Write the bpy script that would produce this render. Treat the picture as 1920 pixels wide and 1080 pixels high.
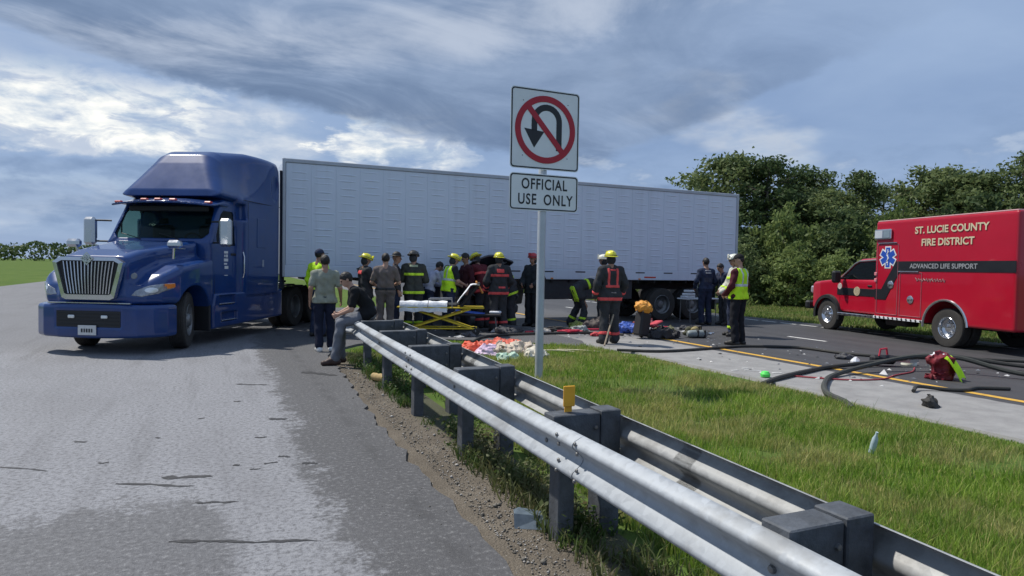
import bpy, bmesh, math, random
import numpy as np
from mathutils import Vector, Matrix

for _o in list(bpy.data.objects):
    bpy.data.objects.remove(_o)
scene = bpy.context.scene
COL = scene.collection
R = math.radians
rng = np.random.default_rng(7)
random.seed(7)

# ------------------------------------------------------------------ camera
cam_data = bpy.data.cameras.new('camera')
cam_data.sensor_width = 36.0
cam_data.lens = 1240.0 / 1920.0 * 36.0
cam_data.clip_start = 0.05
cam_data.clip_end = 6000.0
cam = bpy.data.objects.new('camera', cam_data)
COL.objects.link(cam)
CAM_H, YAW, PITCH, ROLL = 1.65, 23.84, -1.87, 1.0
cam.location = (0.0, 0.0, CAM_H)
_m = Matrix.Rotation(R(-YAW), 4, 'Z') @ Matrix.Rotation(R(90 + PITCH), 4, 'X') @ Matrix.Rotation(R(ROLL), 4, 'Z')
cam.rotation_euler = _m.to_euler()
scene.camera = cam

# ------------------------------------------------------------------ exposure
scene.view_settings.view_transform = 'Standard'
scene.view_settings.look = 'None'
scene.view_settings.exposure = 0.28
scene.view_settings.gamma = 1.0
scene.view_settings.use_curve_mapping = False
scene.cycles.max_bounces = 8
scene.cycles.transparent_max_bounces = 12
scene.cycles.use_denoising = True

# ------------------------------------------------------------------ sun and sky
SUN_EL, SUN_AZ = 57.0, -42.0            # azimuth clockwise from +Y (the road direction)
sun_data = bpy.data.lights.new('sun', 'SUN')
sun_data.energy = 3.7
sun_data.angle = R(2.0)
sun_data.color = (1.0, 0.95, 0.87)
sun = bpy.data.objects.new('sun', sun_data)
COL.objects.link(sun)
_to = Vector((math.sin(R(SUN_AZ)) * math.cos(R(SUN_EL)), math.cos(R(SUN_AZ)) * math.cos(R(SUN_EL)), math.sin(R(SUN_EL))))
sun.rotation_euler = (-_to).to_track_quat('-Z', 'Y').to_euler()
sun.location = (0, 0, 60)


class E:
    """A shader value: arithmetic on it adds Math nodes."""
    def __init__(self, nt, sock):
        self.nt, self.s = nt, sock

    def _op(self, op, *args, clamp=False):
        n = self.nt.nodes.new('ShaderNodeMath')
        n.operation = op
        n.use_clamp = clamp
        for i, a in enumerate((self,) + args):
            if isinstance(a, E):
                self.nt.links.new(a.s, n.inputs[i])
            else:
                n.inputs[i].default_value = a
        return E(self.nt, n.outputs[0])

    def __add__(self, o): return self._op('ADD', o)
    __radd__ = __add__
    def __sub__(self, o): return self._op('SUBTRACT', o)
    def __rsub__(self, o): return (self * -1.0) + o
    def __mul__(self, o): return self._op('MULTIPLY', o)
    __rmul__ = __mul__
    def __truediv__(self, o): return self._op('DIVIDE', o)
    def __neg__(self): return self * -1.0
    def max(self, o): return self._op('MAXIMUM', o)
    def min(self, o): return self._op('MINIMUM', o)
    def abs(self): return self._op('ABSOLUTE')
    def exp(self): return self._op('EXPONENT')
    def sin(self): return self._op('SINE')
    def asin(self): return self._op('ARCSINE')
    def atan2(self, o): return self._op('ARCTAN2', o)
    def clamp(self): return self._op('ADD', 0.0, clamp=True)

    def step(self, a, b):
        """Smooth ramp, 0 at a, 1 at b (a may exceed b)."""
        n = self.nt.nodes.new('ShaderNodeMapRange')
        n.interpolation_type = 'SMOOTHSTEP'
        self.nt.links.new(self.s, n.inputs['Value'])
        lo, hi, t0, t1 = (a, b, 0.0, 1.0) if a < b else (b, a, 1.0, 0.0)
        n.inputs['From Min'].default_value = lo
        n.inputs['From Max'].default_value = hi
        n.inputs['To Min'].default_value = t0
        n.inputs['To Max'].default_value = t1
        return E(self.nt, n.outputs[0])


def gauss(x, c, w):
    d = (x - c) * (1.0 / w)
    return (d * d * -1.0).exp()


def combine(nt, x, y, z):
    n = nt.nodes.new('ShaderNodeCombineXYZ')
    for i, a in enumerate((x, y, z)):
        if isinstance(a, E):
            nt.links.new(a.s, n.inputs[i])
        else:
            n.inputs[i].default_value = a
    return n.outputs[0]


def split(nt, vec):
    n = nt.nodes.new('ShaderNodeSeparateXYZ')
    nt.links.new(vec, n.inputs[0])
    return [E(nt, n.outputs[i]) for i in range(3)]


def noise(nt, vec, scale, detail=4.0, rough=0.55, dist=0.0):
    n = nt.nodes.new('ShaderNodeTexNoise')
    n.inputs['Scale'].default_value = scale
    n.inputs['Detail'].default_value = detail
    n.inputs['Roughness'].default_value = rough
    n.inputs['Distortion'].default_value = dist
    if vec is not None:
        nt.links.new(vec, n.inputs['Vector'])
    return E(nt, n.outputs['Fac'])


def voronoi(nt, vec, scale, feature='F1', rand=1.0):
    n = nt.nodes.new('ShaderNodeTexVoronoi')
    n.feature = feature
    n.inputs['Scale'].default_value = scale
    n.inputs['Randomness'].default_value = rand
    if vec is not None:
        nt.links.new(vec, n.inputs['Vector'])
    return n


def mixc(nt, fac, a, b, mode='MIX'):
    n = nt.nodes.new('ShaderNodeMix')
    n.data_type = 'RGBA'
    n.blend_type = mode
    n.clamp_factor = True
    for sock, v in ((n.inputs[0], fac), (n.inputs[6], a), (n.inputs[7], b)):
        if isinstance(v, E):
            nt.links.new(v.s, sock)
        elif isinstance(v, bpy.types.NodeSocket):
            nt.links.new(v, sock)
        elif isinstance(v, (int, float)):
            sock.default_value = v
        else:
            sock.default_value = (v[0], v[1], v[2], 1.0)
    return n.outputs[2]


def build_world():
    w = bpy.data.worlds.new('World')
    scene.world = w
    w.use_nodes = True
    nt = w.node_tree
    nt.nodes.clear()
    out = nt.nodes.new('ShaderNodeOutputWorld')
    bg = nt.nodes.new('ShaderNodeBackground')
    bg.inputs['Strength'].default_value = 0.1
    nt.links.new(bg.outputs[0], out.inputs[0])
    sky = nt.nodes.new('ShaderNodeTexSky')
    sky.sky_type = 'NISHITA'
    sky.sun_disc = False
    sky.sun_elevation = R(SUN_EL)
    sky.sun_rotation = R(SUN_AZ)
    tc = nt.nodes.new('ShaderNodeTexCoord')
    d = tc.outputs['Generated']
    dx, dy, dz = split(nt, d)
    el = dz.max(-0.99).min(0.99).asin() * (180.0 / math.pi)
    az = dx.atan2(dy) * (180.0 / math.pi)
    h = dz.max(0.0) + 0.10
    flat = combine(nt, dx / h, dy / h, 0.0)                 # a cloud deck seen in perspective
    puff = combine(nt, dx * 1.0, dy * 1.0, dz * 2.6)        # heaped clouds further off
    n_big = noise(nt, flat, 0.55, 5.0, 0.55, 0.4)
    n_str = noise(nt, combine(nt, dx / h * 0.75 + dy / h * 0.30, dy / h * 1.25 - dx / h * 0.4, 0.3), 1.25, 7.0, 0.62, 0.9)
    n_puf = noise(nt, puff, 6.0, 8.0, 0.58, 0.3)
    n_soft = noise(nt, puff, 3.0, 5.0, 0.5, 0.0)
    n_fine = noise(nt, puff, 17.0, 7.0, 0.6, 0.2)
    k = 10.0                                               # 1 / background strength
    def c(r, g, b): return (r * k, g * k, b * k)
    # veil of mid blue-grey stratus over the clear sky
    veil = mixc(nt, ((n_big - 0.5) * 2.2 + (n_puf - 0.5) * 0.5 + 0.5).clamp(), c(0.195, 0.285, 0.465), c(0.305, 0.405, 0.580))
    base = mixc(nt, 0.93, sky.outputs[0], veil)
    # the shapes below are looked up through warped angles, so no edge stays smooth
    az2 = az + (n_puf - 0.5) * 20.0 + (n_fine - 0.5) * 9.0
    el2 = el + (n_soft - 0.5) * 3.0 + (n_puf - 0.5) * 5.0 + (n_fine - 0.5) * 3.0
    low = el.step(19.0, 14.0)
    # sunlit cream cloud, open low down in places all round the sky
    spots = n_soft.step(0.53, 0.62) * el2.step(5.0, 8.0) * low
    left = az2.step(1.0, -1.5) * az.step(-50.0, -25.0) * el2.step(7.2, 8.8) * el2.step(14.2, 12.4) * n_puf.step(0.36, 0.50)
    mid = az2.step(7.2, 9.5) * az2.step(20.5, 17.5) * el2.step(7.2, 8.6) * el.step(14.0, 12.0)
    strip = gauss(el2, 4.3, 0.9) * az2.step(6.0, -4.0) * 0.6
    gap = (left.max(mid).max(spots * 0.45).max(strip)) * (0.72 + 0.55 * (n_fine - 0.35))
    warm = mixc(nt, (n_puf * 0.7 + n_fine * 0.5 - 0.1).step(0.38, 0.62), c(0.42, 0.51, 0.62), c(0.97, 0.95, 0.87))
    base = mixc(nt, gap.clamp(), base, warm)
    # grey wisps drifting across the bright cloud
    wisp = noise(nt, combine(nt, az * 0.05, el * 0.16, 2.0), 3.2, 7.0, 0.62, 0.8).step(0.48, 0.62)
    base = mixc(nt, wisp * gap.clamp() * 0.85, base, c(0.27, 0.36, 0.53))
    # blue-grey heaps along the foot of the sky
    heap = (el2.step(8.4, 6.2) * 0.75 + (n_puf - 0.5) * 2.0 + (n_fine - 0.5) * 0.6).step(0.42, 0.72)
    heapc = mixc(nt, (n_fine * 0.6 + n_soft * 0.6 - 0.1).step(0.32, 0.68), c(0.150, 0.225, 0.370), c(0.28, 0.375, 0.535))
    base = mixc(nt, heap * 0.8 * el.step(1.0, 3.0), base, heapc)
    # slate deck with a hard lower edge and long streaks
    deck = ((n_str - 0.5) * 1.9 + (n_puf - 0.5) * 1.1 + 0.52).clamp()
    edge = el - ((az.min(30.0)) * -0.15 + (az - 30.0).max(0.0) * 0.35 + 13.2) + (n_puf - 0.5) * 3.0 + (n_fine - 0.5) * 1.6
    side = az.step(62.0, 26.0) * az.step(-150.0, -80.0)
    over = edge.step(-0.35, 0.75) * side
    slate = mixc(nt, deck, c(0.120, 0.180, 0.295), c(0.265, 0.345, 0.490))
    base = mixc(nt, over * 0.92, base, slate)
    foot = edge.step(6.0, 0.8) * over * n_str.step(0.68, 0.42)
    base = mixc(nt, foot * 0.55, base, c(0.105, 0.160, 0.270))
    # paler ragged layer towards the top
    up = (gauss(el - (az * 0.17 + 16.3), 0.0, 3.6) * 0.62 + (n_str - 0.5) * 1.5 + (n_puf - 0.5) * 0.9 + el.step(20.0, 27.0) * 0.15).step(0.34, 0.92)
    base = mixc(nt, up * 0.62 * el.step(12.0, 17.0), base, c(0.47, 0.52, 0.61))
    # small bright tops
    tops = (gauss(el, 8.0, 2.2) * 0.55 + (n_puf - 0.5) * 2.2 + (n_fine - 0.5) * 1.2).step(0.62, 0.95) * az.step(20.0, 30.0)
    lumps = ((n_puf - 0.5) * 2.4 + (n_fine - 0.5) * 1.6).step(-0.25, 0.45) * el.step(16.0, 8.0) * az.step(16.0, 26.0)
    base = mixc(nt, lumps * 0.38, base, c(0.155, 0.235, 0.385))
    base = mixc(nt, tops * 0.32, base, c(0.58, 0.64, 0.72))
    nt.links.new(base, bg.inputs['Color'])


build_world()


# ------------------------------------------------------------------ materials
MATS = {}


def pm(name, c, rough=0.6, metal=0.0, var=0.12, scale=6.0, bump=0.0, bscale=60.0, coat=0.0, emit=None, dirt=0.0, spec=0.5):
    """A procedural surface: colour and roughness vary with noise, optional fine relief and road dirt from below."""
    if name in MATS:
        return MATS[name]
    m = bpy.data.materials.new(name)
    MATS[name] = m
    m.use_nodes = True
    nt = m.node_tree
    b = nt.nodes['Principled BSDF']
    tc = nt.nodes.new('ShaderNodeTexCoord')
    v = tc.outputs['Object']
    n = noise(nt, v, scale, 5.0, 0.6)
    lo = tuple(x * (1 - var) for x in c)
    hi = tuple(min(1.0, x * (1 + var)) for x in c)
    colr = mixc(nt, ((n - 0.5) * 2.2 + 0.5).clamp(), lo, hi)
    if dirt > 0:
        z = split(nt, v)[2]
        dn = noise(nt, v, scale * 2.3, 6.0, 0.65)
        df = (z.step(1.1, 0.2) * 0.6 + (dn - 0.45) * 1.5).clamp() * dirt
        colr = mixc(nt, df, colr, (0.11, 0.10, 0.085))
    nt.links.new(colr, b.inputs['Base Color'])
    rr = (n - 0.5) * (0.25 if rough > 0.15 else 0.05) + rough
    nt.links.new(rr.clamp().s, b.inputs['Roughness'])
    b.inputs['Metallic'].default_value = metal
    b.inputs['Specular IOR Level'].default_value = spec
    if coat:
        b.inputs['Coat Weight'].default_value = coat
        b.inputs['Coat Roughness'].default_value = 0.05
    if emit:
        b.inputs['Emission Color'].default_value = (*c, 1)
        b.inputs['Emission Strength'].default_value = emit
    if bump:
        bn = nt.nodes.new('ShaderNodeBump')
        bn.inputs['Strength'].default_value = bump
        bn.inputs['Distance'].default_value = 0.01
        nt.links.new(noise(nt, v, bscale, 4.0, 0.6).s, bn.inputs['Height'])
        nt.links.new(bn.outputs[0], b.inputs['Normal'])
    return m


def glass_mat(name, tint, alpha=0.55, rough=0.03):
    """Tinted thin glazing: part mirror, part see-through."""
    if name in MATS:
        return MATS[name]
    m = bpy.data.materials.new(name)
    MATS[name] = m
    m.use_nodes = True
    nt = m.node_tree
    nt.nodes.clear()
    out = nt.nodes.new('ShaderNodeOutputMaterial')
    tr = nt.nodes.new('ShaderNodeBsdfTransparent')
    tr.inputs[0].default_value = (*tint, 1)
    gl = nt.nodes.new('ShaderNodeBsdfPrincipled')
    gl.inputs['Base Color'].default_value = (0.01, 0.014, 0.016, 1)
    gl.inputs['Roughness'].default_value = rough
    mx = nt.nodes.new('ShaderNodeMixShader')
    mx.inputs[0].default_value = 1.0 - alpha
    nt.links.new(tr.outputs[0], mx.inputs[1])
    nt.links.new(gl.outputs[0], mx.inputs[2])
    nt.links.new(mx.outputs[0], out.inputs[0])
    return m


# ------------------------------------------------------------------ objects
def tag(o, label=None, cat=None, group=None, kind=None):
    if label: o['label'] = label
    if cat: o['category'] = cat
    if group: o['group'] = group
    if kind: o['kind'] = kind
    return o


def root(name, loc, rz=0.0, label=None, cat=None, group=None):
    o = bpy.data.objects.new(name, None)
    o.empty_display_size = 0.2
    COL.objects.link(o)
    o.location = loc
    o.rotation_euler = (0, 0, rz)
    return tag(o, label, cat, group)


def link(name, me, parent=None, loc=None, rot=None):
    o = bpy.data.objects.new(name, me)
    COL.objects.link(o)
    if parent is not None:
        o.parent = parent
    if loc is not None:
        o.location = loc
    if rot is not None:
        o.rotation_euler = rot
    return o


def mesh_np(name, verts, faces, mats, smooth=True, sharp=None, mi=None):
    """A mesh from numpy arrays; faces is (n, 3) or (n, 4)."""
    me = bpy.data.meshes.new(name)
    verts = np.asarray(verts, np.float32)
    faces = np.asarray(faces, np.int32)
    k = faces.shape[1]
    me.vertices.add(len(verts))
    me.vertices.foreach_set('co', verts.ravel())
    me.loops.add(faces.size)
    me.loops.foreach_set('vertex_index', faces.ravel())
    me.polygons.add(len(faces))
    me.polygons.foreach_set('loop_start', np.arange(0, faces.size, k, dtype=np.int32))
    me.polygons.foreach_set('loop_total', np.full(len(faces), k, np.int32))
    if mi is not None:
        me.polygons.foreach_set('material_index', np.asarray(mi, np.int32))
    if smooth:
        me.polygons.foreach_set('use_smooth', np.ones(len(faces), bool))
    for m in (mats if isinstance(mats, (list, tuple)) else [mats]):
        me.materials.append(m)
    me.update(calc_edges=True)
    if smooth and sharp:
        me.set_sharp_from_angle(angle=R(sharp))
    return me


class MB:
    """Collects boxes, tubes, lathes and prisms into one mesh."""
    def __init__(self):
        self.v, self.f, self.s = [], [], []

    def add(self, verts, faces, smooth=False):
        k = len(self.v)
        self.v += [tuple(p) for p in verts]
        self.f += [tuple(i + k for i in f) for f in faces]
        self.s += [smooth] * len(faces)
        return self

    def box(self, c, s, b=0.0, rot=None):
        hx, hy, hz = s[0] / 2, s[1] / 2, s[2] / 2
        b = min(b, hx * .9, hy * .9, hz * .9)
        c = Vector(c)
        M = rot if rot is not None else Matrix.Identity(3)
        if isinstance(M, (int, float)):
            M = Matrix.Rotation(M, 3, 'Z')
        if b <= 0:
            vs = [Vector((x * hx, y * hy, z * hz)) for z in (-1, 1) for y in (-1, 1) for x in (-1, 1)]
            fs = [(0, 2, 3, 1), (4, 5, 7, 6), (0, 1, 5, 4), (2, 6, 7, 3), (0, 4, 6, 2), (1, 3, 7, 5)]
        else:
            vs, idx = [], {}
            for x in (-1, 1):
                for y in (-1, 1):
                    for z in (-1, 1):
                        for a in range(3):
                            h = [hx - b, hy - b, hz - b]
                            h[a] += b
                            idx[(x, y, z, a)] = len(vs)
                            vs.append(Vector((x * h[0], y * h[1], z * h[2])))
            fs = []
            def q(*k):
                fs.append(tuple(idx[i] for i in k))
            for sg in (-1, 1):
                o = (lambda *k: q(*k)) if sg > 0 else (lambda *k: q(*k[::-1]))
                o((sg, -1, -1, 0), (sg, 1, -1, 0), (sg, 1, 1, 0), (sg, -1, 1, 0))
                o((1, sg, -1, 1), (-1, sg, -1, 1), (-1, sg, 1, 1), (1, sg, 1, 1))
                o((-1, -1, sg, 2), (1, -1, sg, 2), (1, 1, sg, 2), (-1, 1, sg, 2))
            for u in (-1, 1):
                for w in (-1, 1):
                    k = [(u, w, -1, 0), (u, w, -1, 1), (u, w, 1, 1), (u, w, 1, 0)]
                    q(*(k if u * w > 0 else k[::-1]))
                    k = [(u, -1, w, 0), (u, 1, w, 0), (u, 1, w, 2), (u, -1, w, 2)]
                    q(*(k if u * w > 0 else k[::-1]))
                    k = [(-1, u, w, 1), (-1, u, w, 2), (1, u, w, 2), (1, u, w, 1)]
                    q(*(k if u * w > 0 else k[::-1]))
            for x in (-1, 1):
                for y in (-1, 1):
                    for z in (-1, 1):
                        k = [(x, y, z, 0), (x, y, z, 1), (x, y, z, 2)]
                        q(*(k if x * y * z > 0 else k[::-1]))
        return self.add([c + M @ v for v in vs], fs)

    def tube(self, pts, r, n=8, caps=True, smooth=True):
        P = [Vector(p) for p in pts]
        rr = r if isinstance(r, (list, tuple)) else [r] * len(P)
        vs, fs = [], []
        up = None
        for i, p in enumerate(P):
            t = (P[min(i + 1, len(P) - 1)] - P[max(i - 1, 0)])
            if t.length < 1e-9: t = Vector((0, 0, 1))
            t.normalize()
            if up is None:
                up = Vector((0, 0, 1)) if abs(t.z) < 0.9 else Vector((1, 0, 0))
            a = (up - t * up.dot(t)).normalized()
            up = a
            bb = t.cross(a)
            for k in range(n):
                w = 2 * math.pi * k / n
                vs.append(p + (a * math.cos(w) + bb * math.sin(w)) * rr[i])
        for i in range(len(P) - 1):
            for k in range(n):
                k2 = (k + 1) % n
                fs.append((i * n + k, i * n + k2, (i + 1) * n + k2, (i + 1) * n + k))
        if caps:
            fs.append(tuple(range(n - 1, -1, -1)))
            fs.append(tuple((len(P) - 1) * n + k for k in range(n)))
        return self.add(vs, fs, smooth)

    def lathe(self, prof, n=24, M=None, smooth=True):
        """prof: (r, h) along local +Z; M a 4x4 that places it."""
        M = M or Matrix.Identity(4)
        vs, fs = [], []
        for r, h in prof:
            for k in range(n):
                w = 2 * math.pi * k / n
                vs.append(M @ Vector((r * math.cos(w), r * math.sin(w), h)))
        for i in range(len(prof) - 1):
            for k in range(n):
                k2 = (k + 1) % n
                fs.append((i * n + k, i * n + k2, (i + 1) * n + k2, (i + 1) * n + k))
        return self.add(vs, fs, smooth)

    def prism(self, poly, a, b, axis='z'):
        """Polygon extruded from a to b along an axis; poly in the other two axes in order."""
        def pt(u, v, w):
            return {'z': (u, v, w), 'y': (u, w, v), 'x': (w, u, v)}[axis]
        n = len(poly)
        vs = [pt(u, v, a) for u, v in poly] + [pt(u, v, b) for u, v in poly]
        fs = [tuple(range(n - 1, -1, -1)), tuple(range(n, 2 * n))]
        for i in range(n):
            j = (i + 1) % n
            fs.append((i, j, n + j, n + i))
        return self.add(vs, fs)

    def sheet(self, poly, z):
        return self.add([(x, y, z) for x, y in poly], [tuple(range(len(poly)))])

    def mesh(self, name, mat, sharp=35, fix=True):
        me = bpy.data.meshes.new(name)
        me.from_pydata(self.v, [], self.f)
        for m in (mat if isinstance(mat, (list, tuple)) else [mat]):
            me.materials.append(m)
        me.polygons.foreach_set('use_smooth', np.array(self.s, bool))
        if fix:
            bm = bmesh.new()
            bm.from_mesh(me)
            bmesh.ops.recalc_face_normals(bm, faces=bm.faces)
            bm.to_mesh(me)
            bm.free()
        me.update()
        if any(self.s):
            me.set_sharp_from_angle(angle=R(sharp))
        return me

    def build(self, name, mat, parent=None, loc=None, rot=None, sharp=35, fix=True):
        return link(name, self.mesh(name, mat, sharp, fix), parent, loc, rot)


def catmull(pts, k=8):
    P = [Vector(p) for p in pts]
    P = [P[0] * 2 - P[1]] + P + [P[-1] * 2 - P[-2]]
    out = []
    for i in range(1, len(P) - 2):
        for j in range(k):
            t = j / k
            a, b, c, d = P[i - 1:i + 3]
            out.append(0.5 * ((2 * b) + (c - a) * t + (2 * a - 5 * b + 4 * c - d) * t * t + (3 * b - a - 3 * c + d) * t ** 3))
    out.append(P[-2])
    return out


def text_mesh(name, s, size, mat, depth=0.002, bold=0.0, align='CENTER', shear=0.0, space=1.0):
    cu = bpy.data.curves.new(name, 'FONT')
    cu.body = s
    cu.size = size
    cu.extrude = depth
    cu.offset = bold
    cu.align_x = align
    cu.align_y = 'CENTER'
    cu.shear = shear
    cu.space_character = space
    cu.resolution_u = 4
    o = bpy.data.objects.new(name, cu)
    COL.objects.link(o)
    dg = bpy.context.evaluated_depsgraph_get()
    me = bpy.data.meshes.new_from_object(o.evaluated_get(dg))
    bpy.data.objects.remove(o)
    bpy.data.curves.remove(cu)
    me.materials.clear()
    me.materials.append(mat)
    return me


# ------------------------------------------------------------------ distance-field modelling
def smin(a, b, k):
    h = np.clip(0.5 + 0.5 * (b - a) / k, 0, 1)
    return b + (a - b) * h - k * h * (1 - h)


def smax(a, b, k):
    return -smin(-a, -b, k)


def f_cone(p, a, b, ra, rb):
    ab = np.subtract(b, a).astype(np.float32)
    ap = [p[i] - np.float32(a[i]) for i in range(3)]
    t = np.clip((ap[0] * ab[0] + ap[1] * ab[1] + ap[2] * ab[2]) / max(float(ab @ ab), 1e-9), 0, 1)
    dx, dy, dz = (ap[i] - t * ab[i] for i in range(3))
    return np.sqrt(dx * dx + dy * dy + dz * dz) - (ra + (rb - ra) * t)


def f_ell(p, c, r):
    q = [(p[i] - c[i]) for i in range(3)]
    k0 = np.sqrt(sum((q[i] / r[i]) ** 2 for i in range(3)))
    k1 = np.sqrt(sum((q[i] / (r[i] * r[i])) ** 2 for i in range(3))) + 1e-9
    return k0 * (k0 - 1) / k1


def f_box(p, c, h, r=0.0):
    q = [np.abs(p[i] - c[i]) - (h[i] - r) for i in range(3)]
    o = np.sqrt(sum(np.maximum(x, 0) ** 2 for x in q))
    return o + np.minimum(np.maximum(np.maximum(q[0], q[1]), q[2]), 0) - r


def f_poly(u, v, poly):
    """Signed distance to a 2D polygon."""
    d = np.full(u.shape, 1e9, np.float32)
    s = np.ones(u.shape, np.float32)
    n = len(poly)
    for i in range(n):
        ax, ay = poly[i]
        bx, by = poly[i - 1]
        ex, ey = bx - ax, by - ay
        wx, wy = u - ax, v - ay
        t = np.clip((wx * ex + wy * ey) / (ex * ex + ey * ey + 1e-12), 0, 1)
        d = np.minimum(d, (wx - ex * t) ** 2 + (wy - ey * t) ** 2)
        c1, c2, c3 = v >= ay, v < by, ex * wy > ey * wx
        flip = (c1 & c2 & c3) | (~c1 & ~c2 & ~c3)
        s = np.where(flip, -s, s)
    return s * np.sqrt(d)


def f_cyl(p, c, axis, r, h):
    """Finite cylinder along axis 0/1/2."""
    o = [i for i in range(3) if i != axis]
    rad = np.sqrt((p[o[0]] - c[o[0]]) ** 2 + (p[o[1]] - c[o[1]]) ** 2) - r
    return np.maximum(rad, np.abs(p[axis] - c[axis]) - h)


def surf(f, lo, hi, h, project=2):
    """Surface-net mesh of f = 0; f takes (x, y, z) arrays. Only blocks near the surface are sampled."""
    lo = np.asarray(lo, np.float32)
    B = 4
    nb = np.ceil((np.asarray(hi) - lo) / (h * B)).astype(int) + 1
    n = nb * B
    cs = [lo[i] + (np.arange(nb[i], dtype=np.float32) * B + (B - 1) / 2) * h for i in range(3)]
    C = np.meshgrid(*cs, indexing='ij')
    dc = f(C)
    field = np.repeat(np.repeat(np.repeat(dc, B, 0), B, 1), B, 2).astype(np.float32)
    act = np.argwhere(np.abs(dc) < h * B * 1.9)
    if len(act) == 0:
        return np.zeros((0, 3)), np.zeros((0, 4), int)
    off = np.stack(np.meshgrid(*[np.arange(B)] * 3, indexing='ij'), -1).reshape(-1, 3)
    idx = (act[:, None, :] * B + off[None]).reshape(-1, 3)
    pts = lo + idx.astype(np.float32) * h
    field[idx[:, 0], idx[:, 1], idx[:, 2]] = f([pts[:, 0], pts[:, 1], pts[:, 2]])
    S = field < 0
    cnt = np.zeros(tuple(n - 1), np.int8)
    for a in (0, 1):
        for b in (0, 1):
            for c in (0, 1):
                cnt += S[a:n[0] - 1 + a, b:n[1] - 1 + b, c:n[2] - 1 + c]
    cells = np.argwhere((cnt > 0) & (cnt < 8))
    cid = np.full(tuple(n - 1), -1, np.int64)
    cid[cells[:, 0], cells[:, 1], cells[:, 2]] = np.arange(len(cells))
    corner = [(a, b, c) for a in (0, 1) for b in (0, 1) for c in (0, 1)]
    vals = np.stack([field[cells[:, 0] + a, cells[:, 1] + b, cells[:, 2] + c] for a, b, c in corner], 1)
    acc = np.zeros((len(cells), 3), np.float32)
    num = np.zeros(len(cells), np.float32)
    for i in range(8):
        for j in range(i + 1, 8):
            if sum(abs(corner[i][k] - corner[j][k]) for k in range(3)) != 1:
                continue
            vi, vj = vals[:, i], vals[:, j]
            cr = (vi < 0) != (vj < 0)
            t = np.where(cr, vi / np.where(cr, vi - vj, 1), 0)
            p = np.array(corner[i], np.float32) + t[:, None] * (np.array(corner[j], np.float32) - np.array(corner[i], np.float32))
            acc += np.where(cr[:, None], p, 0)
            num += cr
    V = lo + (cells + acc / num[:, None]) * h
    faces = []
    for ax in range(3):
        sl0 = [slice(1, n[i] - 1) for i in range(3)]
        sl1 = list(sl0)
        sl0[ax] = slice(0, n[ax] - 1)
        sl1[ax] = slice(1, n[ax])
        a, b = S[tuple(sl0)], S[tuple(sl1)]
        e = np.argwhere(a != b)
        if len(e) == 0:
            continue
        pos = a[e[:, 0], e[:, 1], e[:, 2]]
        base = e.copy()
        o = [i for i in range(3) if i != ax]
        base[:, o[0]] += 1
        base[:, o[1]] += 1
        def cell(d0, d1):
            q = base.copy()
            q[:, o[0]] -= d0
            q[:, o[1]] -= d1
            return cid[q[:, 0], q[:, 1], q[:, 2]]
        quad = np.stack([cell(1, 1), cell(0, 1), cell(0, 0), cell(1, 0)], 1)
        flip = ~pos if ax != 1 else pos
        quad[flip] = quad[flip][:, ::-1]
        faces.append(quad)
    F = np.concatenate(faces)
    F = F[(F >= 0).all(1)]
    for _ in range(project):
        d0 = f([V[:, 0], V[:, 1], V[:, 2]])
        g = np.zeros_like(V)
        ee = h * 0.1
        for i in range(3):
            q = V.copy()
            q[:, i] += ee
            g[:, i] = (f([q[:, 0], q[:, 1], q[:, 2]]) - d0) / ee
        gn = (g * g).sum(1) + 1e-6
        mv = -(d0 / np.maximum(gn, 0.25))[:, None] * g
        V = V + np.clip(mv, -h * 0.35, h * 0.35)
    return V, F


def sdf_obj(name, f, lo, hi, h, mat, parent=None, sharp=38, project=2, loc=None):
    V, F = surf(f, lo, hi, h, project)
    return link(name, mesh_np(name, V, F, mat, True, sharp), parent, loc)


# ------------------------------------------------------------------ ground, roads, verges
def surface_mat(name):
    m = bpy.data.materials.new(name)
    m.use_nodes = True
    nt = m.node_tree
    g = nt.nodes.new('ShaderNodeNewGeometry')
    return m, nt, nt.nodes['Principled BSDF'], g.outputs['Position']


def bump_to(nt, b, height, strength=0.4, dist=0.01):
    n = nt.nodes.new('ShaderNodeBump')
    n.inputs['Strength'].default_value = strength
    n.inputs['Distance'].default_value = dist
    nt.links.new(height.s, n.inputs['Height'])
    nt.links.new(n.outputs[0], b.inputs['Normal'])


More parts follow.
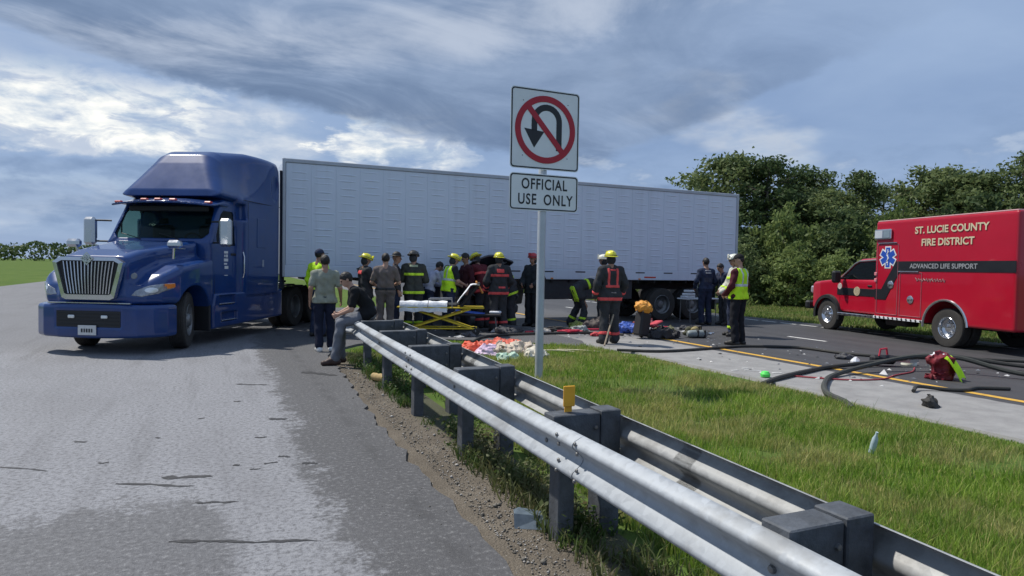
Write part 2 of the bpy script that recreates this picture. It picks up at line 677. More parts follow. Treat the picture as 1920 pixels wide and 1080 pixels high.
def mat_left_road():
    m, nt, b, P = surface_mat('worn_asphalt')
    x, y, z = split(nt, P)
    n1 = noise(nt, P, 0.35, 3.0, 0.6)
    n2 = noise(nt, combine(nt, x * 1.0, y * 0.55, 0.0), 2.2, 8.0, 0.68)
    n3 = noise(nt, combine(nt, x * 0.9, y * 1.1, 0.0), 7.0, 6.0, 0.7)
    fine = noise(nt, P, 90.0, 3.0, 0.7)
    grit = voronoi(nt, P, 130.0)
    gd = E(nt, grit.outputs['Distance'])
    # pale worn lane, ragged against the darker shoulder and an older patch
    crumb = noise(nt, P, 24.0, 4.0, 0.7)
    ragged = (n2 - 0.5) * 0.95 + (n3 - 0.5) * 0.75 + (crumb - 0.5) * 0.75
    lane = (x * -1.0 + 0.70 + ragged).step(-0.10, 0.13)
    patch = ((y - 4.95) * 1.0 + (x + 0.18).max(0.0) * 2.2 + ragged * 1.5).step(0.22, -0.10) * (x * -1.0 + 0.12 + ragged * 0.4).step(-0.05, 0.12)
    far = y.step(13.2, 15.4)
    pale = (lane * (1.0 - patch * 0.72) * (1.0 - far * 0.45)).clamp()
    pale = (pale * (1.0 - noise(nt, combine(nt, x * 1.4, y * 0.10, 0.0), 2.6, 4.0, 0.6).step(0.50, 0.72) * 0.35)).clamp()
    tone = (n1 - 0.5) * 0.6 + (n2 - 0.5) * 0.55 + (n3 - 0.5) * 0.3 + 0.5
    light = mixc(nt, tone.clamp(), (0.190, 0.194, 0.210), (0.272, 0.277, 0.296))
    dark = mixc(nt, tone.clamp(), (0.060, 0.060, 0.064), (0.100, 0.100, 0.104))
    # dark specks and pock marks scattered over the pale lane
    pock = (noise(nt, combine(nt, x * 0.8, y * 1.2, 0.0), 13.0, 5.0, 0.65)).step(0.60, 0.70)
    c = mixc(nt, pale, dark, light)
    c = mixc(nt, pock * 0.55, c, (0.07, 0.07, 0.073))
    coarse = voronoi(nt, P, 55.0)
    cd = split(nt, coarse.outputs['Color'])[0]
    grain = noise(nt, P, 27.0, 6.0, 0.8)
    c = mixc(nt, grain.step(0.48, 0.60) * 0.62 + cd.step(0.80, 0.95) * 0.10, c, (0.055, 0.055, 0.059))
    c = mixc(nt, grain.step(0.47, 0.34) * 0.45, c, (0.36, 0.36, 0.36))
    wash = noise(nt, combine(nt, x * 0.9, y * 0.35, 0.0), 0.8, 4.0, 0.6)
    c = mixc(nt, wash.step(0.46, 0.68) * 0.32, c, (0.115, 0.115, 0.12))
    c = mixc(nt, gd.step(0.25, 0.05) * 0.35, c, (0.42, 0.41, 0.39))
    c = mixc(nt, fine.step(0.55, 0.75) * 0.45, c, (0.035, 0.035, 0.037))
    # a scuffed band of new seal along the outer edge
    seam = gauss(x, 1.24, 0.07) * noise(nt, P, 3.0, 4.0).step(0.40, 0.60)
    c = mixc(nt, seam * 0.5, c, (0.04, 0.04, 0.042))
    nt.links.new(c, b.inputs['Base Color'])
    nt.links.new(((n2 - 0.5) * 0.3 + 0.78).clamp().s, b.inputs['Roughness'])
    bump_to(nt, b, gd * 0.5 + fine * 0.8 + n3 * 0.5, 0.55, 0.006)
    return m


def mat_highway():
    m, nt, b, P = surface_mat('highway_asphalt')
    x, y, z = split(nt, P)
    n1 = noise(nt, combine(nt, x * 1.6, y * 0.12, 0.0), 1.4, 4.0, 0.6)
    n2 = noise(nt, P, 3.0, 7.0, 0.65)
    fine = noise(nt, P, 80.0, 3.0, 0.7)
    shoulder = (x * -1.0 + 9.28 + (n2 - 0.5) * 0.12).step(-0.03, 0.03)
    lanes = mixc(nt, ((n1 - 0.5) * 1.6 + (n2 - 0.5) * 0.8 + 0.5).clamp(), (0.030, 0.030, 0.034), (0.066, 0.066, 0.070))
    pale = mixc(nt, ((n2 - 0.5) * 2.0 + 0.5).clamp(), (0.20, 0.195, 0.19), (0.32, 0.315, 0.305))
    cross = y.step(12.6, 14.4) * (x * -1.0 + 12.0 + (n2 - 0.5) * 4.0).step(-0.4, 0.6)
    c = mixc(nt, shoulder, lanes, pale)
    c = mixc(nt, cross * 0.7, c, (0.095, 0.095, 0.098))
    c = mixc(nt, fine.step(0.55, 0.78) * 0.35, c, (0.03, 0.03, 0.032))
    nt.links.new(c, b.inputs['Base Color'])
    nt.links.new(((n2 - 0.5) * 0.3 + 0.72).clamp().s, b.inputs['Roughness'])
    bump_to(nt, b, fine * 0.8 + n2 * 0.3, 0.4, 0.006)
    return m


def mat_turf():
    m, nt, b, P = surface_mat('turf')
    n1 = noise(nt, P, 0.6, 6.0, 0.6)
    n2 = noise(nt, P, 9.0, 6.0, 0.7)
    far = noise(nt, P, 0.05, 5.0, 0.6)
    c = mixc(nt, ((n1 - 0.5) * 2.4 + 0.5).clamp(), (0.065, 0.12, 0.025), (0.12, 0.165, 0.045))
    c = mixc(nt, n2.step(0.52, 0.72) * 0.6, c, (0.10, 0.088, 0.045))
    c = mixc(nt, far.step(0.45, 0.65) * 0.3, c, (0.06, 0.10, 0.03))
    nt.links.new(c, b.inputs['Base Color'])
    b.inputs['Roughness'].default_value = 0.95
    b.inputs['Specular IOR Level'].default_value = 0.05
    bump_to(nt, b, n2, 0.8, 0.03)
    return m


def mat_gravel():
    m, nt, b, P = surface_mat('verge_gravel')
    x, y, z = split(nt, P)
    n1 = noise(nt, P, 1.6, 6.0, 0.65)
    n2 = noise(nt, P, 14.0, 6.0, 0.7)
    v = voronoi(nt, P, 70.0)
    vd = E(nt, v.outputs['Distance'])
    c = mixc(nt, ((n1 - 0.5) * 2.2 + 0.5).clamp(), (0.078, 0.062, 0.044), (0.165, 0.140, 0.108))
    c = mixc(nt, vd.step(0.35, 0.1) * n2.step(0.42, 0.60), c, (0.30, 0.27, 0.225))
    c = mixc(nt, n2.step(0.60, 0.72) * 0.7, c, (0.045, 0.042, 0.036))
    green = ((x - 2.02) * 1.6 + (n1 - 0.5) * 1.8).step(-0.15, 0.3)
    c = mixc(nt, green * 0.75, c, (0.05, 0.06, 0.025))
    nt.links.new(c, b.inputs['Base Color'])
    b.inputs['Roughness'].default_value = 0.92
    bump_to(nt, b, vd * 0.6 + n2, 0.9, 0.015)
    return m


M_TURF, M_GRAVEL, M_LROAD, M_HWY = mat_turf(), mat_gravel(), mat_left_road(), mat_highway()

ground = MB().sheet([(-900, -900), (1500, -900), (1500, 2500), (-900, 2500)], -0.045).build('ground', M_TURF, fix=False)
tag(ground, 'flat grassy ground stretching away to the horizon', kind='structure')

# pavement outline: left carriageway running into the median crossover
edge = [(1.46, -30), (1.46, 1.0), (1.47, 3.18), (1.47, 4.54), (1.50, 6.39), (1.57, 8.0), (1.67, 9.56), (1.74, 11.2), (1.76, 12.3)]
fine_edge = []
for i in range(len(edge) - 1):
    (x0, y0), (x1, y1) = edge[i], edge[i + 1]
    n = max(1, int((y1 - y0) / 0.16)) if y0 >= 1.0 else 2
    for j in range(n):
        t = j / n
        yy = y0 + (y1 - y0) * t
        fine_edge.append((x0 + (x1 - x0) * t + (0.02 * math.sin(yy * 9) + 0.022 * math.sin(yy * 23 + 1) + random.uniform(-.018, .018) if yy > 1 else 0), yy))
south = [(2.0, 12.9), (2.6, 13.7), (3.5, 14.2), (4.5, 14.1), (5.2, 13.75), (5.8, 13.25), (6.4, 12.6), (7.0, 12.05)]
poly = [(-11.5, -30)] + fine_edge + south + [(8.0, 11.6), (8.0, 24.5), (2.2, 25.5), (1.8, 32), (1.7, 900), (-11.5, 900)]
road_mb = MB()
road_mb.sheet(poly, 0.0)
k0 = len(road_mb.v)
lip = fine_edge + south
road_mb.add([(x, y, 0.0) for x, y in lip] + [(x + 0.012, y, -0.05) for x, y in lip],
            [(i, i + 1, len(lip) + i + 1, len(lip) + i) for i in range(len(lip) - 1)])
left_road = road_mb.build('road', M_LROAD, fix=False)
tag(left_road, 'worn pale grey asphalt carriageway with a darker shoulder and a median crossover', kind='structure')

hx = [(7.42, -40), (7.42, 2.0), (7.36, 4.7), (7.36, 5.9), (7.5, 7.0), (7.54, 8.0), (7.48, 9.2), (7.5, 10.8), (7.05, 12.0), (7.5, 13.0), (7.6, 25), (7.45, 28), (7.4, 900)]
hmb = MB().sheet(hx[::1] + [(17.3, 900), (17.3, -40)], 0.004)
hmb.add([(x, y, 0.004) for x, y in hx] + [(x - 0.03, y, -0.06) for x, y in hx], [(i, i + 1, len(hx) + i + 1, len(hx) + i) for i in range(len(hx) - 1)])
hmb.add([(17.3, -40, 0.004), (17.3, 900, 0.004), (17.36, 900, -0.06), (17.36, -40, -0.06)], [(0, 1, 2, 3)])
highway = hmb.build('highway', M_HWY, fix=False)
tag(highway, 'dark asphalt highway lanes with a pale concrete inner shoulder', kind='structure')

M_WHITE = pm('road_paint_white', (0.62, 0.62, 0.60), 0.7, var=0.25, scale=9, bump=0.3)
M_YELLOW = pm('road_paint_yellow', (0.62, 0.36, 0.05), 0.7, var=0.2, scale=9, bump=0.3)
MB().sheet([(9.50, -40), (9.64, -40), (9.64, 900), (9.50, 900)], 0.008).build('yellow_line', M_YELLOW, highway, fix=False)
dash_me = MB().sheet([(-0.06, 0), (0.06, 0), (0.06, 1.15), (-0.06, 1.15)], 0.0).mesh('lane_dash', M_WHITE, fix=False)
for yy in (-6.5, 0.6, 11.25, 23.0, 34, 46, 58, 70):
    link('lane_dash', dash_me, highway, (13.12, yy, 0.008))
seg_me = MB().sheet([(-0.06, 0), (0.06, 0), (0.06, 0.62), (-0.06, 0.62)], 0.0).mesh('edge_line', M_WHITE, fix=False)
for i in range(62):
    link('edge_line', seg_me, highway, (16.35, -2 + i * 0.78, 0.008))
MB().sheet([(16.29, 46.6), (16.41, 46.6), (16.41, 900), (16.29, 900)], 0.008).build('edge_line', M_WHITE, highway, fix=False)

# tar-sealed cracks on the near lane
M_TAR = pm('tar', (0.028, 0.028, 0.030), 0.62, var=0.3, scale=20, bump=0.4)


def crack(p0, p1, w, jag, seed):
    r = random.Random(seed)
    a, b = Vector((*p0, 0)), Vector((*p1, 0))
    d = (b - a)
    nn = Vector((-d.y, d.x, 0)).normalized()
    top, bot = [], []
    n = max(10, int(d.length / 0.03))
    off = 0
    for i in range(n + 1):
        t = i / n
        off += r.uniform(-jag, jag)
        off *= 0.9
        ww = w * (0.25 + 0.55 * abs(math.sin(t * 9 + seed)) + r.random() * 0.35) * 0.8 * min(1, 6 * t + .15, 6 * (1 - t) + .1)
        if t < 0.18: ww *= 1.7
        q = a + d * t + nn * off
        top.append((q + nn * ww).to_2d())
        bot.append((q - nn * ww).to_2d())
    MB().sheet([tuple(q) for q in bot + top[::-1]], 0.003).build('crack_seal', M_TAR, left_road, fix=False)


crack((-0.27, 4.31), (0.55, 3.99), 0.022, 0.010, 1)
crack((-0.70, 5.57), (-0.17, 5.31), 0.026, 0.010, 2)
crack((-0.40, 5.62), (-0.05, 5.50), 0.045, 0.014, 3)
crack((-0.15, 4.95), (0.12, 4.86), 0.022, 0.014, 4)
crack((0.62, 5.62), (0.74, 5.56), 0.034, 0.010, 5)
crack((0.47, 7.35), (0.66, 7.28), 0.055, 0.012, 6)
crack((0.20, 9.6), (0.62, 9.4), 0.040, 0.012, 7)
crack((0.46, 5.9), (0.56, 5.86), 0.028, 0.010, 8)
for _i, (_x, _y, _w) in enumerate([(0.10, 5.75, .03), (0.22, 5.6, .02), (0.33, 5.72, .02), (-0.55, 6.9, .03), (-0.9, 6.2, .02), (0.3, 6.6, .025), (-0.2, 7.6, .03), (0.15, 8.4, .04), (-1.2, 7.0, .03), (-1.5, 5.6, .02)]):
    crack((_x, _y), (_x + .05 + .03 * (_i % 3), _y - .02), _w, .01, 20 + _i)
crack((1.15, 10.4), (1.6, 9.9), 0.10, 0.03, 9)
crack((-1.9, 6.5), (-1.2, 6.1), 0.016, 0.012, 53)

# gravel strip beside the pavement, running under the guardrail
gp = [(1.2, -20)] + [(1.2, y) for y in (2, 6, 9, 11.5)] + [(1.5, 12.5), (2.0, 13.0), (2.3, 12.6), (2.5, 11), (2.45, 9), (2.38, 6), (2.3, 3), (2.25, 0), (2.2, -20)]
gravel = MB().sheet(gp, -0.030).build('gravel_strip', M_GRAVEL, fix=False)
tag(gravel, 'dusty gravel strip between the pavement edge and the guardrail', kind='structure')

# loose stones on the gravel strip
def pebbles():
    n = 5200
    ys = 1.0 + rng.random(n) ** 1.6 * 11
    xs = 1.50 + 0.02 * ys + np.abs(rng.normal(0, 0.20, n))
    sp = rng.random(n) < 0.07
    xs = np.where(sp, 1.5 - rng.random(n) ** 2 * 0.5, xs)
    r = rng.uniform(0.003, 0.010, n) * (1 + (rng.random(n) < 0.04) * 1.6)
    r = np.where(sp, r * .6, r)
    base = np.array([(1, 0, 0), (0, 1, 0), (-1, 0, 0), (0, -1, 0), (0, 0, 0.7), (0, 0, -0.4)], np.float32)
    f = np.array([(0, 1, 4), (1, 2, 4), (2, 3, 4), (3, 0, 4), (1, 0, 5), (2, 1, 5), (3, 2, 5), (0, 3, 5)])
    a = rng.random(n) * 6.28
    V = base[None] * r[:, None, None] * rng.uniform(0.6, 1.3, (n, 6, 3))
    c, s = np.cos(a)[:, None], np.sin(a)[:, None]
    V = np.stack([V[..., 0] * c - V[..., 1] * s, V[..., 0] * s + V[..., 1] * c, V[..., 2]], -1)
    V += np.stack([xs, ys, np.where(sp, r * .3, -0.028 + r * 0.3)], -1)[:, None]
    F = f[None] + (np.arange(n) * 6)[:, None, None]
    mi = np.repeat((rng.random(n) < 0.25).astype(int), 8)
    me = mesh_np('gravel', V.reshape(-1, 3), F.reshape(-1, 3), [pm('stone_tan', (0.17, 0.155, 0.13), 0.9, var=0.4, scale=30), pm('stone_pale', (0.40, 0.38, 0.35), 0.9, var=0.3, scale=30)], False, mi=mi)
    tag(link('gravel', me), 'loose tan stones scattered along the pavement edge', kind='stuff')


pebbles()


# ------------------------------------------------------------------ grass
def grass_mat(name, a, b2, dry):
    m = bpy.data.materials.new(name)
    m.use_nodes = True
    nt = m.node_tree
    nt.nodes.clear()
    out = nt.nodes.new('ShaderNodeOutputMaterial')
    df = nt.nodes.new('ShaderNodeBsdfPrincipled')
    df.inputs['Roughness'].default_value = 0.55
    df.inputs['Specular IOR Level'].default_value = 0.3
    tr = nt.nodes.new('ShaderNodeBsdfTranslucent')
    mx = nt.nodes.new('ShaderNodeMixShader')
    mx.inputs[0].default_value = 0.38
    g = nt.nodes.new('ShaderNodeNewGeometry')
    P = g.outputs['Position']
    n1 = noise(nt, P, 0.9, 4.0, 0.6)
    n2 = noise(nt, P, 2.6, 3.0, 0.6)
    rnd = E(nt, g.outputs['Random Per Island'])
    c = mixc(nt, ((n1 - 0.5) * 1.8 + (rnd - 0.5) * 0.8 + 0.5).clamp(), a, b2)
    gx = split(nt, P)[0]
    worn = noise(nt, P, 0.75, 5.0, 0.65).step(0.45, 0.60) * 0.55
    c = mixc(nt, (rnd.step(0.78, 0.92) * 0.75 + n2.step(0.56, 0.70) * 0.3 + worn + gx.step(5.6, 7.3) * 0.18 * rnd).clamp(), c, dry)
    nt.links.new(c, df.inputs['Base Color'])
    nt.links.new(c, tr.inputs['Color'])
    nt.links.new(df.outputs[0], mx.inputs[1])
    nt.links.new(tr.outputs[0], mx.inputs[2])
    nt.links.new(mx.outputs[0], out.inputs[0])
    return m


def blades(xy, h, w, lean, z0=-0.04):
    """Bent tapering blades: two quads and a tip each, as triangles."""
    n = len(xy)
    a = rng.random(n) * 6.283
    side = np.stack([np.cos(a), np.sin(a), np.zeros(n)], -1)
    b = rng.random(n) * 6.283
    fwd = np.stack([np.cos(b), np.sin(b), np.zeros(n)], -1) * (lean * rng.uniform(0.2, 1.3, n))[:, None]
    base = np.concatenate([xy, np.full((n, 1), z0)], 1)
    V = np.zeros((n, 5, 3), np.float32)
    up = np.array([0, 0, 1.0])
    hw = (w / 2)[:, None]
    V[:, 0] = base - side * hw
    V[:, 1] = base + side * hw
    mid = base + fwd * (h * 0.35)[:, None] + up * (h * 0.58)[:, None]
    V[:, 2] = mid - side * hw * 0.75
    V[:, 3] = mid + side * hw * 0.75
    V[:, 4] = base + fwd * h[:, None] + up * (h * rng.uniform(0.82, 1.0, n))[:, None]
    f = np.array([(0, 1, 3), (0, 3, 2), (2, 3, 4)])
    F = f[None] + (np.arange(n) * 5)[:, None, None]
    return V.reshape(-1, 3), F.reshape(-1, 3)


def in_poly(x, y, poly):
    c = np.zeros(len(x), bool)
    for i in range(len(poly)):
        x0, y0 = poly[i]
        x1, y1 = poly[i - 1]
        t = ((y0 > y) != (y1 > y)) & (x < (x1 - x0) * (y - y0) / (y1 - y0 + 1e-12) + x0)
        c ^= t
    return c


def val_noise(x, y, s, seed):
    """Cheap smooth value noise in numpy."""
    r = np.random.default_rng(seed).random((64, 64))
    u, v = x * s, y * s
    i, j = np.floor(u).astype(int), np.floor(v).astype(int)
    fu, fv = u - i, v - j
    fu, fv = fu * fu * (3 - 2 * fu), fv * fv * (3 - 2 * fv)
    g = lambda a, b: r[a % 64, b % 64]
    return (g(i, j) * (1 - fu) + g(i + 1, j) * fu) * (1 - fv) + (g(i, j + 1) * (1 - fu) + g(i + 1, j + 1) * fu) * fv


M_GRASS = grass_mat('lush_grass', (0.125, 0.245, 0.028), (0.30, 0.43, 0.06), (0.48, 0.42, 0.18))
M_VERGE = grass_mat('mown_grass', (0.11, 0.19, 0.035), (0.19, 0.27, 0.06), (0.28, 0.25, 0.10))

median = [(2.36, 0.3), (2.42, 3.5), (2.55, 6), (2.65, 9), (2.5, 11.5), (2.3, 12.8), (3.4, 14.15), (4.5, 14.02), (5.2, 13.65), (5.8, 13.15), (6.4, 12.5), (7.0, 11.95),
          (7.50, 10.8), (7.52, 10.1), (7.46, 9.2), (7.56, 8.6), (7.52, 8.0), (7.56, 7.4), (7.48, 7.0), (7.40, 6.3), (7.36, 5.9), (7.43, 5.3), (7.34, 4.7), (7.44, 3.6), (7.40, 2), (7.40, 0.3)]


def median_grass():
    V, F, k = [], [], 0
    for (y0, y1, dens, wid) in ((0.3, 3.0, 5200, 0.0050), (3.0, 5.5, 4200, 0.0060), (5.5, 8.5, 2700, 0.0085), (8.5, 14.2, 1700, 0.012)):
        n = int(5.2 * (y1 - y0) * dens)
        x = 2.3 + rng.random(n) * 5.2
        y = y0 + rng.random(n) * (y1 - y0)
        ok = in_poly(x, y, median)
        # seen from the road side only what stands right of the line of sight over the guardrail matters
        cl = val_noise(x, y, 2.3, 3) * 0.6 + val_noise(x, y, 7.0, 4) * 0.4
        bare = np.clip((val_noise(x, y, 0.9, 5) * .7 + val_noise(x, y, 3.1, 6) * .3 - 0.56) * 8, 0, 1) * 0.88
        tr = np.exp(-((x - (5.0 - (y - 5.3) * 0.9)) / 0.10) ** 2) * (np.abs(y - 4.8) < 1.0)   # a trodden wheel rut
        ok &= rng.random(n) > np.maximum(bare, tr * 0.8)
        x, y, cl = x[ok], y[ok], cl[ok]
        near_edge = np.clip((7.45 - x) / 0.5, 0.3, 1)
        h = (0.055 + 0.120 * cl) * rng.uniform(0.6, 1.25, len(x)) * near_edge * np.clip((14.3 - y) / 2.5, 0.35, 1)
        tall = rng.random(len(x)) < 0.012
        h = np.where(tall, h * 1.8, h)
        v, f = blades(np.stack([x, y], -1), h, wid * rng.uniform(0.7, 1.5, len(x)), 0.45)
        V.append(v)
        F.append(f + k)
        k += len(v)
    me = mesh_np('median_grass', np.concatenate(V), np.concatenate(F), M_GRASS, False)
    tag(link('grass', me), 'lush bright green uncut grass on the median beside the sign', 'grass', kind='stuff')


median_grass()


def verge_grass():
    V, F, k = [], [], 0
    for (x0, x1, y0, y1, dens) in ((17.2, 27.0, 4, 40, 170), (7.0, 2.0, 25.6, 60, 0)):
        n = int(abs(x1 - x0) * (y1 - y0) * dens)
        if not n: continue
        x = x0 + rng.random(n) * (x1 - x0)
        y = y0 + rng.random(n) * (y1 - y0)
        h = 0.06 + 0.10 * val_noise(x, y, 1.2, 9)
        v, f = blades(np.stack([x, y], -1), h * rng.uniform(.6, 1.3, n), 0.03 * rng.uniform(.7, 1.4, n), 0.5)
        V.append(v); F.append(f + k); k += len(v)
    me = mesh_np('verge_grass', np.concatenate(V), np.concatenate(F), M_VERGE, False)
    tag(link('verge_grass', me), 'mown grass verge between the highway and the bushes', 'grass', kind='stuff')


verge_grass()


def weeds():
    """Broad-leaved weeds and rank grass under and between the rails."""
    n = 9000
    y = 0.5 + rng.random(n) ** 1.2 * 11.5
    cl = val_noise(y * 0.5, y * 0, 2.0, 12)
    x = 1.98 + 0.025 * y + rng.normal(0, 0.15, n)
    ok = (val_noise(x, y, 3.0, 14) > 0.40) & (x > 1.76 + 0.02 * y) & (x < 2.6)
    x, y = x[ok], y[ok]
    n = len(x)
    h = 0.05 + 0.16 * val_noise(x, y, 3.0, 14) * rng.uniform(.4, 1.2, n)
    v1, f1 = blades(np.stack([x, y], -1), h, 0.011 * rng.uniform(.7, 1.6, n), 0.9, -0.03)
    # leaves: little diamond quads
    m = 9000
    y = 0.8 + rng.random(m) * 10
    x = 2.04 + 0.02 * y + rng.normal(0, 0.13, m)
    ok = (val_noise(x, y, 2.2, 15) > 0.5) & (x > 1.84 + 0.015 * y)
    x, y = x[ok], y[ok]
    m = len(x)
    c = np.stack([x, y, -0.02 + rng.random(m) ** 1.5 * 0.2], -1)
    a, b = rng.normal(size=(m, 3)), rng.normal(size=(m, 3))
    a[:, 2] *= 0.5; b[:, 2] *= 0.5
    a /= np.linalg.norm(a, axis=1)[:, None]
    b -= a * (a * b).sum(1)[:, None]
    b /= np.linalg.norm(b, axis=1)[:, None]
    s = rng.uniform(0.012, 0.026, m)[:, None]
    V = np.stack([c - a * s, c + b * s * .6, c + a * s, c - b * s * .6], 1).reshape(-1, 3)
    q = np.arange(m)[:, None] * 4
    F = np.concatenate([q + np.array([0, 1, 2]), q + np.array([0, 2, 3])])
    me = mesh_np('weeds', np.concatenate([v1, V]), np.concatenate([f1, F + len(v1)]), grass_mat('weed_leaf', (0.035, 0.085, 0.016), (0.09, 0.16, 0.03), (0.16, 0.14, 0.07)), False)
    tag(link('weeds', me), 'dark leafy weeds growing under the guardrail', 'weeds', kind='stuff')


weeds()


# ------------------------------------------------------------------ trees and bushes beyond the highway
def leaf_mat(name, a, b2):
    m = bpy.data.materials.new(name)
    m.use_nodes = True
    nt = m.node_tree
    nt.nodes.clear()
    out = nt.nodes.new('ShaderNodeOutputMaterial')
    df = nt.nodes.new('ShaderNodeBsdfPrincipled')
    df.inputs['Roughness'].default_value = 0.5
    df.inputs['Specular IOR Level'].default_value = 0.15
    tr = nt.nodes.new('ShaderNodeBsdfTranslucent')
    mx = nt.nodes.new('ShaderNodeMixShader')
    mx.inputs[0].default_value = 0.42
    g = nt.nodes.new('ShaderNodeNewGeometry')
    oi = nt.nodes.new('ShaderNodeObjectInfo')
    rnd = E(nt, g.outputs['Random Per Island'])
    n1 = noise(nt, g.outputs['Position'], 0.7, 4.0, 0.6)
    c = mixc(nt, ((rnd - 0.5) * 0.9 + (n1 - 0.5) * 1.4 + (E(nt, oi.outputs['Random']) - 0.5) * 0.6 + 0.5).clamp(), a, b2)
    nt.links.new(c, df.inputs['Base Color'])
    nt.links.new(c, tr.inputs['Color'])
    nt.links.new(df.outputs[0], mx.inputs[1])
    nt.links.new(tr.outputs[0], mx.inputs[2])
    nt.links.new(mx.outputs[0], out.inputs[0])
    return m


L_DARK = leaf_mat('leaf_dark', (0.060, 0.098, 0.040), (0.145, 0.190, 0.078))
L_MID = leaf_mat('leaf_mid', (0.080, 0.118, 0.044), (0.185, 0.230, 0.095))
L_PALE = leaf_mat('leaf_pale', (0.115, 0.165, 0.050), (0.24, 0.30, 0.105))
M_BARK = pm('bark', (0.10, 0.085, 0.07), 0.9, var=0.35, scale=9, bump=0.6, bscale=25)


def leaves_mesh(name, centers, sizes, mat, aspect=0.55):
    m = len(centers)
    a, b = rng.normal(size=(m, 3)), rng.normal(size=(m, 3))
    a /= np.linalg.norm(a, axis=1)[:, None]
    b -= a * (a * b).sum(1)[:, None]
    b /= np.linalg.norm(b, axis=1)[:, None]
    s = sizes[:, None] * 0.5
    nrm = np.cross(a, b)
    V = np.stack([centers - a * s, centers + b * s * aspect + nrm * s * .15, centers + a * s, centers - b * s * aspect + nrm * s * .15], 1).reshape(-1, 3)
    q = np.arange(m)[:, None] * 4
    F = np.concatenate([q + np.array([0, 1, 2]), q + np.array([0, 2, 3])])
    return mesh_np(name, V, F, mat, False)


def clumped(tips, per, spread):
    """Leaf centres gathered round the tips of twigs."""
    T = np.repeat(np.asarray(tips), per, 0)
    return T + rng.normal(size=T.shape) * spread * np.array([1, 1, 0.6])


def tree_proto(seed, height, crown_r, crown_lo, n_limb, per, leaf, mat, columnar=1.0):
    r = random.Random(seed)
    mb = MB()
    trunk = [Vector((0, 0, -0.1))]
    x = y = 0.0
    n = 7
    for i in range(1, n + 1):
        x += r.uniform(-.16, .16)
        y += r.uniform(-.16, .16)
        trunk.append(Vector((x, y, height * 0.93 * i / n)))
    rad = [0.028 * height * (1 - 0.86 * i / n) for i in range(n + 1)]
    mb.tube(trunk, rad, 7)
    tips = []
    for k in range(n_limb):
        t = crown_lo + (0.97 - crown_lo) * (k + r.random()) / n_limb
        i = min(int(t * n), n - 1)
        p = trunk[i].lerp(trunk[i + 1], t * n - i)
        a = k * 2.4 + r.uniform(-.5, .5)
        shape = math.sin(math.pi * min(1, ((t - crown_lo) / (1 - crown_lo)) * 0.80 + 0.18)) ** 0.7
        L = crown_r * shape * r.uniform(0.6, 1.15)
        d = Vector((math.cos(a), math.sin(a), r.uniform(0.12, 0.65) * columnar)).normalized()
        q1 = p + d * L * 0.5 + Vector((0, 0, r.uniform(-.05, .12)))
        q2 = p + d * L + Vector((0, 0, r.uniform(-.15, .25)))
        mb.tube([p, q1, q2], [rad[i] * 0.42, rad[i] * 0.25, 0.02], 5)
        for _ in range(5):
            s = r.uniform(0.35, 1.0)
            w = p.lerp(q2, s) + Vector((r.gauss(0, 1), r.gauss(0, 1), r.gauss(0.15, .7))) * L * 0.24
            mb.tube([p.lerp(q2, s * 0.85), w], [0.022, 0.008], 4)
            tips.append(w)
        tips.append(q2)
    tips.append(trunk[-1])
    C = clumped(tips, per, 0.20 * crown_r ** 0.5)
    S = leaf * rng.uniform(0.6, 1.35, len(C))
    return mb.mesh('trunk', M_BARK, 60), leaves_mesh('crown', C, S, mat)


def bush_proto(seed, rx, h, n_tip, per, leaf, mat):
    r = random.Random(seed)
    mb = MB()
    tips = []
    for k in range(n_tip):
        a = r.random() * 6.283
        el = math.asin(r.random() ** 0.8)
        q = 0.62 + 0.42 * r.random()
        lump = 1 + 0.22 * math.sin(a * 3 + seed) * math.cos(el * 4 + seed)
        p = Vector((math.cos(a) * math.cos(el) * rx * q * lump, math.sin(a) * math.cos(el) * rx * 0.8 * q * lump, math.sin(el) * h * q * lump * 0.95 + 0.15))
        tips.append(p)
        if k % 9 == 0:
            mb.tube([Vector((r.uniform(-.3, .3), r.uniform(-.3, .3), -0.1)), p * 0.5 + Vector((0, 0, 0.2)), p], [0.06, 0.035, 0.01], 5)
    C = clumped(tips, per, 0.20)
    S = leaf * rng.uniform(0.6, 1.4, len(C))
    return mb.mesh('stem', M_BARK, 60), leaves_mesh('foliage', C, S, mat)


tree_kinds = [tree_proto(1, 11.0, 3.1, 0.22, 26, 46, 0.30, L_DARK), tree_proto(2, 12.5, 2.5, 0.20, 28, 42, 0.28, L_DARK, 1.6),
              tree_proto(3, 10.0, 3.4, 0.25, 24, 48, 0.32, L_MID), tree_proto(4, 12.0, 2.2, 0.30, 20, 26, 0.28, L_MID, 1.2)]
bush_kinds = [bush_proto(5, 2.6, 4.2, 190, 40, 0.24, L_MID), bush_proto(6, 2.2, 3.2, 150, 42, 0.22, L_PALE), bush_proto(7, 2.9, 5.0, 220, 40, 0.26, L_DARK)]


def plant(kind, protos, loc, s, rz, label, cat, group, names):
    o = root(cat.replace(' ', '_'), loc, rz, label, cat, group)
    o.scale = (s[0], s[1], s[2])
    link(names[0], protos[kind][0], o)
    link(names[1], protos[kind][1], o)
    return o


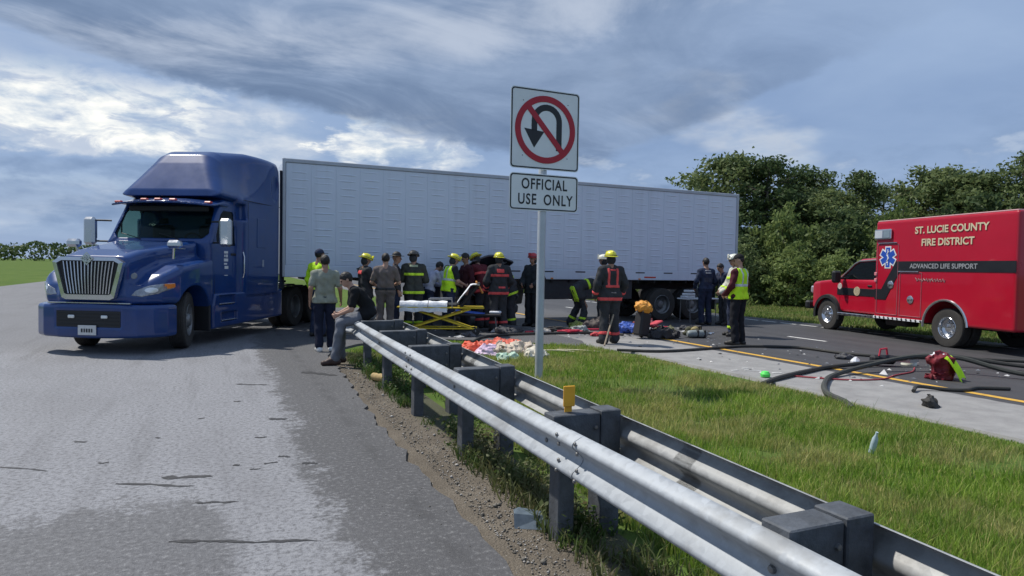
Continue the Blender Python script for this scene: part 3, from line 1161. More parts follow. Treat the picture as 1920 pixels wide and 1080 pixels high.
# tall trees: (x, y, height, kind, label)
TREES = [
    (31.7, 35.5, 8.9, 2, 'leftmost tall tree, rising just behind the rear top of the trailer'),
    (32.0, 32.4, 10.2, 0, 'broad dark tree crown directly behind the trailer rear corner'),
    (35.2, 32.3, 9.8, 0, 'dark tree standing second in from the trailer rear corner'),
    (38.2, 33.8, 8.6, 2, 'lower rounded tree behind the dip right of the trailer'),
    (36.5, 29.2, 9.2, 1, 'pointed dark tree left of the gap of sky in the trees'),
    (44.0, 33.5, 9.0, 3, 'thin sparse tree standing in the gap of sky'),
    (40.3, 27.0, 9.3, 2, 'broad mid green tree right of the gap of sky'),
    (43.2, 26.7, 8.9, 0, 'dark tree behind the ambulance cab'),
    (41.3, 22.4, 9.8, 3, 'airy tree with see-through crown behind the ambulance box front'),
    (44.6, 21.6, 10.6, 1, 'tall dark tree above the ambulance lettering'),
    (45.0, 18.4, 10.9, 0, 'tall broad tree behind the rear of the ambulance'),
    (48.5, 17.2, 11.0, 2, 'mid green tree at the right end of the treeline'),
    (48.6, 13.8, 11.0, 1, 'rightmost dark tree of the treeline'),
    (42.0, 29.0, 8.4, 0, 'dark tree filling in between the gap of sky and the ambulance cab'),
    (40.2, 24.6, 8.6, 2, 'rounded tree directly above the ambulance windshield'),
    (34.0, 29.6, 7.6, 2, 'low rounded tree right behind the tall bushes by the trailer tail'),
]
HT = [11.0, 12.5, 10.0, 12.0]
for i, (x, y, h, kd, lab) in enumerate(TREES):
    s = h * ((1.08, 0.88, 0.86, 0.92)[i] if i < 4 else 0.90) / (HT[kd] * 0.98)
    plant(kd, tree_kinds, (x, y, -0.04), (s * 1.12, s * 1.12, s), i * 1.37, lab, 'tree', 'trees in the line beyond the highway', ('trunk', 'crown'))

# bushes in front of them: (x, y, height, kind, label)
BUSHES = [
    (25.8, 28.6, 4.6, 2, 'dark bush just right of the trailer rear edge'),
    (27.6, 26.2, 4.7, 1, 'tall bushy thicket right of the trailer rear'),
    (29.6, 24.6, 4.8, 2, 'tall dark thicket in the middle of the bank of bushes'),
    (30.2, 22.0, 4.6, 1, 'tall rounded thicket left of the ambulance box'),
    (31.6, 19.6, 5.0, 2, 'tall dark thicket hidden behind the ambulance box front'),
    (32.0, 16.8, 4.8, 0, 'tall thicket behind the ambulance lettering'),
    (32.2, 13.8, 4.8, 2, 'dark thicket behind the ambulance rear wheel'),
    (32.6, 10.6, 4.8, 0, 'rightmost tall thicket of the bank'),
    (23.6, 25.6, 3.0, 0, 'low dark bush seen right of the white helmeted man'),
    (24.8, 23.2, 2.7, 1, 'low bush behind the man in the bright vest'),
    (25.6, 21.2, 2.4, 1, 'pale green low bush beside the ambulance hood'),
    (26.6, 19.6, 2.9, 1, 'pale green bush behind the ambulance windshield'),
    (27.6, 17.2, 3.0, 0, 'low bush behind the ambulance front compartment'),
    (28.0, 14.6, 3.0, 1, 'pale bush behind the ambulance middle'),
    (28.4, 11.8, 3.0, 0, 'low bush behind the ambulance rear'),
    (25.0, 32.4, 4.0, 0, 'bush seen behind the trailer wheels'),
    (24.6, 36.2, 4.0, 2, 'bush beyond the trailer tail'),
]
HB = [4.2, 3.2, 5.0]
for i, (x, y, h, kd, lab) in enumerate(BUSHES):
    s = h / HB[kd]
    w = 0.95 if h > 4 else 0.8
    plant(kd, bush_kinds, (x, y, -0.05), (w, w, s), i * 2.1, lab, 'bush', 'bank of bushes beyond the verge', ('stem', 'foliage'))

# far wood along the skyline of the left carriageway
def far_wood():
    n = 9000
    x = -420 + rng.random(n) * 425
    top = 5.0 + 4.5 * val_noise(x, x * 0, 0.05, 71) + 2.5 * val_noise(x, x * 0, 0.21, 72)
    z = rng.random(n) ** 0.7 * top
    y = 470 + rng.random(n) * 25 - z * 0.4
    me = leaves_mesh('far_wood', np.stack([x, y, z], -1), rng.uniform(1.2, 3.0, n), L_DARK, 0.8)
    tag(link('far_wood', me), 'low dark wood far off along the skyline left of the truck', 'wood', kind='stuff')


far_wood()


# ------------------------------------------------------------------ guardrail
def mat_galv(name, base, grime):
    m = bpy.data.materials.new(name)
    m.use_nodes = True
    nt = m.node_tree
    b = nt.nodes['Principled BSDF']
    g = nt.nodes.new('ShaderNodeNewGeometry')
    P = g.outputs['Position']
    v = voronoi(nt, P, 26.0)
    spangle = split(nt, v.outputs['Color'])[0]
    n1 = noise(nt, P, 2.2, 6.0, 0.65)
    n2 = noise(nt, P, 15.0, 6.0, 0.7)
    c = mixc(nt, (spangle * 0.5 + (n2 - 0.5) * 0.9 + 0.25).clamp(), tuple(x * 0.72 for x in base), base)
    c = mixc(nt, (n1.step(0.48, 0.66) * 0.55 + n2.step(0.6, 0.75) * 0.3).clamp() * grime, c, (0.16, 0.155, 0.145))
    nt.links.new(c, b.inputs['Base Color'])
    b.inputs['Metallic'].default_value = 0.22
    nt.links.new(((spangle - 0.5) * 0.18 + (n2 - 0.5) * 0.25 + 0.60).clamp().s, b.inputs['Roughness'])
    bump_to(nt, b, n2 * 0.6 + n1, 0.15, 0.01)
    return m


M_GALV = mat_galv('galvanised_bright', (0.43, 0.46, 0.49), 0.85)
M_GALV2 = mat_galv('galvanised_weathered', (0.42, 0.43, 0.43), 1.0)
M_POST = pm('post_grey', (0.075, 0.085, 0.100), 0.72, metal=0.15, var=0.5, scale=9, bump=0.4, dirt=0.25)
M_BOLT = pm('bolt_steel', (0.20, 0.20, 0.20), 0.5, metal=0.7, var=0.3)

W_PROF = [(0, .156), (.018, .152), (.064, .128), (.080, .112), (.083, .098), (.078, .082), (.022, .034), (.006, .014), (.003, 0),
          (.006, -.014), (.022, -.034), (.078, -.082), (.083, -.098), (.080, -.112), (.064, -.128), (.018, -.152), (0, -.156)]
W_PROF = [(d * 0.86, z * 0.84) for d, z in W_PROF]


def near_x(y):
    return 1.835 + 0.0215 * (y - 3.0) + 0.0026 * max(0.0, y - 6.5) ** 2 * 1.2


def back_x(y):
    return 2.30 + 0.055 * (y - 3.0)


def w_beam(path, out, zc, lift=0.0):
    """W-beam swept along a path; out = -1 faces the left carriageway, +1 the highway."""
    mb = MB()
    n = len(W_PROF)
    th = 0.004
    vs, fs = [], []
    for i, (x, y) in enumerate(path):
        x0, y0 = path[max(i - 1, 0)]
        x1, y1 = path[min(i + 1, len(path) - 1)]
        t = Vector((x1 - x0, y1 - y0)).normalized()
        nn = Vector((t.y, -t.x)) * out
        for d, z in W_PROF:
            vs.append((x + nn.x * (d + lift), y + nn.y * (d + lift), zc + z))
        for d, z in W_PROF:
            vs.append((x + nn.x * (d + lift - th), y + nn.y * (d + lift - th), zc + z * 0.992))
    m = 2 * n
    for i in range(len(path) - 1):
        for k in range(n - 1):
            fs.append((i * m + k, i * m + k + 1, (i + 1) * m + k + 1, (i + 1) * m + k))
            fs.append((i * m + n + k + 1, i * m + n + k, (i + 1) * m + n + k, (i + 1) * m + n + k + 1))
        for k in (0, n - 1):
            fs.append((i * m + k, (i + 1) * m + k, (i + 1) * m + n + k, i * m + n + k))
    for i in (0, len(path) - 1):
        for k in range(n - 1):
            fs.append((i * m + k, i * m + k + 1, i * m + n + k + 1, i * m + n + k))
    mb.add(vs, fs, True)
    return mb


POST_Y = [-3.8, -1.95, -0.1, 1.74, 3.59, 5.46, 7.15, 8.85, 10.5]
RAIL_Z = 0.590
gr = root('guardrail', (2.07, 3.6, -0.03), 0, 'galvanised double-sided W-beam guardrail on grey posts, running towards the truck', 'guardrail')
gr_off = Vector((-2.07, -3.6, 0.03))


def gpart(name, mb, mat, sharp=35):
    return mb.build(name, mat, gr, gr_off, sharp=sharp)


cuts = [-6.0, -0.55, 3.30, 7.0, 11.25]
for a, b in zip(cuts[:-1], cuts[1:]):
    k = max(8, int((b - a) / 0.3))
    ys = [a - (0.16 if a > -5 else 0) + (b - a + 0.16) * i / k for i in range(k + 1)]
    gpart('rail', w_beam([(near_x(y), y) for y in ys], -1, RAIL_Z, 0.0 if a < 0 else (0.005 if a < 3.4 and a > 3 else 0.0)), M_GALV)
cuts = [-6.0, -0.9, 2.95, 6.8, 10.9]
for a, b in zip(cuts[:-1], cuts[1:]):
    k = 10
    ys = [a - (0.16 if a > -5 else 0) + (b - a + 0.16) * i / k for i in range(k + 1)]
    gpart('rail', w_beam([(back_x(y), y) for y in ys], 1, RAIL_Z, 0.0 if a < 0 else 0.0), M_GALV2)
# flared end wing of the near rail
gpart('end_wing', w_beam([(near_x(11.2) + 0.0, 11.2), (near_x(11.2) - 0.03, 11.42), (near_x(11.2) - 0.12, 11.6)], -1, RAIL_Z, 0.006), M_GALV)

for y in POST_Y:
    a, b = near_x(y), back_x(y)
    pc = b - 0.006 - 0.075
    gpart('post', MB().box((pc, y, 0.345), (0.14, 0.155, 0.83), 0.006), M_POST)
    w1 = pc - 0.073 - a - 0.004
    gpart('blockout', MB().box((a + 0.004 + w1 / 2, y + 0.004, 0.598), (w1, 0.14, 0.30), 0.006), M_POST)
    gpart('leg', MB().box((a + 0.10, y, 0.20), (0.11, 0.13, 0.49), 0.006), M_POST)
    for zz in (0.53, 0.66):
        gpart('bolt', MB().lathe([(0.0, 0.014), (0.012, 0.012), (0.014, 0.0)], 6, Matrix.Translation((pc - 0.11, y - 0.067, zz)) @ Matrix.Rotation(R(90), 4, 'X')), M_BOLT)
    Mx = Matrix.Translation((a - 0.004, y, RAIL_Z)) @ Matrix.Rotation(R(-90), 4, 'Y')
    gpart('bolt', MB().lathe([(0.0, 0.018), (0.013, 0.014), (0.017, 0.004), (0.017, 0), (0, 0)], 8, Mx), M_BOLT)

# splice bolts where two near rails lap
bolt_me = MB().lathe([(0.0, 0.012), (0.009, 0.010), (0.013, 0.003), (0.013, 0), (0, 0)], 8, Matrix.Rotation(R(-90), 4, 'Y')).mesh('bolt', M_BOLT)
for yc in (-0.63, 3.22, 6.92):
    for dy in (-0.11, 0.11):
        for z, d in ((0.046, 0.045), (0.102, 0.059), (-0.046, 0.045), (-0.102, 0.059)):
            y = yc + dy
            link('bolt', bolt_me, gr, Vector((near_x(y) - d - 0.012, y, RAIL_Z + z)) + gr_off)

# yellow reflector standing on a blockout
yr = POST_Y[4]
refl = gpart('reflector', MB().box((near_x(yr) + 0.14, yr, 0.85), (0.080, 0.014, 0.13), 0.004).box((near_x(yr) + 0.14, yr + 0.01, 0.78), (0.05, 0.006, 0.06)), pm('reflector_yellow', (0.75, 0.38, 0.03), 0.35, var=0.1))
refl['label'] = 'yellow reflector plate standing on a guardrail block'

# ------------------------------------------------------------------ no U-turn sign
M_SIGN = pm('sign_white', (0.74, 0.77, 0.80), 0.42, var=0.06, scale=4)
M_BLACK = pm('sign_black', (0.012, 0.014, 0.018), 0.45, var=0.1)
M_RED = pm('sign_red', (0.40, 0.010, 0.025), 0.42, var=0.1)
M_ALU = pm('aluminium_post', (0.46, 0.49, 0.52), 0.5, metal=0.35, var=0.12, scale=5, bump=0.1)
sg = root('no_u_turn_sign', (4.30, 8.70, -0.03), 0, 'no U-turn sign above an OFFICIAL USE ONLY plate on a grey pole', 'road sign')
MB().lathe([(0.0, -0.3), (0.060, -0.3), (0.060, 4.16), (0.052, 4.19), (0.0, 4.20)], 18).build('pole', M_ALU, sg)


def rrect(w, h, r, n=6):
    out = []
    for cx, cz, a0 in ((w - r, h - r, 0), (-w + r, h - r, 90), (-w + r, -h + r, 180), (w - r, -h + r, 270)):
        for i in range(n + 1):
            a = R(a0 + 90 * i / n)
            out.append((cx + r * math.cos(a), cz + r * math.sin(a)))
    return out


def ring_strip(outer, inner, y0, y1):
    mb = MB()
    n = len(outer)
    vs = [(x, y0, z) for x, z in outer] + [(x, y0, z) for x, z in inner] + [(x, y1, z) for x, z in outer] + [(x, y1, z) for x, z in inner]
    fs = []
    for i in range(n):
        j = (i + 1) % n
        fs += [(i, j, n + j, n + i), (2 * n + i, 3 * n + i, 3 * n + j, 2 * n + j), (i, 2 * n + i, 2 * n + j, j), (n + i, n + j, 3 * n + j, 3 * n + i)]
    return mb.add(vs, fs)


def plate(zc, hw, hh):
    y0 = -0.066
    z0 = zc
    MBp = MB().prism([(x, z + z0) for x, z in rrect(hw, hh, 0.055)], y0 - 0.004, y0, 'y')
    MBp.build('plate', M_SIGN, sg)
    ring_strip([(x, z + z0) for x, z in rrect(hw - 0.012, hh - 0.012, 0.05)], [(x, z + z0) for x, z in rrect(hw - 0.030, hh - 0.030, 0.036)], y0 - 0.0065, y0 - 0.0042).build('border', M_BLACK, sg)
    for dz in (-hh * 0.55, hh * 0.55):
        MB().box((0, -0.03, z0 + dz), (0.22, 0.07, 0.04), 0.004).build('bracket', M_ALU, sg)


plate(3.66, 0.555, 0.575)
plate(2.755, 0.555, 0.265)
y1 = -0.0705
# arrow: shaft up, over and down to a head
zc = 3.66
def u_shape():
    mb = MB()
    ro, ri, top = 0.245, 0.155, 0.12
    out, inn = [], []
    cx = 0.02
    for i in range(15):
        a = math.pi * i / 14
        out.append((cx + ro * math.cos(a), zc + top + ro * math.sin(a)))
        inn.append((cx + ri * math.cos(a), zc + top + ri * math.sin(a)))
    out = [(cx + ro, zc - 0.29)] + out + [(cx - ro, zc - 0.02)]
    inn = [(cx + ri, zc - 0.29)] + inn + [(cx - ri, zc - 0.02)]
    n = len(out)
    vs = [(x, y1 - 0.002, z) for x, z in out] + [(x, y1 - 0.002, z) for x, z in inn] + [(x, y1, z) for x, z in out] + [(x, y1, z) for x, z in inn]
    fs = []
    for i in range(n - 1):
        fs += [(i, n + i, n + i + 1, i + 1), (2 * n + i, 2 * n + i + 1, 3 * n + i + 1, 3 * n + i), (i, i + 1, 2 * n + i + 1, 2 * n + i), (n + i, 3 * n + i, 3 * n + i + 1, n + i + 1)]
    mb.add(vs, fs)
    xc = cx - (ro + ri) / 2
    mb.prism([(xc - 0.16, zc + 0.0), (xc + 0.16, zc - 0.03), (xc, zc - 0.27)], y1 - 0.002, y1, 'y')
    return mb


u_shape().build('arrow', M_BLACK, sg)
circ = lambda r, n=56: [(r * math.cos(2 * math.pi * i / n), zc + r * math.sin(2 * math.pi * i / n)) for i in range(n)]
slash = ring_strip(circ(0.485), circ(0.397), y1 - 0.0060, y1 - 0.0028)
slash.box((0, y1 - 0.0044, zc), (0.82, 0.0030, 0.085), 0, Matrix.Rotation(R(48), 3, 'Y'))
slash.build('prohibition_ring', M_RED, sg)
for s, xx, z, sp in (('OFFICIAL', 0, 2.865, 1.12), ('USE', -0.275, 2.645, 1.15), ('ONLY', 0.225, 2.645, 1.15)):
    link('lettering', text_mesh('lettering', s, 0.215, M_BLACK, 0.001, 0.0035, space=sp), sg, (xx, y1 - 0.0015, z), (R(90), 0, 0)).scale = (0.76, 1.0, 1.0)
for sx in (-1, 1):
    for sz in (-0.78, 0.78):
        MB().lathe([(0, 0.003), (0.008, 0.002), (0.009, 0)], 8, Matrix.Translation((sx * 0.36, y1 + 0.0006, zc + sz * 0.5)) @ Matrix.Rotation(R(90), 4, 'X')).build('bolt', M_BOLT, sg)


# ------------------------------------------------------------------ shared vehicle pieces
M_RUBBER = pm('tyre_rubber', (0.018, 0.018, 0.019), 0.85, var=0.3, scale=8, bump=0.2, dirt=0.35)
M_STEELW = pm('wheel_steel', (0.24, 0.25, 0.26), 0.5, metal=0.6, var=0.2, scale=8, dirt=0.3)
M_CHROME = pm('chrome', (0.62, 0.63, 0.65), 0.16, metal=0.9, var=0.05)
M_BLACKP = pm('black_plastic', (0.016, 0.017, 0.019), 0.6, var=0.2, scale=8)
M_FRAME = pm('chassis_black', (0.014, 0.014, 0.015), 0.8, var=0.3, dirt=0.5)
M_GLASS = glass_mat('window_glass', (0.66, 0.80, 0.74), 0.80)
M_GLASSD = glass_mat('window_glass_dark', (0.25, 0.30, 0.32), 0.5)
M_LAMPW = pm('lamp_clear', (0.75, 0.78, 0.80), 0.12, metal=0.35, var=0.1, coat=1.0)
M_LAMPR = pm('lamp_red', (0.60, 0.06, 0.03), 0.25, var=0.1, coat=1.0)
M_LAMPA = pm('lamp_amber', (0.75, 0.22, 0.03), 0.25, var=0.1, coat=1.0)
M_NAVY = pm('truck_paint_navy', (0.007, 0.042, 0.175), 0.35, metal=0.0, var=0.14, scale=2.0, coat=0.85, dirt=0.16, spec=0.2)
M_INT = pm('cab_interior', (0.05, 0.05, 0.055), 0.85, var=0.2)
M_WHITEP = pm('white_lettering', (0.70, 0.71, 0.72), 0.5, var=0.08)


def wheel(parent, pos, rad, wid, side=1, rim=M_STEELW, rim_r=0.56, dish=0.04, name='wheel'):
    """A tyre with its rim; side = +1 when the outer face looks to local +Y."""
    M = Matrix.Rotation(R(-90 * side), 4, 'X')
    hw = wid / 2
    pr = [(rim_r * rad, -hw * 0.86), (rad * 0.80, -hw), (rad * 0.95, -hw * 0.93), (rad * 0.985, -hw * 0.80)]
    for k in range(-3, 4):
        z = k * hw * 0.22
        pr += [(rad, z - hw * 0.075), (rad, z + hw * 0.075), (rad * 0.978, z + hw * 0.08), (rad * 0.978, z + hw * 0.14)]
    pr += [(rad * 0.985, hw * 0.80), (rad * 0.95, hw * 0.93), (rad * 0.80, hw), (rim_r * rad, hw * 0.86)]
    w = MB().lathe(pr, 32, M).build(name, M_RUBBER, parent, pos)
    q = rim_r * rad
    d = hw * 0.86
    rim_mb = MB().lathe([(q * 1.01, -d), (q * 0.97, -d * .5), (q * 0.97, d - dish), (q * 1.03, d + 0.006), (q * 1.0, d + 0.012), (q * 0.93, d - 0.01), (q * 0.90, d - dish), (q * 0.62, d - dish - 0.05), (q * 0.42, d - dish + 0.01), (q * 0.36, d - dish + 0.05), (q * 0.20, d - dish + 0.06), (0.0, d - dish + 0.065)], 28, M)
    for k in range(10):
        a = 2 * math.pi * k / 10
        B = M @ Matrix.Translation((q * 0.52 * math.cos(a), q * 0.52 * math.sin(a), d - dish - 0.03))
        rim_mb.lathe([(0.016, 0), (0.016, 0.045), (0, 0.05)], 6, B)
    rim_mb.build('rim', rim, w)
    return w


# ------------------------------------------------------------------ blue semi tractor
TR_LOC, TR_RZ = (-2.04, 13.36, 0.0), R(-118.2)
tr = root('semi_tractor', TR_LOC, TR_RZ, 'navy blue sleeper semi tractor turned towards the camera, chrome grille and tall roof fairing', 'truck')
tr.scale = (0.92, 1.0, 1.0)


def hood_f(p):
    x, y, z = p
    ay = np.abs(y)
    top = f_poly(x, z, [(0.0, 0.92), (0.02, 1.58), (-0.10, 1.71), (-0.55, 1.83), (-1.2, 1.93), (-2.02, 2.05), (-2.10, 0.92)])
    plan = f_poly(x, ay, [(0.03, -1), (0.03, 0.40), (-0.06, 0.60), (-2.1, 0.90), (-2.1, -1)])
    core = smax(top, plan, 0.16)
    fs = f_poly(x, z, [(-0.06, 0.86), (-0.05, 1.02), (-0.14, 1.20), (-0.42, 1.40), (-0.85, 1.56), (-1.5, 1.64), (-2.10, 1.70), (-2.10, 0.70), (-1.7, 0.70), (-0.6, 0.86)])
    fp = f_poly(x, ay, [(-0.04, -1), (-0.04, 0.62), (-0.13, 0.90), (-0.35, 1.09), (-0.75, 1.20), (-1.4, 1.22), (-2.1, 1.16), (-2.1, -1)])
    fend = smax(fs, fp, 0.13)
    d = smin(core, fend, 0.12)
    arch = f_cyl([x, ay, z], (-1.28, 0.95, 0.53), 1, 0.66, 0.45)
    d = smax(d, -arch, 0.03)
    inner = f_box(p, (-1.1, 0, 0.95), (0.95, 0.5, 0.55))
    return np.maximum(d, -inner)


hood = sdf_obj('hood', hood_f, (-2.25, -1.35, 0.55), (0.15, 1.35, 2.2), 0.026, M_NAVY, tr)


def bumper_f(p):
    x, y, z = p
    ay = np.abs(y)
    plan = f_poly(x, ay, [(0.08, -1), (0.08, 0.55), (0.02, 0.85), (-0.14, 1.07), (-0.36, 1.19), (-0.60, 1.22), (-0.60, 1.05), (-0.15, 0.8), (-0.15, -1)])
    prof = np.maximum(np.abs(z - 0.58) - 0.30, 0) if False else np.abs(z - 0.585) - 0.285 - 0.02 * np.clip((0.9 - ay), 0, 1)
    d = smax(plan, prof, 0.07)
    cut = f_box([x, y, z], (0.12, 0, 0.62), (0.06, 0.60, 0.15), 0.02)
    return smax(d, -cut, 0.02)


sdf_obj('bumper', bumper_f, (-0.72, -1.32, 0.2), (0.2, 1.32, 1.0), 0.022, M_NAVY, tr)
MB().box((0.060, 0, 0.62), (0.02, 1.16, 0.28), 0.006).build('lower_grille', M_BLACKP, tr)
for k in range(4):
    MB().box((0.074, 0, 0.53 + k * 0.06), (0.012, 1.10, 0.014), 0.003).build('slat', M_BLACKP, tr)
MB().box((0.10, 0.0, 0.43), (0.012, 0.33, 0.17), 0.004).build('license_plate', pm('plate_white', (0.60, 0.60, 0.58), 0.5, var=0.12, scale=18), tr)
for k, (yy, w) in enumerate(((-0.09, .03), (-0.045, .025), (0.0, .03), (0.045, .03), (0.09, .025))):
    MB().box((0.1075, yy, 0.425), (0.002, w, 0.065)).build('plate_character', M_BLACKP, tr)
for yy in (-0.30, 0.30):
    MB().box((0.085, yy, 0.66), (0.03, 0.12, 0.055), 0.012).build('marker_lamp', M_LAMPW, tr)
MB().box((0.035, 0, 0.895), (0.05, 1.5, 0.02), 0.006).build('trim_strip', M_CHROME, tr)

# grille: chrome surround, vertical bars, emblem
def quadring(o, i, x0, x1):
    mb = MB()
    n = len(o)
    vs = [(x1, y, z) for y, z in o] + [(x1 + 0.004, y, z) for y, z in i] + [(x0, y, z) for y, z in o] + [(x0, y, z) for y, z in i]
    fs = []
    for k in range(n):
        j = (k + 1) % n
        fs += [(k, j, n + j, n + k), (2 * n + k, 3 * n + k, 3 * n + j, 2 * n + j), (k, 2 * n + k, 2 * n + j, j), (n + k, n + j, 3 * n + j, 3 * n + k)]
    return mb.add(vs, fs)


go = [(-0.64, 1.60), (-0.50, 1.685), (0.50, 1.685), (0.64, 1.60), (0.60, 1.46), (0.475, 0.99), (0.40, 0.955), (-0.40, 0.955), (-0.475, 0.99), (-0.60, 1.46)]
gi = [(-0.56, 1.58), (-0.47, 1.625), (0.47, 1.625), (0.56, 1.58), (0.53, 1.46), (0.42, 1.06), (0.38, 1.04), (-0.38, 1.04), (-0.42, 1.06), (-0.53, 1.46)]
quadring(go, gi, 0.0, 0.085).build('grille_surround', M_CHROME, tr)
MB().prism(gi, 0.035, 0.045, 'x').build('grille_back', M_BLACKP, tr)
nb = 15
for k in range(nb):
    y = -0.455 + 0.91 * k / (nb - 1)
    yb = y * 0.80
    ztop = 1.61
    MB().tube([(0.060, yb, 1.055), (0.068, (y + yb) / 2, 1.33), (0.060, y, ztop)], 0.0125, 6).build('grille_bar', M_CHROME, tr)
Mx = Matrix.Translation((0.088, 0, 1.66)) @ Matrix.Rotation(R(90), 4, 'Y')
em = MB().lathe([(0.095, 0.0), (0.115, 0.010), (0.115, 0.020), (0.088, 0.020), (0.082, 0.004)], 4, Mx, False)
em.lathe([(0.040, 0.0), (0.064, 0.014), (0.064, 0.026), (0.040, 0.026)], 20, Mx)
em.box((0.108, 0, 1.66), (0.012, 0.11, 0.02)).box((0.108, 0, 1.66), (0.012, 0.02, 0.11))
em.build('emblem', M_CHROME, tr)
MB().lathe([(0.0, 0.012), (0.05, 0.010), (0.055, 0.0)], 18, Matrix.Translation((-0.075, 0.74, 1.37)) @ Matrix.Rotation(R(75), 4, 'Y') @ Matrix.Rotation(R(-12), 4, 'X')).build('badge', M_STEELW, tr)

for s in (1, -1):
    def lamp_f(p, s=s, grow=0.012):
        x, y, z = p
        sh = hood_f(p) - grow
        pol = f_poly(y * s, z, [(0.68, 1.03), (0.74, 1.12), (0.92, 1.20), (1.12, 1.245), (1.23, 1.25), (1.19, 1.17), (1.05, 1.06), (0.85, 1.01)])
        return smax(np.maximum(smax(sh, pol, 0.012), -(hood_f(p) + 0.02)), x * -1.0 - 0.62, 0.01)
    lo, hi = ((-0.7, 0.6, 0.95), (0.05, 1.3, 1.35)) if s > 0 else ((-0.7, -1.3, 0.95), (0.05, -0.6, 1.35))
    hl = sdf_obj('headlight', lamp_f, lo, hi, 0.014, pm('headlight_lens', (0.28, 0.30, 0.33), 0.10, metal=0.3, var=0.4, scale=14, coat=1.0), tr)
    def bulb_f(p, s=s):
        return np.maximum(hood_f(p) - 0.016, f_ell([p[0], p[1] * s, p[2]], (-0.22, 0.97, 1.125), (0.3, 0.085, 0.048)))
    sdf_obj('bulb', bulb_f, lo, hi, 0.010, M_LAMPW, hl)
    def amb_f(p, s=s):
        return np.maximum(np.maximum(hood_f(p) - 0.016, f_poly(p[1] * s, p[2], [(1.10, 1.235), (1.24, 1.245), (1.20, 1.18), (1.13, 1.14)])), -p[0] - 0.62)
    sdf_obj('turn_signal', amb_f, lo, hi, 0.012, M_LAMPA, hl)
    # hood vents and mirror
    MB().box((-1.45, s * 0.80, 1.88), (0.55, 0.03, 0.035), 0.01, Matrix.Rotation(R(s * -3), 3, 'Z')).build('hood_trim', M_CHROME, tr)
    hm = MB()
    hm.box((-0.95, s * 0.98, 1.95), (0.16, 0.26, 0.15), 0.045)
    hm.tube([(-1.0, s * 0.92, 1.68), (-0.97, s * 0.95, 1.90)], 0.025, 6)
    hm.build('hood_mirror', M_CHROME, tr)

# cab shell with openings
def cab_f(p, grow=0.0, solid=False):
    x, y, z = p
    ay = np.abs(y)
    side = f_poly(x, z, [(-2.02, 0.70), (-2.04, 2.02), (-2.14, 2.14), (-2.62, 2.86), (-2.80, 2.95), (-3.55, 3.0), (-3.55, 0.70)])
    lean = ay - (1.10 - np.clip(z - 1.9, 0, 1.2) * 0.07)
    d = smax(side, lean, 0.11) - grow
    if solid:
        return d
    inner = smax(side + 0.06, lean + 0.06, 0.08)
    inner = np.maximum(inner, 1.15 - z)
    d = np.maximum(d, -inner)
    ws = np.maximum(f_poly(ay, z, [(-1, 2.10), (0.90, 2.10), (0.99, 2.20), (0.93, 2.72), (0.85, 2.78), (-1, 2.78)]), np.abs(x + 2.3) - 0.5)
    d = np.maximum(d, -ws)
    sw = np.maximum(f_poly(x, z, SIDE_WIN), 0.8 - ay)
    return np.maximum(d, -sw)


SIDE_WIN = [(-2.36, 2.02), (-2.36, 2.20), (-2.60, 2.62), (-2.72, 2.70), (-3.14, 2.70), (-3.18, 2.64), (-3.18, 1.98)]
sdf_obj('cab', cab_f, (-3.65, -1.25, 0.60), (-1.9, 1.25, 3.1), 0.026, M_NAVY, tr)


def wind_f(p):
    x, y, z = p
    ay = np.abs(y)
    shell = np.abs(cab_f(p, 0.0, True) + 0.025) - 0.008
    ws = np.maximum(f_poly(ay, z, [(-1, 2.08), (0.92, 2.08), (1.01, 2.20), (0.95, 2.74), (0.86, 2.80), (-1, 2.80)]), np.abs(x + 2.3) - 0.48)
    return np.maximum(shell, ws)


sdf_obj('windshield', wind_f, (-2.85, -1.1, 2.0), (-1.95, 1.1, 2.9), 0.012, M_GLASS, tr, project=1)
M_SEAL = pm('window_seal', (0.010, 0.010, 0.011), 0.7)
for s in (1, -1):
    MB().add([(x, s * (1.085 - max(0, z - 1.9) * 0.07), z) for x, z in SIDE_WIN], [tuple(range(len(SIDE_WIN)))]).build('side_window', M_GLASS if s < 0 else M_GLASSD, tr)
    door = tr
    # door outline, handle, number marks
    MB().box((-3.05, s * 1.105, 1.80), (0.22, 0.03, 0.05), 0.012).build('door_handle', M_BLACKP, tr)
    for (x0, z0, x1, z1) in ((-2.22, 0.95, -2.22, 2.10), (-3.25, 0.95, -3.25, 2.72), (-2.22, 0.95, -3.25, 0.95)):
        MB().tube([(x0, s * (1.10 - max(0, z0 - 1.9) * 0.07), z0), (x1, s * (1.10 - max(0, z1 - 1.9) * 0.07), z1)], 0.007, 5).build('door_gap', M_SEAL, tr)
    for k, (dx, dz, w, h) in enumerate(((0, .22, .17, .05), (-.04, .145, .07, .06), (.05, .145, .05, .05), (0.0, .06, .18, .06), (0.02, -.02, .13, .035), (-.02, -.095, .16, .06), (0.0, -.26, .15, .014))):
        MB().box((-2.72 + dx, s * 1.103, 1.62 + dz), (w, 0.004, h)).build('door_lettering', M_WHITEP, tr)
    # chrome mirrors on twin arms
    mr = MB().box((-2.05, s * 1.42, 2.22), (0.16, 0.24, 0.56), 0.05).build('mirror', pm('mirror_chrome', (0.55, 0.56, 0.58), 0.22, metal=0.85, var=0.05), tr)
    for zz in (2.44, 2.02):
        MB().tube([(-2.20, s * 1.06, zz), (-2.08, s * 1.36, zz)], 0.018, 6).build('mirror_arm', M_BLACKP, mr)
    MB().box((-2.132, s * 1.42, 2.26), (0.006, 0.19, 0.36), 0.002).build('mirror_glass', pm('mirror_glass', (0.5, 0.52, 0.55), 0.05, metal=1.0, var=0.02), mr)

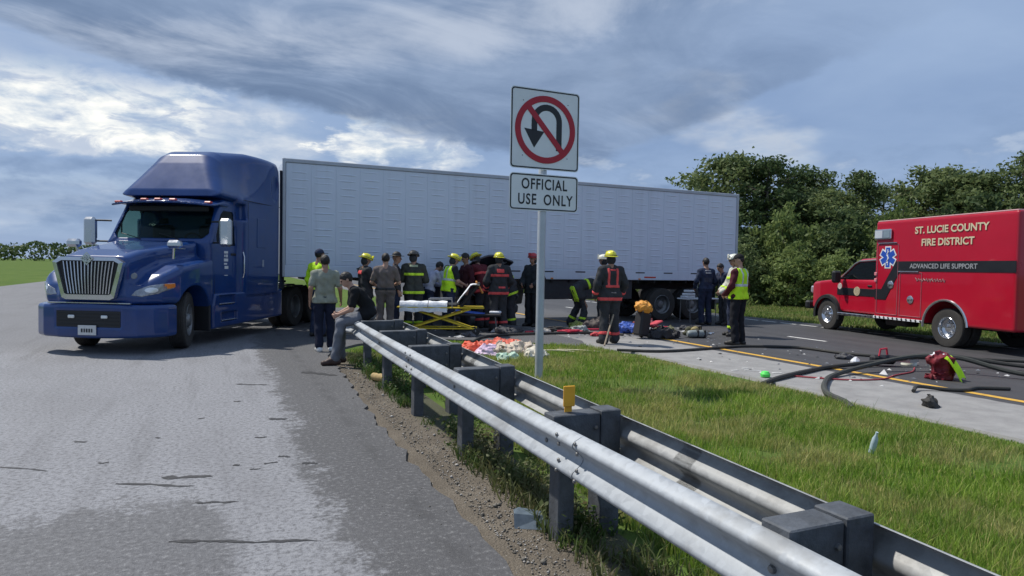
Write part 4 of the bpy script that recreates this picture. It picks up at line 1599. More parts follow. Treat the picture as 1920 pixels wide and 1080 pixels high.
# sun visor with five marker lamps
def visor_f(p):
    x, y, z = p
    ay = np.abs(y)
    pol = f_poly(x, z, [(-1.98, 2.80), (-1.97, 2.84), (-2.40, 2.93), (-2.62, 2.93), (-2.62, 2.84), (-2.3, 2.85)])
    cur = f_poly(x + 0.16 * (ay / 1.05) ** 2, ay, [(-1.95, -1), (-1.95, 1.08), (-2.62, 1.08), (-2.62, -1)])
    return smax(f_poly(x + 0.22 * (ay / 1.05) ** 2, z + 0.05 * (ay / 1.05) ** 2, [(-1.98, 2.80), (-1.97, 2.84), (-2.40, 2.93), (-2.72, 2.93), (-2.72, 2.84), (-2.3, 2.85)]), ay - 1.08, 0.03)


sdf_obj('visor', visor_f, (-2.9, -1.2, 2.65), (-1.85, 1.2, 3.05), 0.020, M_NAVY, tr)
for y in (-0.95, -0.30, 0.0, 0.30, 0.95):
    x = -2.04 - 0.22 * (y / 1.05) ** 2
    MB().box((x - 0.04, y, 2.872 - 0.05 * (y / 1.05) ** 2), (0.10, 0.15, 0.05), 0.02).build('marker_lamp', M_LAMPR, tr)
# wipers
for y in (0.45, -0.35):
    MB().tube([(-2.045, y, 2.075), (-2.12, y - 0.22, 2.13), (-2.17, y - 0.48, 2.19)], 0.008, 5).build('wiper', M_BLACKP, tr)

# sleeper with roof fairing
def sleeper_f(p):
    x, y, z = p
    ay = np.abs(y)
    side = f_poly(x, z, [(-3.18, 0.62), (-3.18, 2.92), (-2.45, 2.98), (-2.50, 3.12), (-2.95, 3.72), (-3.12, 3.92), (-3.40, 4.03), (-4.2, 4.11), (-5.25, 4.07), (-5.40, 3.9), (-5.40, 0.62)])
    # the fairing narrows forward and towards its top
    fwd = np.clip((x + 5.05) / 2.4, 0, 1)
    fwd = fwd * fwd * (3 - 2 * fwd)
    wid = 1.22 - fwd * (0.09 * np.clip((z - 2.6) * 2, 0, 1) + 0.60 * np.clip(z - 2.98, 0, 1.2)) - 0.05 * np.clip(z - 3.5, 0, 1)
    d = smax(side, (ay - wid) * 0.88, 0.24)
    # recess behind the cab roof and a scoop on the fairing side
    rec = f_box([x, ay, z], (-3.15, 1.18, 2.72), (0.34, 0.14, 0.17), 0.05)
    d = smax(d, -rec, 0.04)
    scoop = f_ell([x, ay, z], (-5.0, 1.22, 3.40), (0.20, 0.07, 0.28))
    return smax(d, -scoop, 0.05)


sdf_obj('sleeper', sleeper_f, (-5.55, -1.35, 0.5), (-2.3, 1.35, 4.25), 0.030, M_NAVY, tr, None)
for s in (1, -1):
    MB().box((-4.20, s * 1.225, 2.30), (0.46, 0.012, 0.66), 0.02).build('sleeper_panel', M_NAVY, tr)
    for xs in (-3.52, -5.12):
        MB().tube([(xs, s * 1.216, 1.02), (xs, s * 1.216, 2.95)], 0.006, 5).build('panel_gap', M_SEAL, tr)
    MB().tube([(-3.3, s * 1.212, 2.98), (-5.3, s * 1.212, 2.98)], 0.007, 5).build('panel_gap', M_SEAL, tr)
    MB().box((-4.30, s * 1.224, 1.62), (0.10, 0.008, 0.16), 0.003).build('placard', pm('placard', (0.26, 0.29, 0.36), 0.5, var=0.4, scale=30), tr)
    MB().box((-5.46, s * 1.20, 2.45), (0.22, 0.035, 2.9), 0.012, Matrix.Rotation(R(-s * 5), 3, 'Z')).build('side_extender', pm('extender_black', (0.010, 0.016, 0.035), 0.5, var=0.2), tr)
    MB().tube([(-3.30, s * 1.205, 1.30), (-3.30, s * 1.235, 1.42), (-3.30, s * 1.235, 1.75), (-3.30, s * 1.205, 1.86)], 0.014, 6).build('grab_handle', M_CHROME, tr)
    # skirt with two step treads
    def skirt_f(p, s=s):
        x, y, z = p
        ys = y * s
        d = smax(f_poly(x, z, [(-1.98, 0.30), (-1.96, 0.75), (-2.05, 1.0), (-5.45, 1.0), (-5.45, 0.34)]), np.abs(ys - 1.12) - 0.10, 0.05)
        for zc, x0 in ((0.86, -2.55), (0.52, -2.65)):
            d = smax(d, -f_box([x, ys, z], (x0, 1.24, zc), (0.36, 0.09, 0.10), 0.02), 0.015)
        return d
    lo, hi = ((-5.6, 0.95, 0.2), (-1.85, 1.3, 1.1)) if s > 0 else ((-5.6, -1.3, 0.2), (-1.85, -0.95, 1.1))
    sk = sdf_obj('side_skirt', skirt_f, lo, hi, 0.024, M_NAVY, tr)
    for zc, x0 in ((0.785, -2.55), (0.445, -2.65)):
        MB().box((x0, s * 1.185, zc), (0.66, 0.075, 0.022), 0.006).build('step', M_CHROME, sk)

# interior
MB().box((-2.30, 0, 1.80), (0.38, 1.9, 0.42), 0.08).build('dashboard', M_INT, tr)
MB().lathe([(0.19, -0.012), (0.215, 0), (0.19, 0.012), (0.17, 0)], 20, Matrix.Translation((-2.52, 0.52, 2.05)) @ Matrix.Rotation(R(-60), 4, 'Y')).box((-2.52, 0.52, 2.05), (0.02, 0.36, 0.04)).build('steering_wheel', M_BLACKP, tr)
for y in (0.52, -0.52):
    MB().box((-2.98, y, 1.60), (0.50, 0.52, 0.16), 0.05).box((-3.20, y, 2.02), (0.16, 0.50, 0.80), 0.06).box((-3.22, y, 2.50), (0.12, 0.28, 0.18), 0.05).build('seat', M_INT, tr)
MB().box((-2.42, -0.99, 2.36), (0.03, 0.03, 0.34), 0.01).build('grab_handle', M_BLACKP, tr)
MB().box((-2.48, 0, 2.72), (0.06, 1.7, 0.12), 0.02).build('headliner', M_BLACKP, tr)

# chassis, drive axles, fifth wheel
for s in (1, -1):
    MB().box((-5.95, s * 0.98, 1.08), (0.8, 0.46, 0.05), 0.02).build('deck_plate', M_FRAME, tr)
MB().box((-5.56, 0, 0.85), (0.10, 1.9, 0.7), 0.03).build('rear_bulkhead', M_FRAME, tr)
MB().box((-1.1, 0, 0.66), (1.7, 1.0, 0.56), 0.06).build('engine_pan', M_FRAME, tr)
for s in (1, -1):
    MB().box((-1.93, s * 0.86, 0.64), (0.06, 0.62, 0.74), 0.02).box((-1.28, s * 0.58, 0.85), (1.35, 0.05, 0.75), 0.02).build('splash_guard', M_BLACKP, tr)
fr = MB()
for s in (1, -1):
    fr.box((-4.35, s * 0.42, 0.82), (7.9, 0.09, 0.26), 0.01)
for x in (-0.6, -1.9, -3.4, -4.8, -5.8, -7.1, -8.2):
    fr.box((x, 0, 0.80), (0.10, 0.80, 0.18), 0.01)
fr.tube([(-1.28, -0.95, 0.53), (-1.28, 0.95, 0.53)], 0.07, 8)
for x in (-6.45, -7.80):
    fr.tube([(x, -0.95, 0.52), (x, 0.95, 0.52)], 0.09, 8)
    fr.lathe([(0.0, -0.2), (0.2, -0.14), (0.24, 0), (0.2, 0.14), (0, 0.2)], 12, Matrix.Translation((x, 0, 0.54)) @ Matrix.Rotation(R(90), 4, 'X'))
fr.build('chassis', M_FRAME, tr)
MB().box((-7.1, 0, 1.13), (1.0, 0.95, 0.06), 0.02).box((-7.1, 0, 1.03), (0.6, 0.8, 0.16), 0.02).build('fifth_wheel', M_FRAME, tr)
fw = wheel(tr, (-1.28, 0.93, 0.53), 0.53, 0.30, 1, M_STEELW, 0.56, 0.02)
fw.rotation_euler = (0, 0, R(19)); fw.scale = (1.07, 1, 1)
fw2 = wheel(tr, (-1.28, -0.93, 0.53), 0.53, 0.30, -1, M_STEELW, 0.56, 0.02)
fw2.rotation_euler = (0, 0, R(19)); fw2.scale = (1.07, 1, 1)
for x in (-6.45, -7.80):
    for s in (1, -1):
        wheel(tr, (x, s * 1.06, 0.52), 0.52, 0.27, s, M_STEELW, 0.56, 0.14).scale = (1.087, 1, 1)
        wheel(tr, (x, s * 0.74, 0.52), 0.52, 0.27, s, M_STEELW, 0.56, 0.14).scale = (1.087, 1, 1)
for s in (1, -1):
    MB().box((-8.5, s * 0.90, 0.60), (0.02, 0.62, 0.72), 0.004).build('mud_flap', M_BLACKP, tr)
    MB().box((-5.62, s * 0.96, 1.13), (0.05, 0.50, 0.04), 0.01).build('light_bar', M_CHROME, tr)

# ------------------------------------------------------------------ white box trailer
TL_X0, TL_X1, TL_Y, TL_W = 1.40, 15.96, 17.16, 2.58
TL_LEN = TL_X1 - TL_X0
tl = root('box_trailer', (TL_X0, TL_Y, 0.0), R(0.9), 'long white ribbed box trailer standing across the highway behind the crowd', 'trailer')
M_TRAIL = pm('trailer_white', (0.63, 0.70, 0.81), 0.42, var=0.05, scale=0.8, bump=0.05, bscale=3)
M_TRIM = pm('trailer_rail', (0.42, 0.45, 0.50), 0.45, metal=0.3, var=0.12, scale=2)
ZB, ZT = 1.30, 4.20


def grime(m, amount):
    """Rain streaks and road film on the trailer skin."""
    nt = m.node_tree
    b = nt.nodes['Principled BSDF']
    src = b.inputs['Base Color'].links[0].from_socket
    g = nt.nodes.new('ShaderNodeNewGeometry')
    x, y, z = split(nt, g.outputs['Position'])
    st1 = noise(nt, combine(nt, x * 1.0, y * 1.0, z * 0.05), 5.0, 6.0, 0.7).step(0.48, 0.75)
    cl = noise(nt, combine(nt, x, y, z), 0.7, 5.0, 0.6)
    f = (st1 * 0.45 + z.step(2.3, 1.3) * 0.35 + (cl - 0.45) * 0.8).clamp() * amount
    c = mixc(nt, f, src, (0.24, 0.25, 0.27))
    nt.links.new(c, b.inputs['Base Color'])


grime(M_TRAIL, 0.32)
grime(M_TRIM, 0.6)
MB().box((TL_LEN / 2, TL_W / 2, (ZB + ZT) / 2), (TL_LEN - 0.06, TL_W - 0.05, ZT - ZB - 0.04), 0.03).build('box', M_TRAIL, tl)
# skin panels, each with short pressed ribs in staggered rows
NP = 24
pw = (TL_LEN - 0.16) / NP


def panel_mesh(shift, seed):
    mb = MB()
    rr = random.Random(seed)
    z0, z1 = ZB + 0.30, ZT - 0.10
    g = 0.0012
    mb.box((pw / 2, 0.006, (z0 + z1) / 2), (pw - g, 0.016, z1 - z0), 0.0)
    mb.box((0.010, -0.003, (z0 + z1) / 2), (0.014, 0.006, z1 - z0 - 0.004), 0.0)
    rows = 13
    for r in range(rows):
        zc = z0 + (r + 0.5 + shift) * (z1 - z0) / (rows + 0.6)
        zc += rr.uniform(-0.025, 0.025)
        a, b, y = 0.03 + rr.uniform(0, 0.10), pw - 0.02 - rr.uniform(0, 0.10), -0.002
        h, dp = 0.026, rr.uniform(0.005, 0.014)
        mb.add([(a, y, zc - h), (b, y, zc - h), (b, y, zc + h * .55), (a, y, zc + h * .55), (a + .13, y - dp, zc - h * .1), (b - .13, y - dp, zc - h * .1)],
               [(0, 1, 5, 4), (2, 3, 4, 5), (0, 4, 3), (1, 2, 5)], False)
    return mb.mesh('panel', M_TRAIL, fix=False)


pms = [panel_mesh(0.5 * (q % 2), q) for q in range(8)]
for k in range(NP):
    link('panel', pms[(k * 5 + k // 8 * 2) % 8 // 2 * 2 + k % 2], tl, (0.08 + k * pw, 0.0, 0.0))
MB().box((TL_LEN / 2, 0.004, ZT - 0.045), (TL_LEN, 0.06, 0.10), 0.012).build('roof_rail', M_TRIM, tl)
MB().box((TL_LEN / 2, 0.004, ZB + 0.14), (TL_LEN, 0.05, 0.30), 0.012).build('bottom_rail', M_TRAIL, tl)
MB().box((TL_LEN / 2, TL_W - 0.004, ZB + 0.06), (TL_LEN, 0.05, 0.14), 0.012).build('bottom_rail', M_TRIM, tl)
MB().box((TL_LEN - 0.03, 0.01, (ZB + ZT) / 2), (0.10, 0.08, ZT - ZB + 0.02), 0.015).build('corner_post', M_TRIM, tl)
MB().box((0.03, 0.01, (ZB + ZT) / 2), (0.08, 0.07, ZT - ZB + 0.02), 0.015).build('corner_post', M_TRIM, tl)
for k in range(13):                                            # slots and conspicuity tape on the lower rail
    x = 0.9 + k * 1.08
    MB().box((x, -0.0225, ZB + 0.22), (0.34, 0.004, 0.035)).build('rail_slot', M_BLACKP, tl)
for k in range(7):
    MB().box((1.0 + k * 2.0, -0.0225, ZB + 0.08), (0.44, 0.004, 0.045)).build('reflective_tape', M_LAMPR if k % 2 else M_WHITEP, tl)
for k in range(5):
    MB().box((1.3 + k * 3.1, -0.024, ZB + 0.025), (0.09, 0.02, 0.04), 0.008).build('marker_lamp', M_LAMPA, tl)
# rear doors
for s in (0, 1):
    MB().box((TL_LEN + 0.012, 0.68 + s * 1.22, (ZB + ZT) / 2), (0.03, 1.18, ZT - ZB - 0.2), 0.008).build('rear_door', M_TRAIL, tl)
# underframe: cross members, landing legs, skirt, bogie
for k in range(22):
    MB().box((0.7 + k * 0.62, TL_W / 2, ZB - 0.05), (0.06, TL_W - 0.1, 0.10)).build('cross_member', M_FRAME, tl)
for s in (0.55, TL_W - 0.55):
    MB().box((2.9, s, 0.80), (0.13, 0.13, 1.0), 0.01).box((2.9, s, 0.20), (0.10, 0.10, 0.36), 0.01).box((2.9, s, 0.03), (0.26, 0.26, 0.05), 0.01).build('landing_leg', M_FRAME, tl)
MB().tube([(2.9, 0.55, 0.95), (2.9, TL_W - 0.55, 0.95)], 0.035, 6).build('leg_brace', M_FRAME, tl)
M_SKIRT = pm('skirt_dark', (0.030, 0.033, 0.040), 0.6, var=0.2, dirt=0.3)
MB().box((8.7, 0.10, ZB - 0.30), (3.4, 0.03, 0.60), 0.008).build('side_skirt', M_SKIRT, tl)
bx0 = 11.25
bg_ = MB()
for s in (0.72, TL_W - 0.72):
    bg_.box((bx0 + 0.9, s, ZB - 0.20), (2.6, 0.10, 0.24), 0.01)
for x in (bx0 + 0.3, bx0 + 1.55):
    bg_.tube([(x, 0.3, 0.52), (x, TL_W - 0.3, 0.52)], 0.07, 8)
    bg_.box((x, 0.72, 0.72), (0.5, 0.08, 0.4), 0.02).box((x, TL_W - 0.72, 0.72), (0.5, 0.08, 0.4), 0.02)
bg_.build('bogie', M_FRAME, tl)
for x in (bx0 + 0.3, bx0 + 1.55):
    wheel(tl, (x, 0.17, 0.52), 0.52, 0.27, -1, M_STEELW, 0.56, 0.12)
    wheel(tl, (x, 0.50, 0.52), 0.52, 0.27, -1, M_STEELW, 0.56, 0.12)
    wheel(tl, (x, TL_W - 0.17, 0.52), 0.52, 0.27, 1, M_STEELW, 0.56, 0.12)
    wheel(tl, (x, TL_W - 0.50, 0.52), 0.52, 0.27, 1, M_STEELW, 0.56, 0.12)
for y in (0.35, TL_W - 0.35):
    MB().box((bx0 + 2.45, y, 0.76), (0.025, 0.62, 0.86), 0.004).build('mud_flap', M_BLACKP, tl)
ug = MB()
ug.box((TL_LEN - 0.08, TL_W / 2, 0.55), (0.10, 2.2, 0.10), 0.01)
for y in (0.7, TL_W - 0.7):
    ug.box((TL_LEN - 0.08, y, 0.92), (0.08, 0.08, 0.75), 0.01)
ug.build('underride_guard', M_TRIM, tl)
MB().box((0.08, TL_W / 2, 2.6), (0.06, 1.2, 1.4), 0.02).build('front_panel', M_TRAIL, tl)


# ------------------------------------------------------------------ red ambulance
AM_LOC, AM_RZ = (17.22, 14.42, 0.0), R(76.9)
am = root('ambulance', AM_LOC, AM_RZ, 'red fire district ambulance with black side stripe parked on the road edge', 'ambulance')
M_ARED = pm('ambulance_red', (0.43, 0.006, 0.025), 0.32, var=0.06, scale=1.5, coat=0.6, dirt=0.06, spec=0.3)
M_BAND = pm('band_black', (0.014, 0.015, 0.018), 0.4, var=0.1)
M_GOLD = pm('gold_leaf', (0.72, 0.62, 0.42), 0.4, metal=0.2, var=0.1)
M_SWHITE = pm('sticker_white', (0.72, 0.74, 0.76), 0.4, var=0.06)
M_SBLUE = pm('sticker_blue', (0.02, 0.08, 0.42), 0.4, var=0.06)
BY = 1.20                                   # half width of the box


def acab_f(p, grow=0.0, solid=False):
    x, y, z = p
    ay = np.abs(y)
    low = f_poly(x, z, [(-0.02, 0.62), (0.0, 0.92), (-0.06, 1.26), (-0.25, 1.36), (-1.30, 1.46), (-2.98, 1.46), (-2.98, 0.56), (-0.3, 0.56)])
    lp = f_poly(x, ay, [(-0.02, -1), (-0.02, 0.72), (-0.18, 0.95), (-0.6, 1.02), (-2.98, 1.02), (-2.98, -1)])
    d = smax(low, lp, 0.08)
    up = f_poly(x, z, [(-1.18, 1.40), (-1.85, 1.94), (-2.05, 2.02), (-2.98, 2.06), (-2.98, 1.40)])
    lean = ay - (1.0 - np.clip(z - 1.4, 0, 1) * 0.24)
    d = smin(d, smax(up, lean, 0.09), 0.03) - grow
    if solid:
        return d
    arch = f_cyl([x, ay, z], (-0.98, 0.95, 0.44), 1, 0.53, 0.40)
    d = smax(d, -arch, 0.02)
    inner = np.maximum(smax(up + 0.05, lean + 0.05, 0.05), 1.0 - z)
    inner = np.minimum(inner, f_box(p, (-2.2, 0, 1.2), (0.72, 0.9, 0.45)))
    d = np.maximum(d, -inner)
    d = np.maximum(d, -np.maximum(f_poly(x, z, A_WIN), 0.5 - ay))
    ws = np.maximum(f_poly(ay, z, [(-1, 1.47), (0.84, 1.47), (0.72, 1.92), (-1, 1.92)]), np.abs(x + 1.55) - 0.42)
    return np.maximum(d, -ws)


A_WIN = [(-1.42, 1.45), (-1.88, 1.86), (-2.02, 1.92), (-2.80, 1.96), (-2.80, 1.46)]
sdf_obj('cab', acab_f, (-3.08, -1.15, 0.45), (0.12, 1.15, 2.2), 0.024, M_ARED, am)
sdf_obj('windshield', lambda p: np.maximum(np.abs(acab_f(p, 0, True) + 0.02) - 0.009, np.maximum(f_poly(np.abs(p[1]), p[2], [(-1, 1.45), (0.86, 1.45), (0.73, 1.94), (-1, 1.94)]), np.abs(p[0] + 1.55) - 0.42)),
        (-2.1, -1.0, 1.4), (-1.0, 1.0, 2.05), 0.016, M_GLASSD, am, project=1)
for s in (1, -1):
    MB().add([(x, s * (0.985 - (z - 1.4) * 0.24), z) for x, z in A_WIN], [tuple(range(5))]).build('side_window', M_GLASSD, am)
    wt = [(-1.36, 1.43), (-1.86, 1.885), (-2.02, 1.955), (-2.84, 1.995)]
    MB().tube([(x, s * (1.0 - (z - 1.4) * 0.24), z) for x, z in wt], 0.022, 6).build('window_trim', M_BLACKP if s < 0 else pm('trim_grey', (0.25, 0.27, 0.28), 0.4, metal=0.3), am)
    # flare round the front wheel
    prof = []
    fl = MB()
    arcp = [(-0.98 + 0.56 * math.cos(a), 0.44 + 0.56 * math.sin(a)) for a in [R(-12 + 204 * i / 18) for i in range(19)]]
    arci = [(-0.98 + 0.47 * math.cos(a), 0.44 + 0.47 * math.sin(a)) for a in [R(-12 + 204 * i / 18) for i in range(19)]]
    n = 19
    vs = [(x, s * 1.10, z) for x, z in arci] + [(x, s * 1.10, z) for x, z in arcp] + [(x, s * 0.97, z) for x, z in [(q[0] * 1.0, q[1] + 0.03) for q in arcp]] + [(x, s * 0.90, z) for x, z in arci]
    fs = []
    for i in range(n - 1):
        for k in range(3):
            fs.append((k * n + i, k * n + i + 1, (k + 1) * n + i + 1, (k + 1) * n + i))
    fl.add(vs, fs, True).build('fender_flare', M_BLACKP, am)
    mb = MB().box((-1.55, s * 1.22, 1.52), (0.14, 0.26, 0.34), 0.05).build('mirror', M_BLACKP, am)
    MB().tube([(-1.60, s * 0.98, 1.48), (-1.58, s * 1.14, 1.48)], 0.028, 6).build('mirror_arm', M_BLACKP, mb)
    MB().box((-2.62, s * 1.028, 1.30), (0.16, 0.03, 0.045), 0.012).build('door_handle', M_BLACKP, am)
    MB().box((-2.15, s * 1.0245, 1.12), (1.60, 0.012, 0.20), 0.003).build('black_stripe', M_BAND, am)
    MB().lathe([(0.0, 0.012), (0.12, 0.010), (0.125, 0.0)], 18, Matrix.Translation((-2.15, s * 1.029, 1.14)) @ Matrix.Rotation(R(-90 * s), 4, 'X')).build('crest', pm('crest_gold', (0.42, 0.36, 0.24), 0.4, var=0.5, scale=22), am)
    MB().lathe([(0.0, 0.006), (0.085, 0.005), (0.09, 0.0)], 10, Matrix.Translation((-1.46, s * 1.029, 1.26)) @ Matrix.Rotation(R(-90 * s), 4, 'X')).build('decal', pm('decal_grey', (0.5, 0.45, 0.42), 0.4, var=0.6, scale=25), am)
    MB().tube([(-1.46, s * 1.018, 0.66), (-1.46, s * 1.022, 1.38)], 0.006, 5).tube([(-2.88, s * 1.022, 0.66), (-2.88, s * 1.022, 1.40)], 0.006, 5).build('door_gap', M_SEAL, am)
    # running board with pale tread stripes
    rb = MB().box((-2.22, s * 1.02, 0.50), (1.45, 0.22, 0.07), 0.015).build('running_board', M_CHROME, am)
    for k in range(7):
        MB().box((-2.22 - 0.60 + k * 0.20, s * 1.134, 0.50), (0.07, 0.004, 0.045)).build('tread', M_BLACKP, rb)
    MB().box((-0.06, s * 0.80, 1.12), (0.10, 0.26, 0.22), 0.04).build('headlight', M_LAMPW, am)
MB().box((-0.01, 0, 1.06), (0.06, 1.25, 0.36), 0.02).build('grille', M_CHROME, am)
MB().box((0.10, 0, 0.66), (0.20, 1.95, 0.24), 0.05).build('bumper', M_BLACKP, am)
MB().box((-1.72, 0, 1.30), (0.4, 1.6, 0.28), 0.06).build('dashboard', M_INT, am)
for y in (0.45, -0.45):
    MB().box((-2.25, y, 1.25), (0.4, 0.46, 0.14), 0.04).box((-2.48, y, 1.55), (0.12, 0.44, 0.6), 0.04).build('seat', M_INT, am)

# patient box
B0, B1, BZ0, BZ1 = -3.00, -6.90, 0.50, 2.95
def abox_f(p):
    x, y, z = p
    d = f_box(p, ((B0 + B1) / 2, 0, (BZ0 + BZ1) / 2), ((B0 - B1) / 2, BY, (BZ1 - BZ0) / 2), 0.05)
    d = smax(d, -f_cyl([x, np.abs(y), z], (-5.20, 1.1, 0.46), 1, 0.58, 0.5), 0.015)
    return d


sdf_obj('box', abox_f, (-7.05, -1.35, 0.4), (-2.85, 1.35, 3.12), 0.032, M_ARED, am)
for s in (1, -1):
    Y = s * (BY + 0.004)
    tx = lambda x: x
    # black band: cab stripe steps up along the box
    band = [(-3.02, 0.98), (-3.02, 1.24), (-3.25, 1.24), (-3.50, 1.62), (-3.72, 1.94), (-6.88, 1.94), (-6.88, 1.70), (-3.85, 1.70), (-3.64, 1.38), (-3.40, 0.98)]
    MB().prism(band, Y - 0.004, Y + 0.006, 'y').build('black_stripe', M_BAND, am)
    # compartment doors
    for (x0, x1, z0, z1, nm) in ((-3.09, -3.78, 0.62, 2.36, 'compartment_door'), (-3.86, -4.52, 0.62, 1.66, 'compartment_door')):
        mb = MB()
        for (a, b) in (((x0, z0), (x1, z0)), ((x1, z0), (x1, z1)), ((x1, z1), (x0, z1)), ((x0, z1), (x0, z0))):
            mb.tube([(a[0], Y, a[1]), (b[0], Y, b[1])], 0.009, 5)
        mb.build('door_seam', pm('seam_pink', (0.50, 0.16, 0.19), 0.3, metal=0.3, var=0.1), am)
    for (x, z) in ((-3.56, 1.36), (-4.20, 1.02)):
        h = MB().lathe([(0.0, 0.022), (0.075, 0.016), (0.095, 0.006), (0.098, 0.0)], 18, Matrix.Translation((x, Y + s * 0.006, z)) @ Matrix.Rotation(R(-90 * s), 4, 'X'))
        h.box((x, Y + s * 0.03, z + 0.01), (0.12, 0.02, 0.05), 0.008)
        h.build('latch', M_CHROME, am)
    MB().box((-3.42, Y + s * 0.012, 2.40), (0.62, 0.03, 0.025), 0.006).build('drip_rail', M_CHROME, am)
    MB().box((-4.12, Y + s * 0.012, 1.69), (0.62, 0.03, 0.025), 0.006).build('drip_rail', M_CHROME, am)
    # scene light in a chrome housing
    wl = MB().box((-3.29, Y + s * 0.03, 2.62), (0.56, 0.06, 0.25), 0.02).build('warning_light', M_CHROME, am)
    MB().box((-3.17, Y + s * 0.064, 2.62), (0.26, 0.012, 0.19), 0.004).build('lens', M_LAMPW, wl)
    MB().box((-3.44, Y + s * 0.064, 2.62), (0.22, 0.012, 0.19), 0.004).build('lens', pm('lens_grey', (0.30, 0.38, 0.42), 0.15, metal=0.3, var=0.1, coat=1), wl)
    for z in (1.62, 1.46):
        MB().box((-3.05, Y + s * 0.012, z), (0.09, 0.03, 0.09), 0.02).build('side_lamp', pm('lamp_pink', (0.70, 0.25, 0.28), 0.25, coat=1), am)
    # six-armed medical star: white outline, blue arms, white staff
    cx, cz = -3.44, 2.04
    def star(r, w, y0, y1, mat, nm, par):
        m = MB()
        for k in range(3):
            m.box((cx, (y0 + y1) / 2 + s * 0.0006 * k, cz), (2 * r, abs(y1 - y0), w), 0, Matrix.Rotation(R(90 + 60 * k), 3, 'Y'))
        return m.build(nm, mat, par)
    st = star(0.275, 0.20, Y, Y + s * 0.004, M_SWHITE, 'medical_star', am)
    star(0.245, 0.135, Y + s * 0.004, Y + s * 0.008, M_SBLUE, 'blue_arms', st)
    stf = MB().box((cx, Y + s * 0.0115, cz), (0.022, 0.002, 0.40))
    stf.tube([(cx + 0.035 * math.sin(t * 1.1), Y + s * 0.0115, cz - 0.15 + t * 0.03) for t in range(11)], 0.011, 5)
    stf.build('staff', M_SWHITE, st)
    rot = (R(90), 0, R(180) if s > 0 else 0)
    for t, z, size, mat, x, bold in (('ST. LUCIE COUNTY', 2.66, 0.225, M_GOLD, -4.40, 0.006), ('FIRE DISTRICT', 2.37, 0.225, M_GOLD, -4.60, 0.006), ('ADVANCED LIFE SUPPORT', 1.82, 0.155, pm('silver_letter', (0.42, 0.43, 0.45), 0.4, metal=0.3), -4.28, 0.002)):
        me = text_mesh('lettering', t, size, mat, 0.0012, bold, 'LEFT' if s > 0 else 'RIGHT')
        link('lettering', me, am, (x + 0.12, Y + s * 0.0085, z), rot)
    sc = MB()
    pts = [(-4.34 - 0.011 * i, Y + s * 0.004, 1.50 + 0.03 * math.sin(i * 0.9) + 0.018 * math.sin(i * 2.3 + 1) + (0.04 if i in (0, 12, 26, 41) else 0)) for i in range(78)]
    sc.tube(pts, 0.007, 4)
    sc.build('script_line', pm('script_silver', (0.48, 0.36, 0.34), 0.4), am)
    # lower edge with slanted black and white stripes
    eb = MB().box((-3.80, Y, 0.525), (1.60, 0.02, 0.06), 0.004).build('edge_strip', M_SWHITE, am)
    for k in range(11):
        MB().box((-4.54 + k * 0.145, Y + s * 0.011, 0.525), (0.05, 0.003, 0.06), 0, Matrix.Rotation(R(35), 3, 'Y')).build('slanted_mark', M_BLACKP, eb)
    at = [(-5.20 + 0.60 * math.cos(R(a)), Y + s * 0.004, 0.46 + 0.60 * math.sin(R(a))) for a in range(-4, 186, 10)]
    MB().tube(at, 0.028, 6).build('wheel_arch_trim', M_CHROME, am)
    wheel(am, (-0.98, s * 0.93, 0.44), 0.44, 0.25, s, M_CHROME, 0.54, 0.02)
    wheel(am, (-5.20, s * 1.02, 0.44), 0.44, 0.24, s, M_CHROME, 0.54, 0.08)
    wheel(am, (-5.20, s * 0.74, 0.44), 0.44, 0.24, s, M_STEELW, 0.54, 0.08)
MB().box(((B0 + B1) / 2, 0, 2.954), (3.84, 2.36, 0.03), 0.01).build('roof_cap', pm('roof_pale', (0.55, 0.30, 0.32), 0.5), am)
MB().box((-2.99, 0, 2.74), (0.05, 1.6, 0.16), 0.02).build('light_bar', M_LAMPW, am)
ch = MB()
for s in (1, -1):
    ch.box((-3.2, s * 0.42, 0.50), (5.8, 0.08, 0.18), 0.01)
for x in (-0.98, -5.20):
    ch.tube([(x, -0.9, 0.44), (x, 0.9, 0.44)], 0.06, 8)
ch.box((-3.4, 0.7, 0.42), (0.7, 0.4, 0.2), 0.03)
ch.build('chassis', M_FRAME, am)


# ------------------------------------------------------------------ people
SKIN = {k: pm('skin_' + k, c, 0.55, var=0.08, scale=12) for k, c in dict(light=(0.42, 0.25, 0.18), tan=(0.32, 0.18, 0.12), brown=(0.14, 0.075, 0.05)).items()}
M_EYE = pm('eye_dark', (0.02, 0.015, 0.012), 0.2)
CLOTH = {}


def cloth(name, c, rough=0.85):
    """Woven fabric: soft folds as relief, slight fading."""
    if name in CLOTH:
        return CLOTH[name]
    m = pm('cloth_' + name, c, rough, var=0.22, scale=7, spec=0.25)
    nt = m.node_tree
    b = nt.nodes['Principled BSDF']
    tc = nt.nodes.new('ShaderNodeTexCoord')
    x, y, z = split(nt, tc.outputs['Object'])
    folds = noise(nt, combine(nt, x * 1.0, y * 1.0, z * 0.45), 16.0, 3.0, 0.5, 0.8)
    bump_to(nt, b, folds, 0.7, 0.02)
    CLOTH[name] = m
    return m


HIVIS = cloth('hivis', (0.55, 1.0, 0.03))
M_STRIPE_Y = cloth('stripe_lime', (0.55, 0.85, 0.05))
M_STRIPE_R = cloth('stripe_red', (0.75, 0.10, 0.10))
M_STRIPE_S = cloth('stripe_silver', (0.55, 0.60, 0.62), 0.4)
TURN = cloth('turnout_black', (0.040, 0.042, 0.047))
NAVYC = cloth('navy', (0.030, 0.040, 0.075))
HAIR_D = pm('hair_dark', (0.012, 0.010, 0.009), 0.6, var=0.3, scale=30, bump=0.5, bscale=80)


def V3(*a):
    return np.array(a, np.float32)


def unit(v):
    return v / (np.linalg.norm(v) + 1e-9)


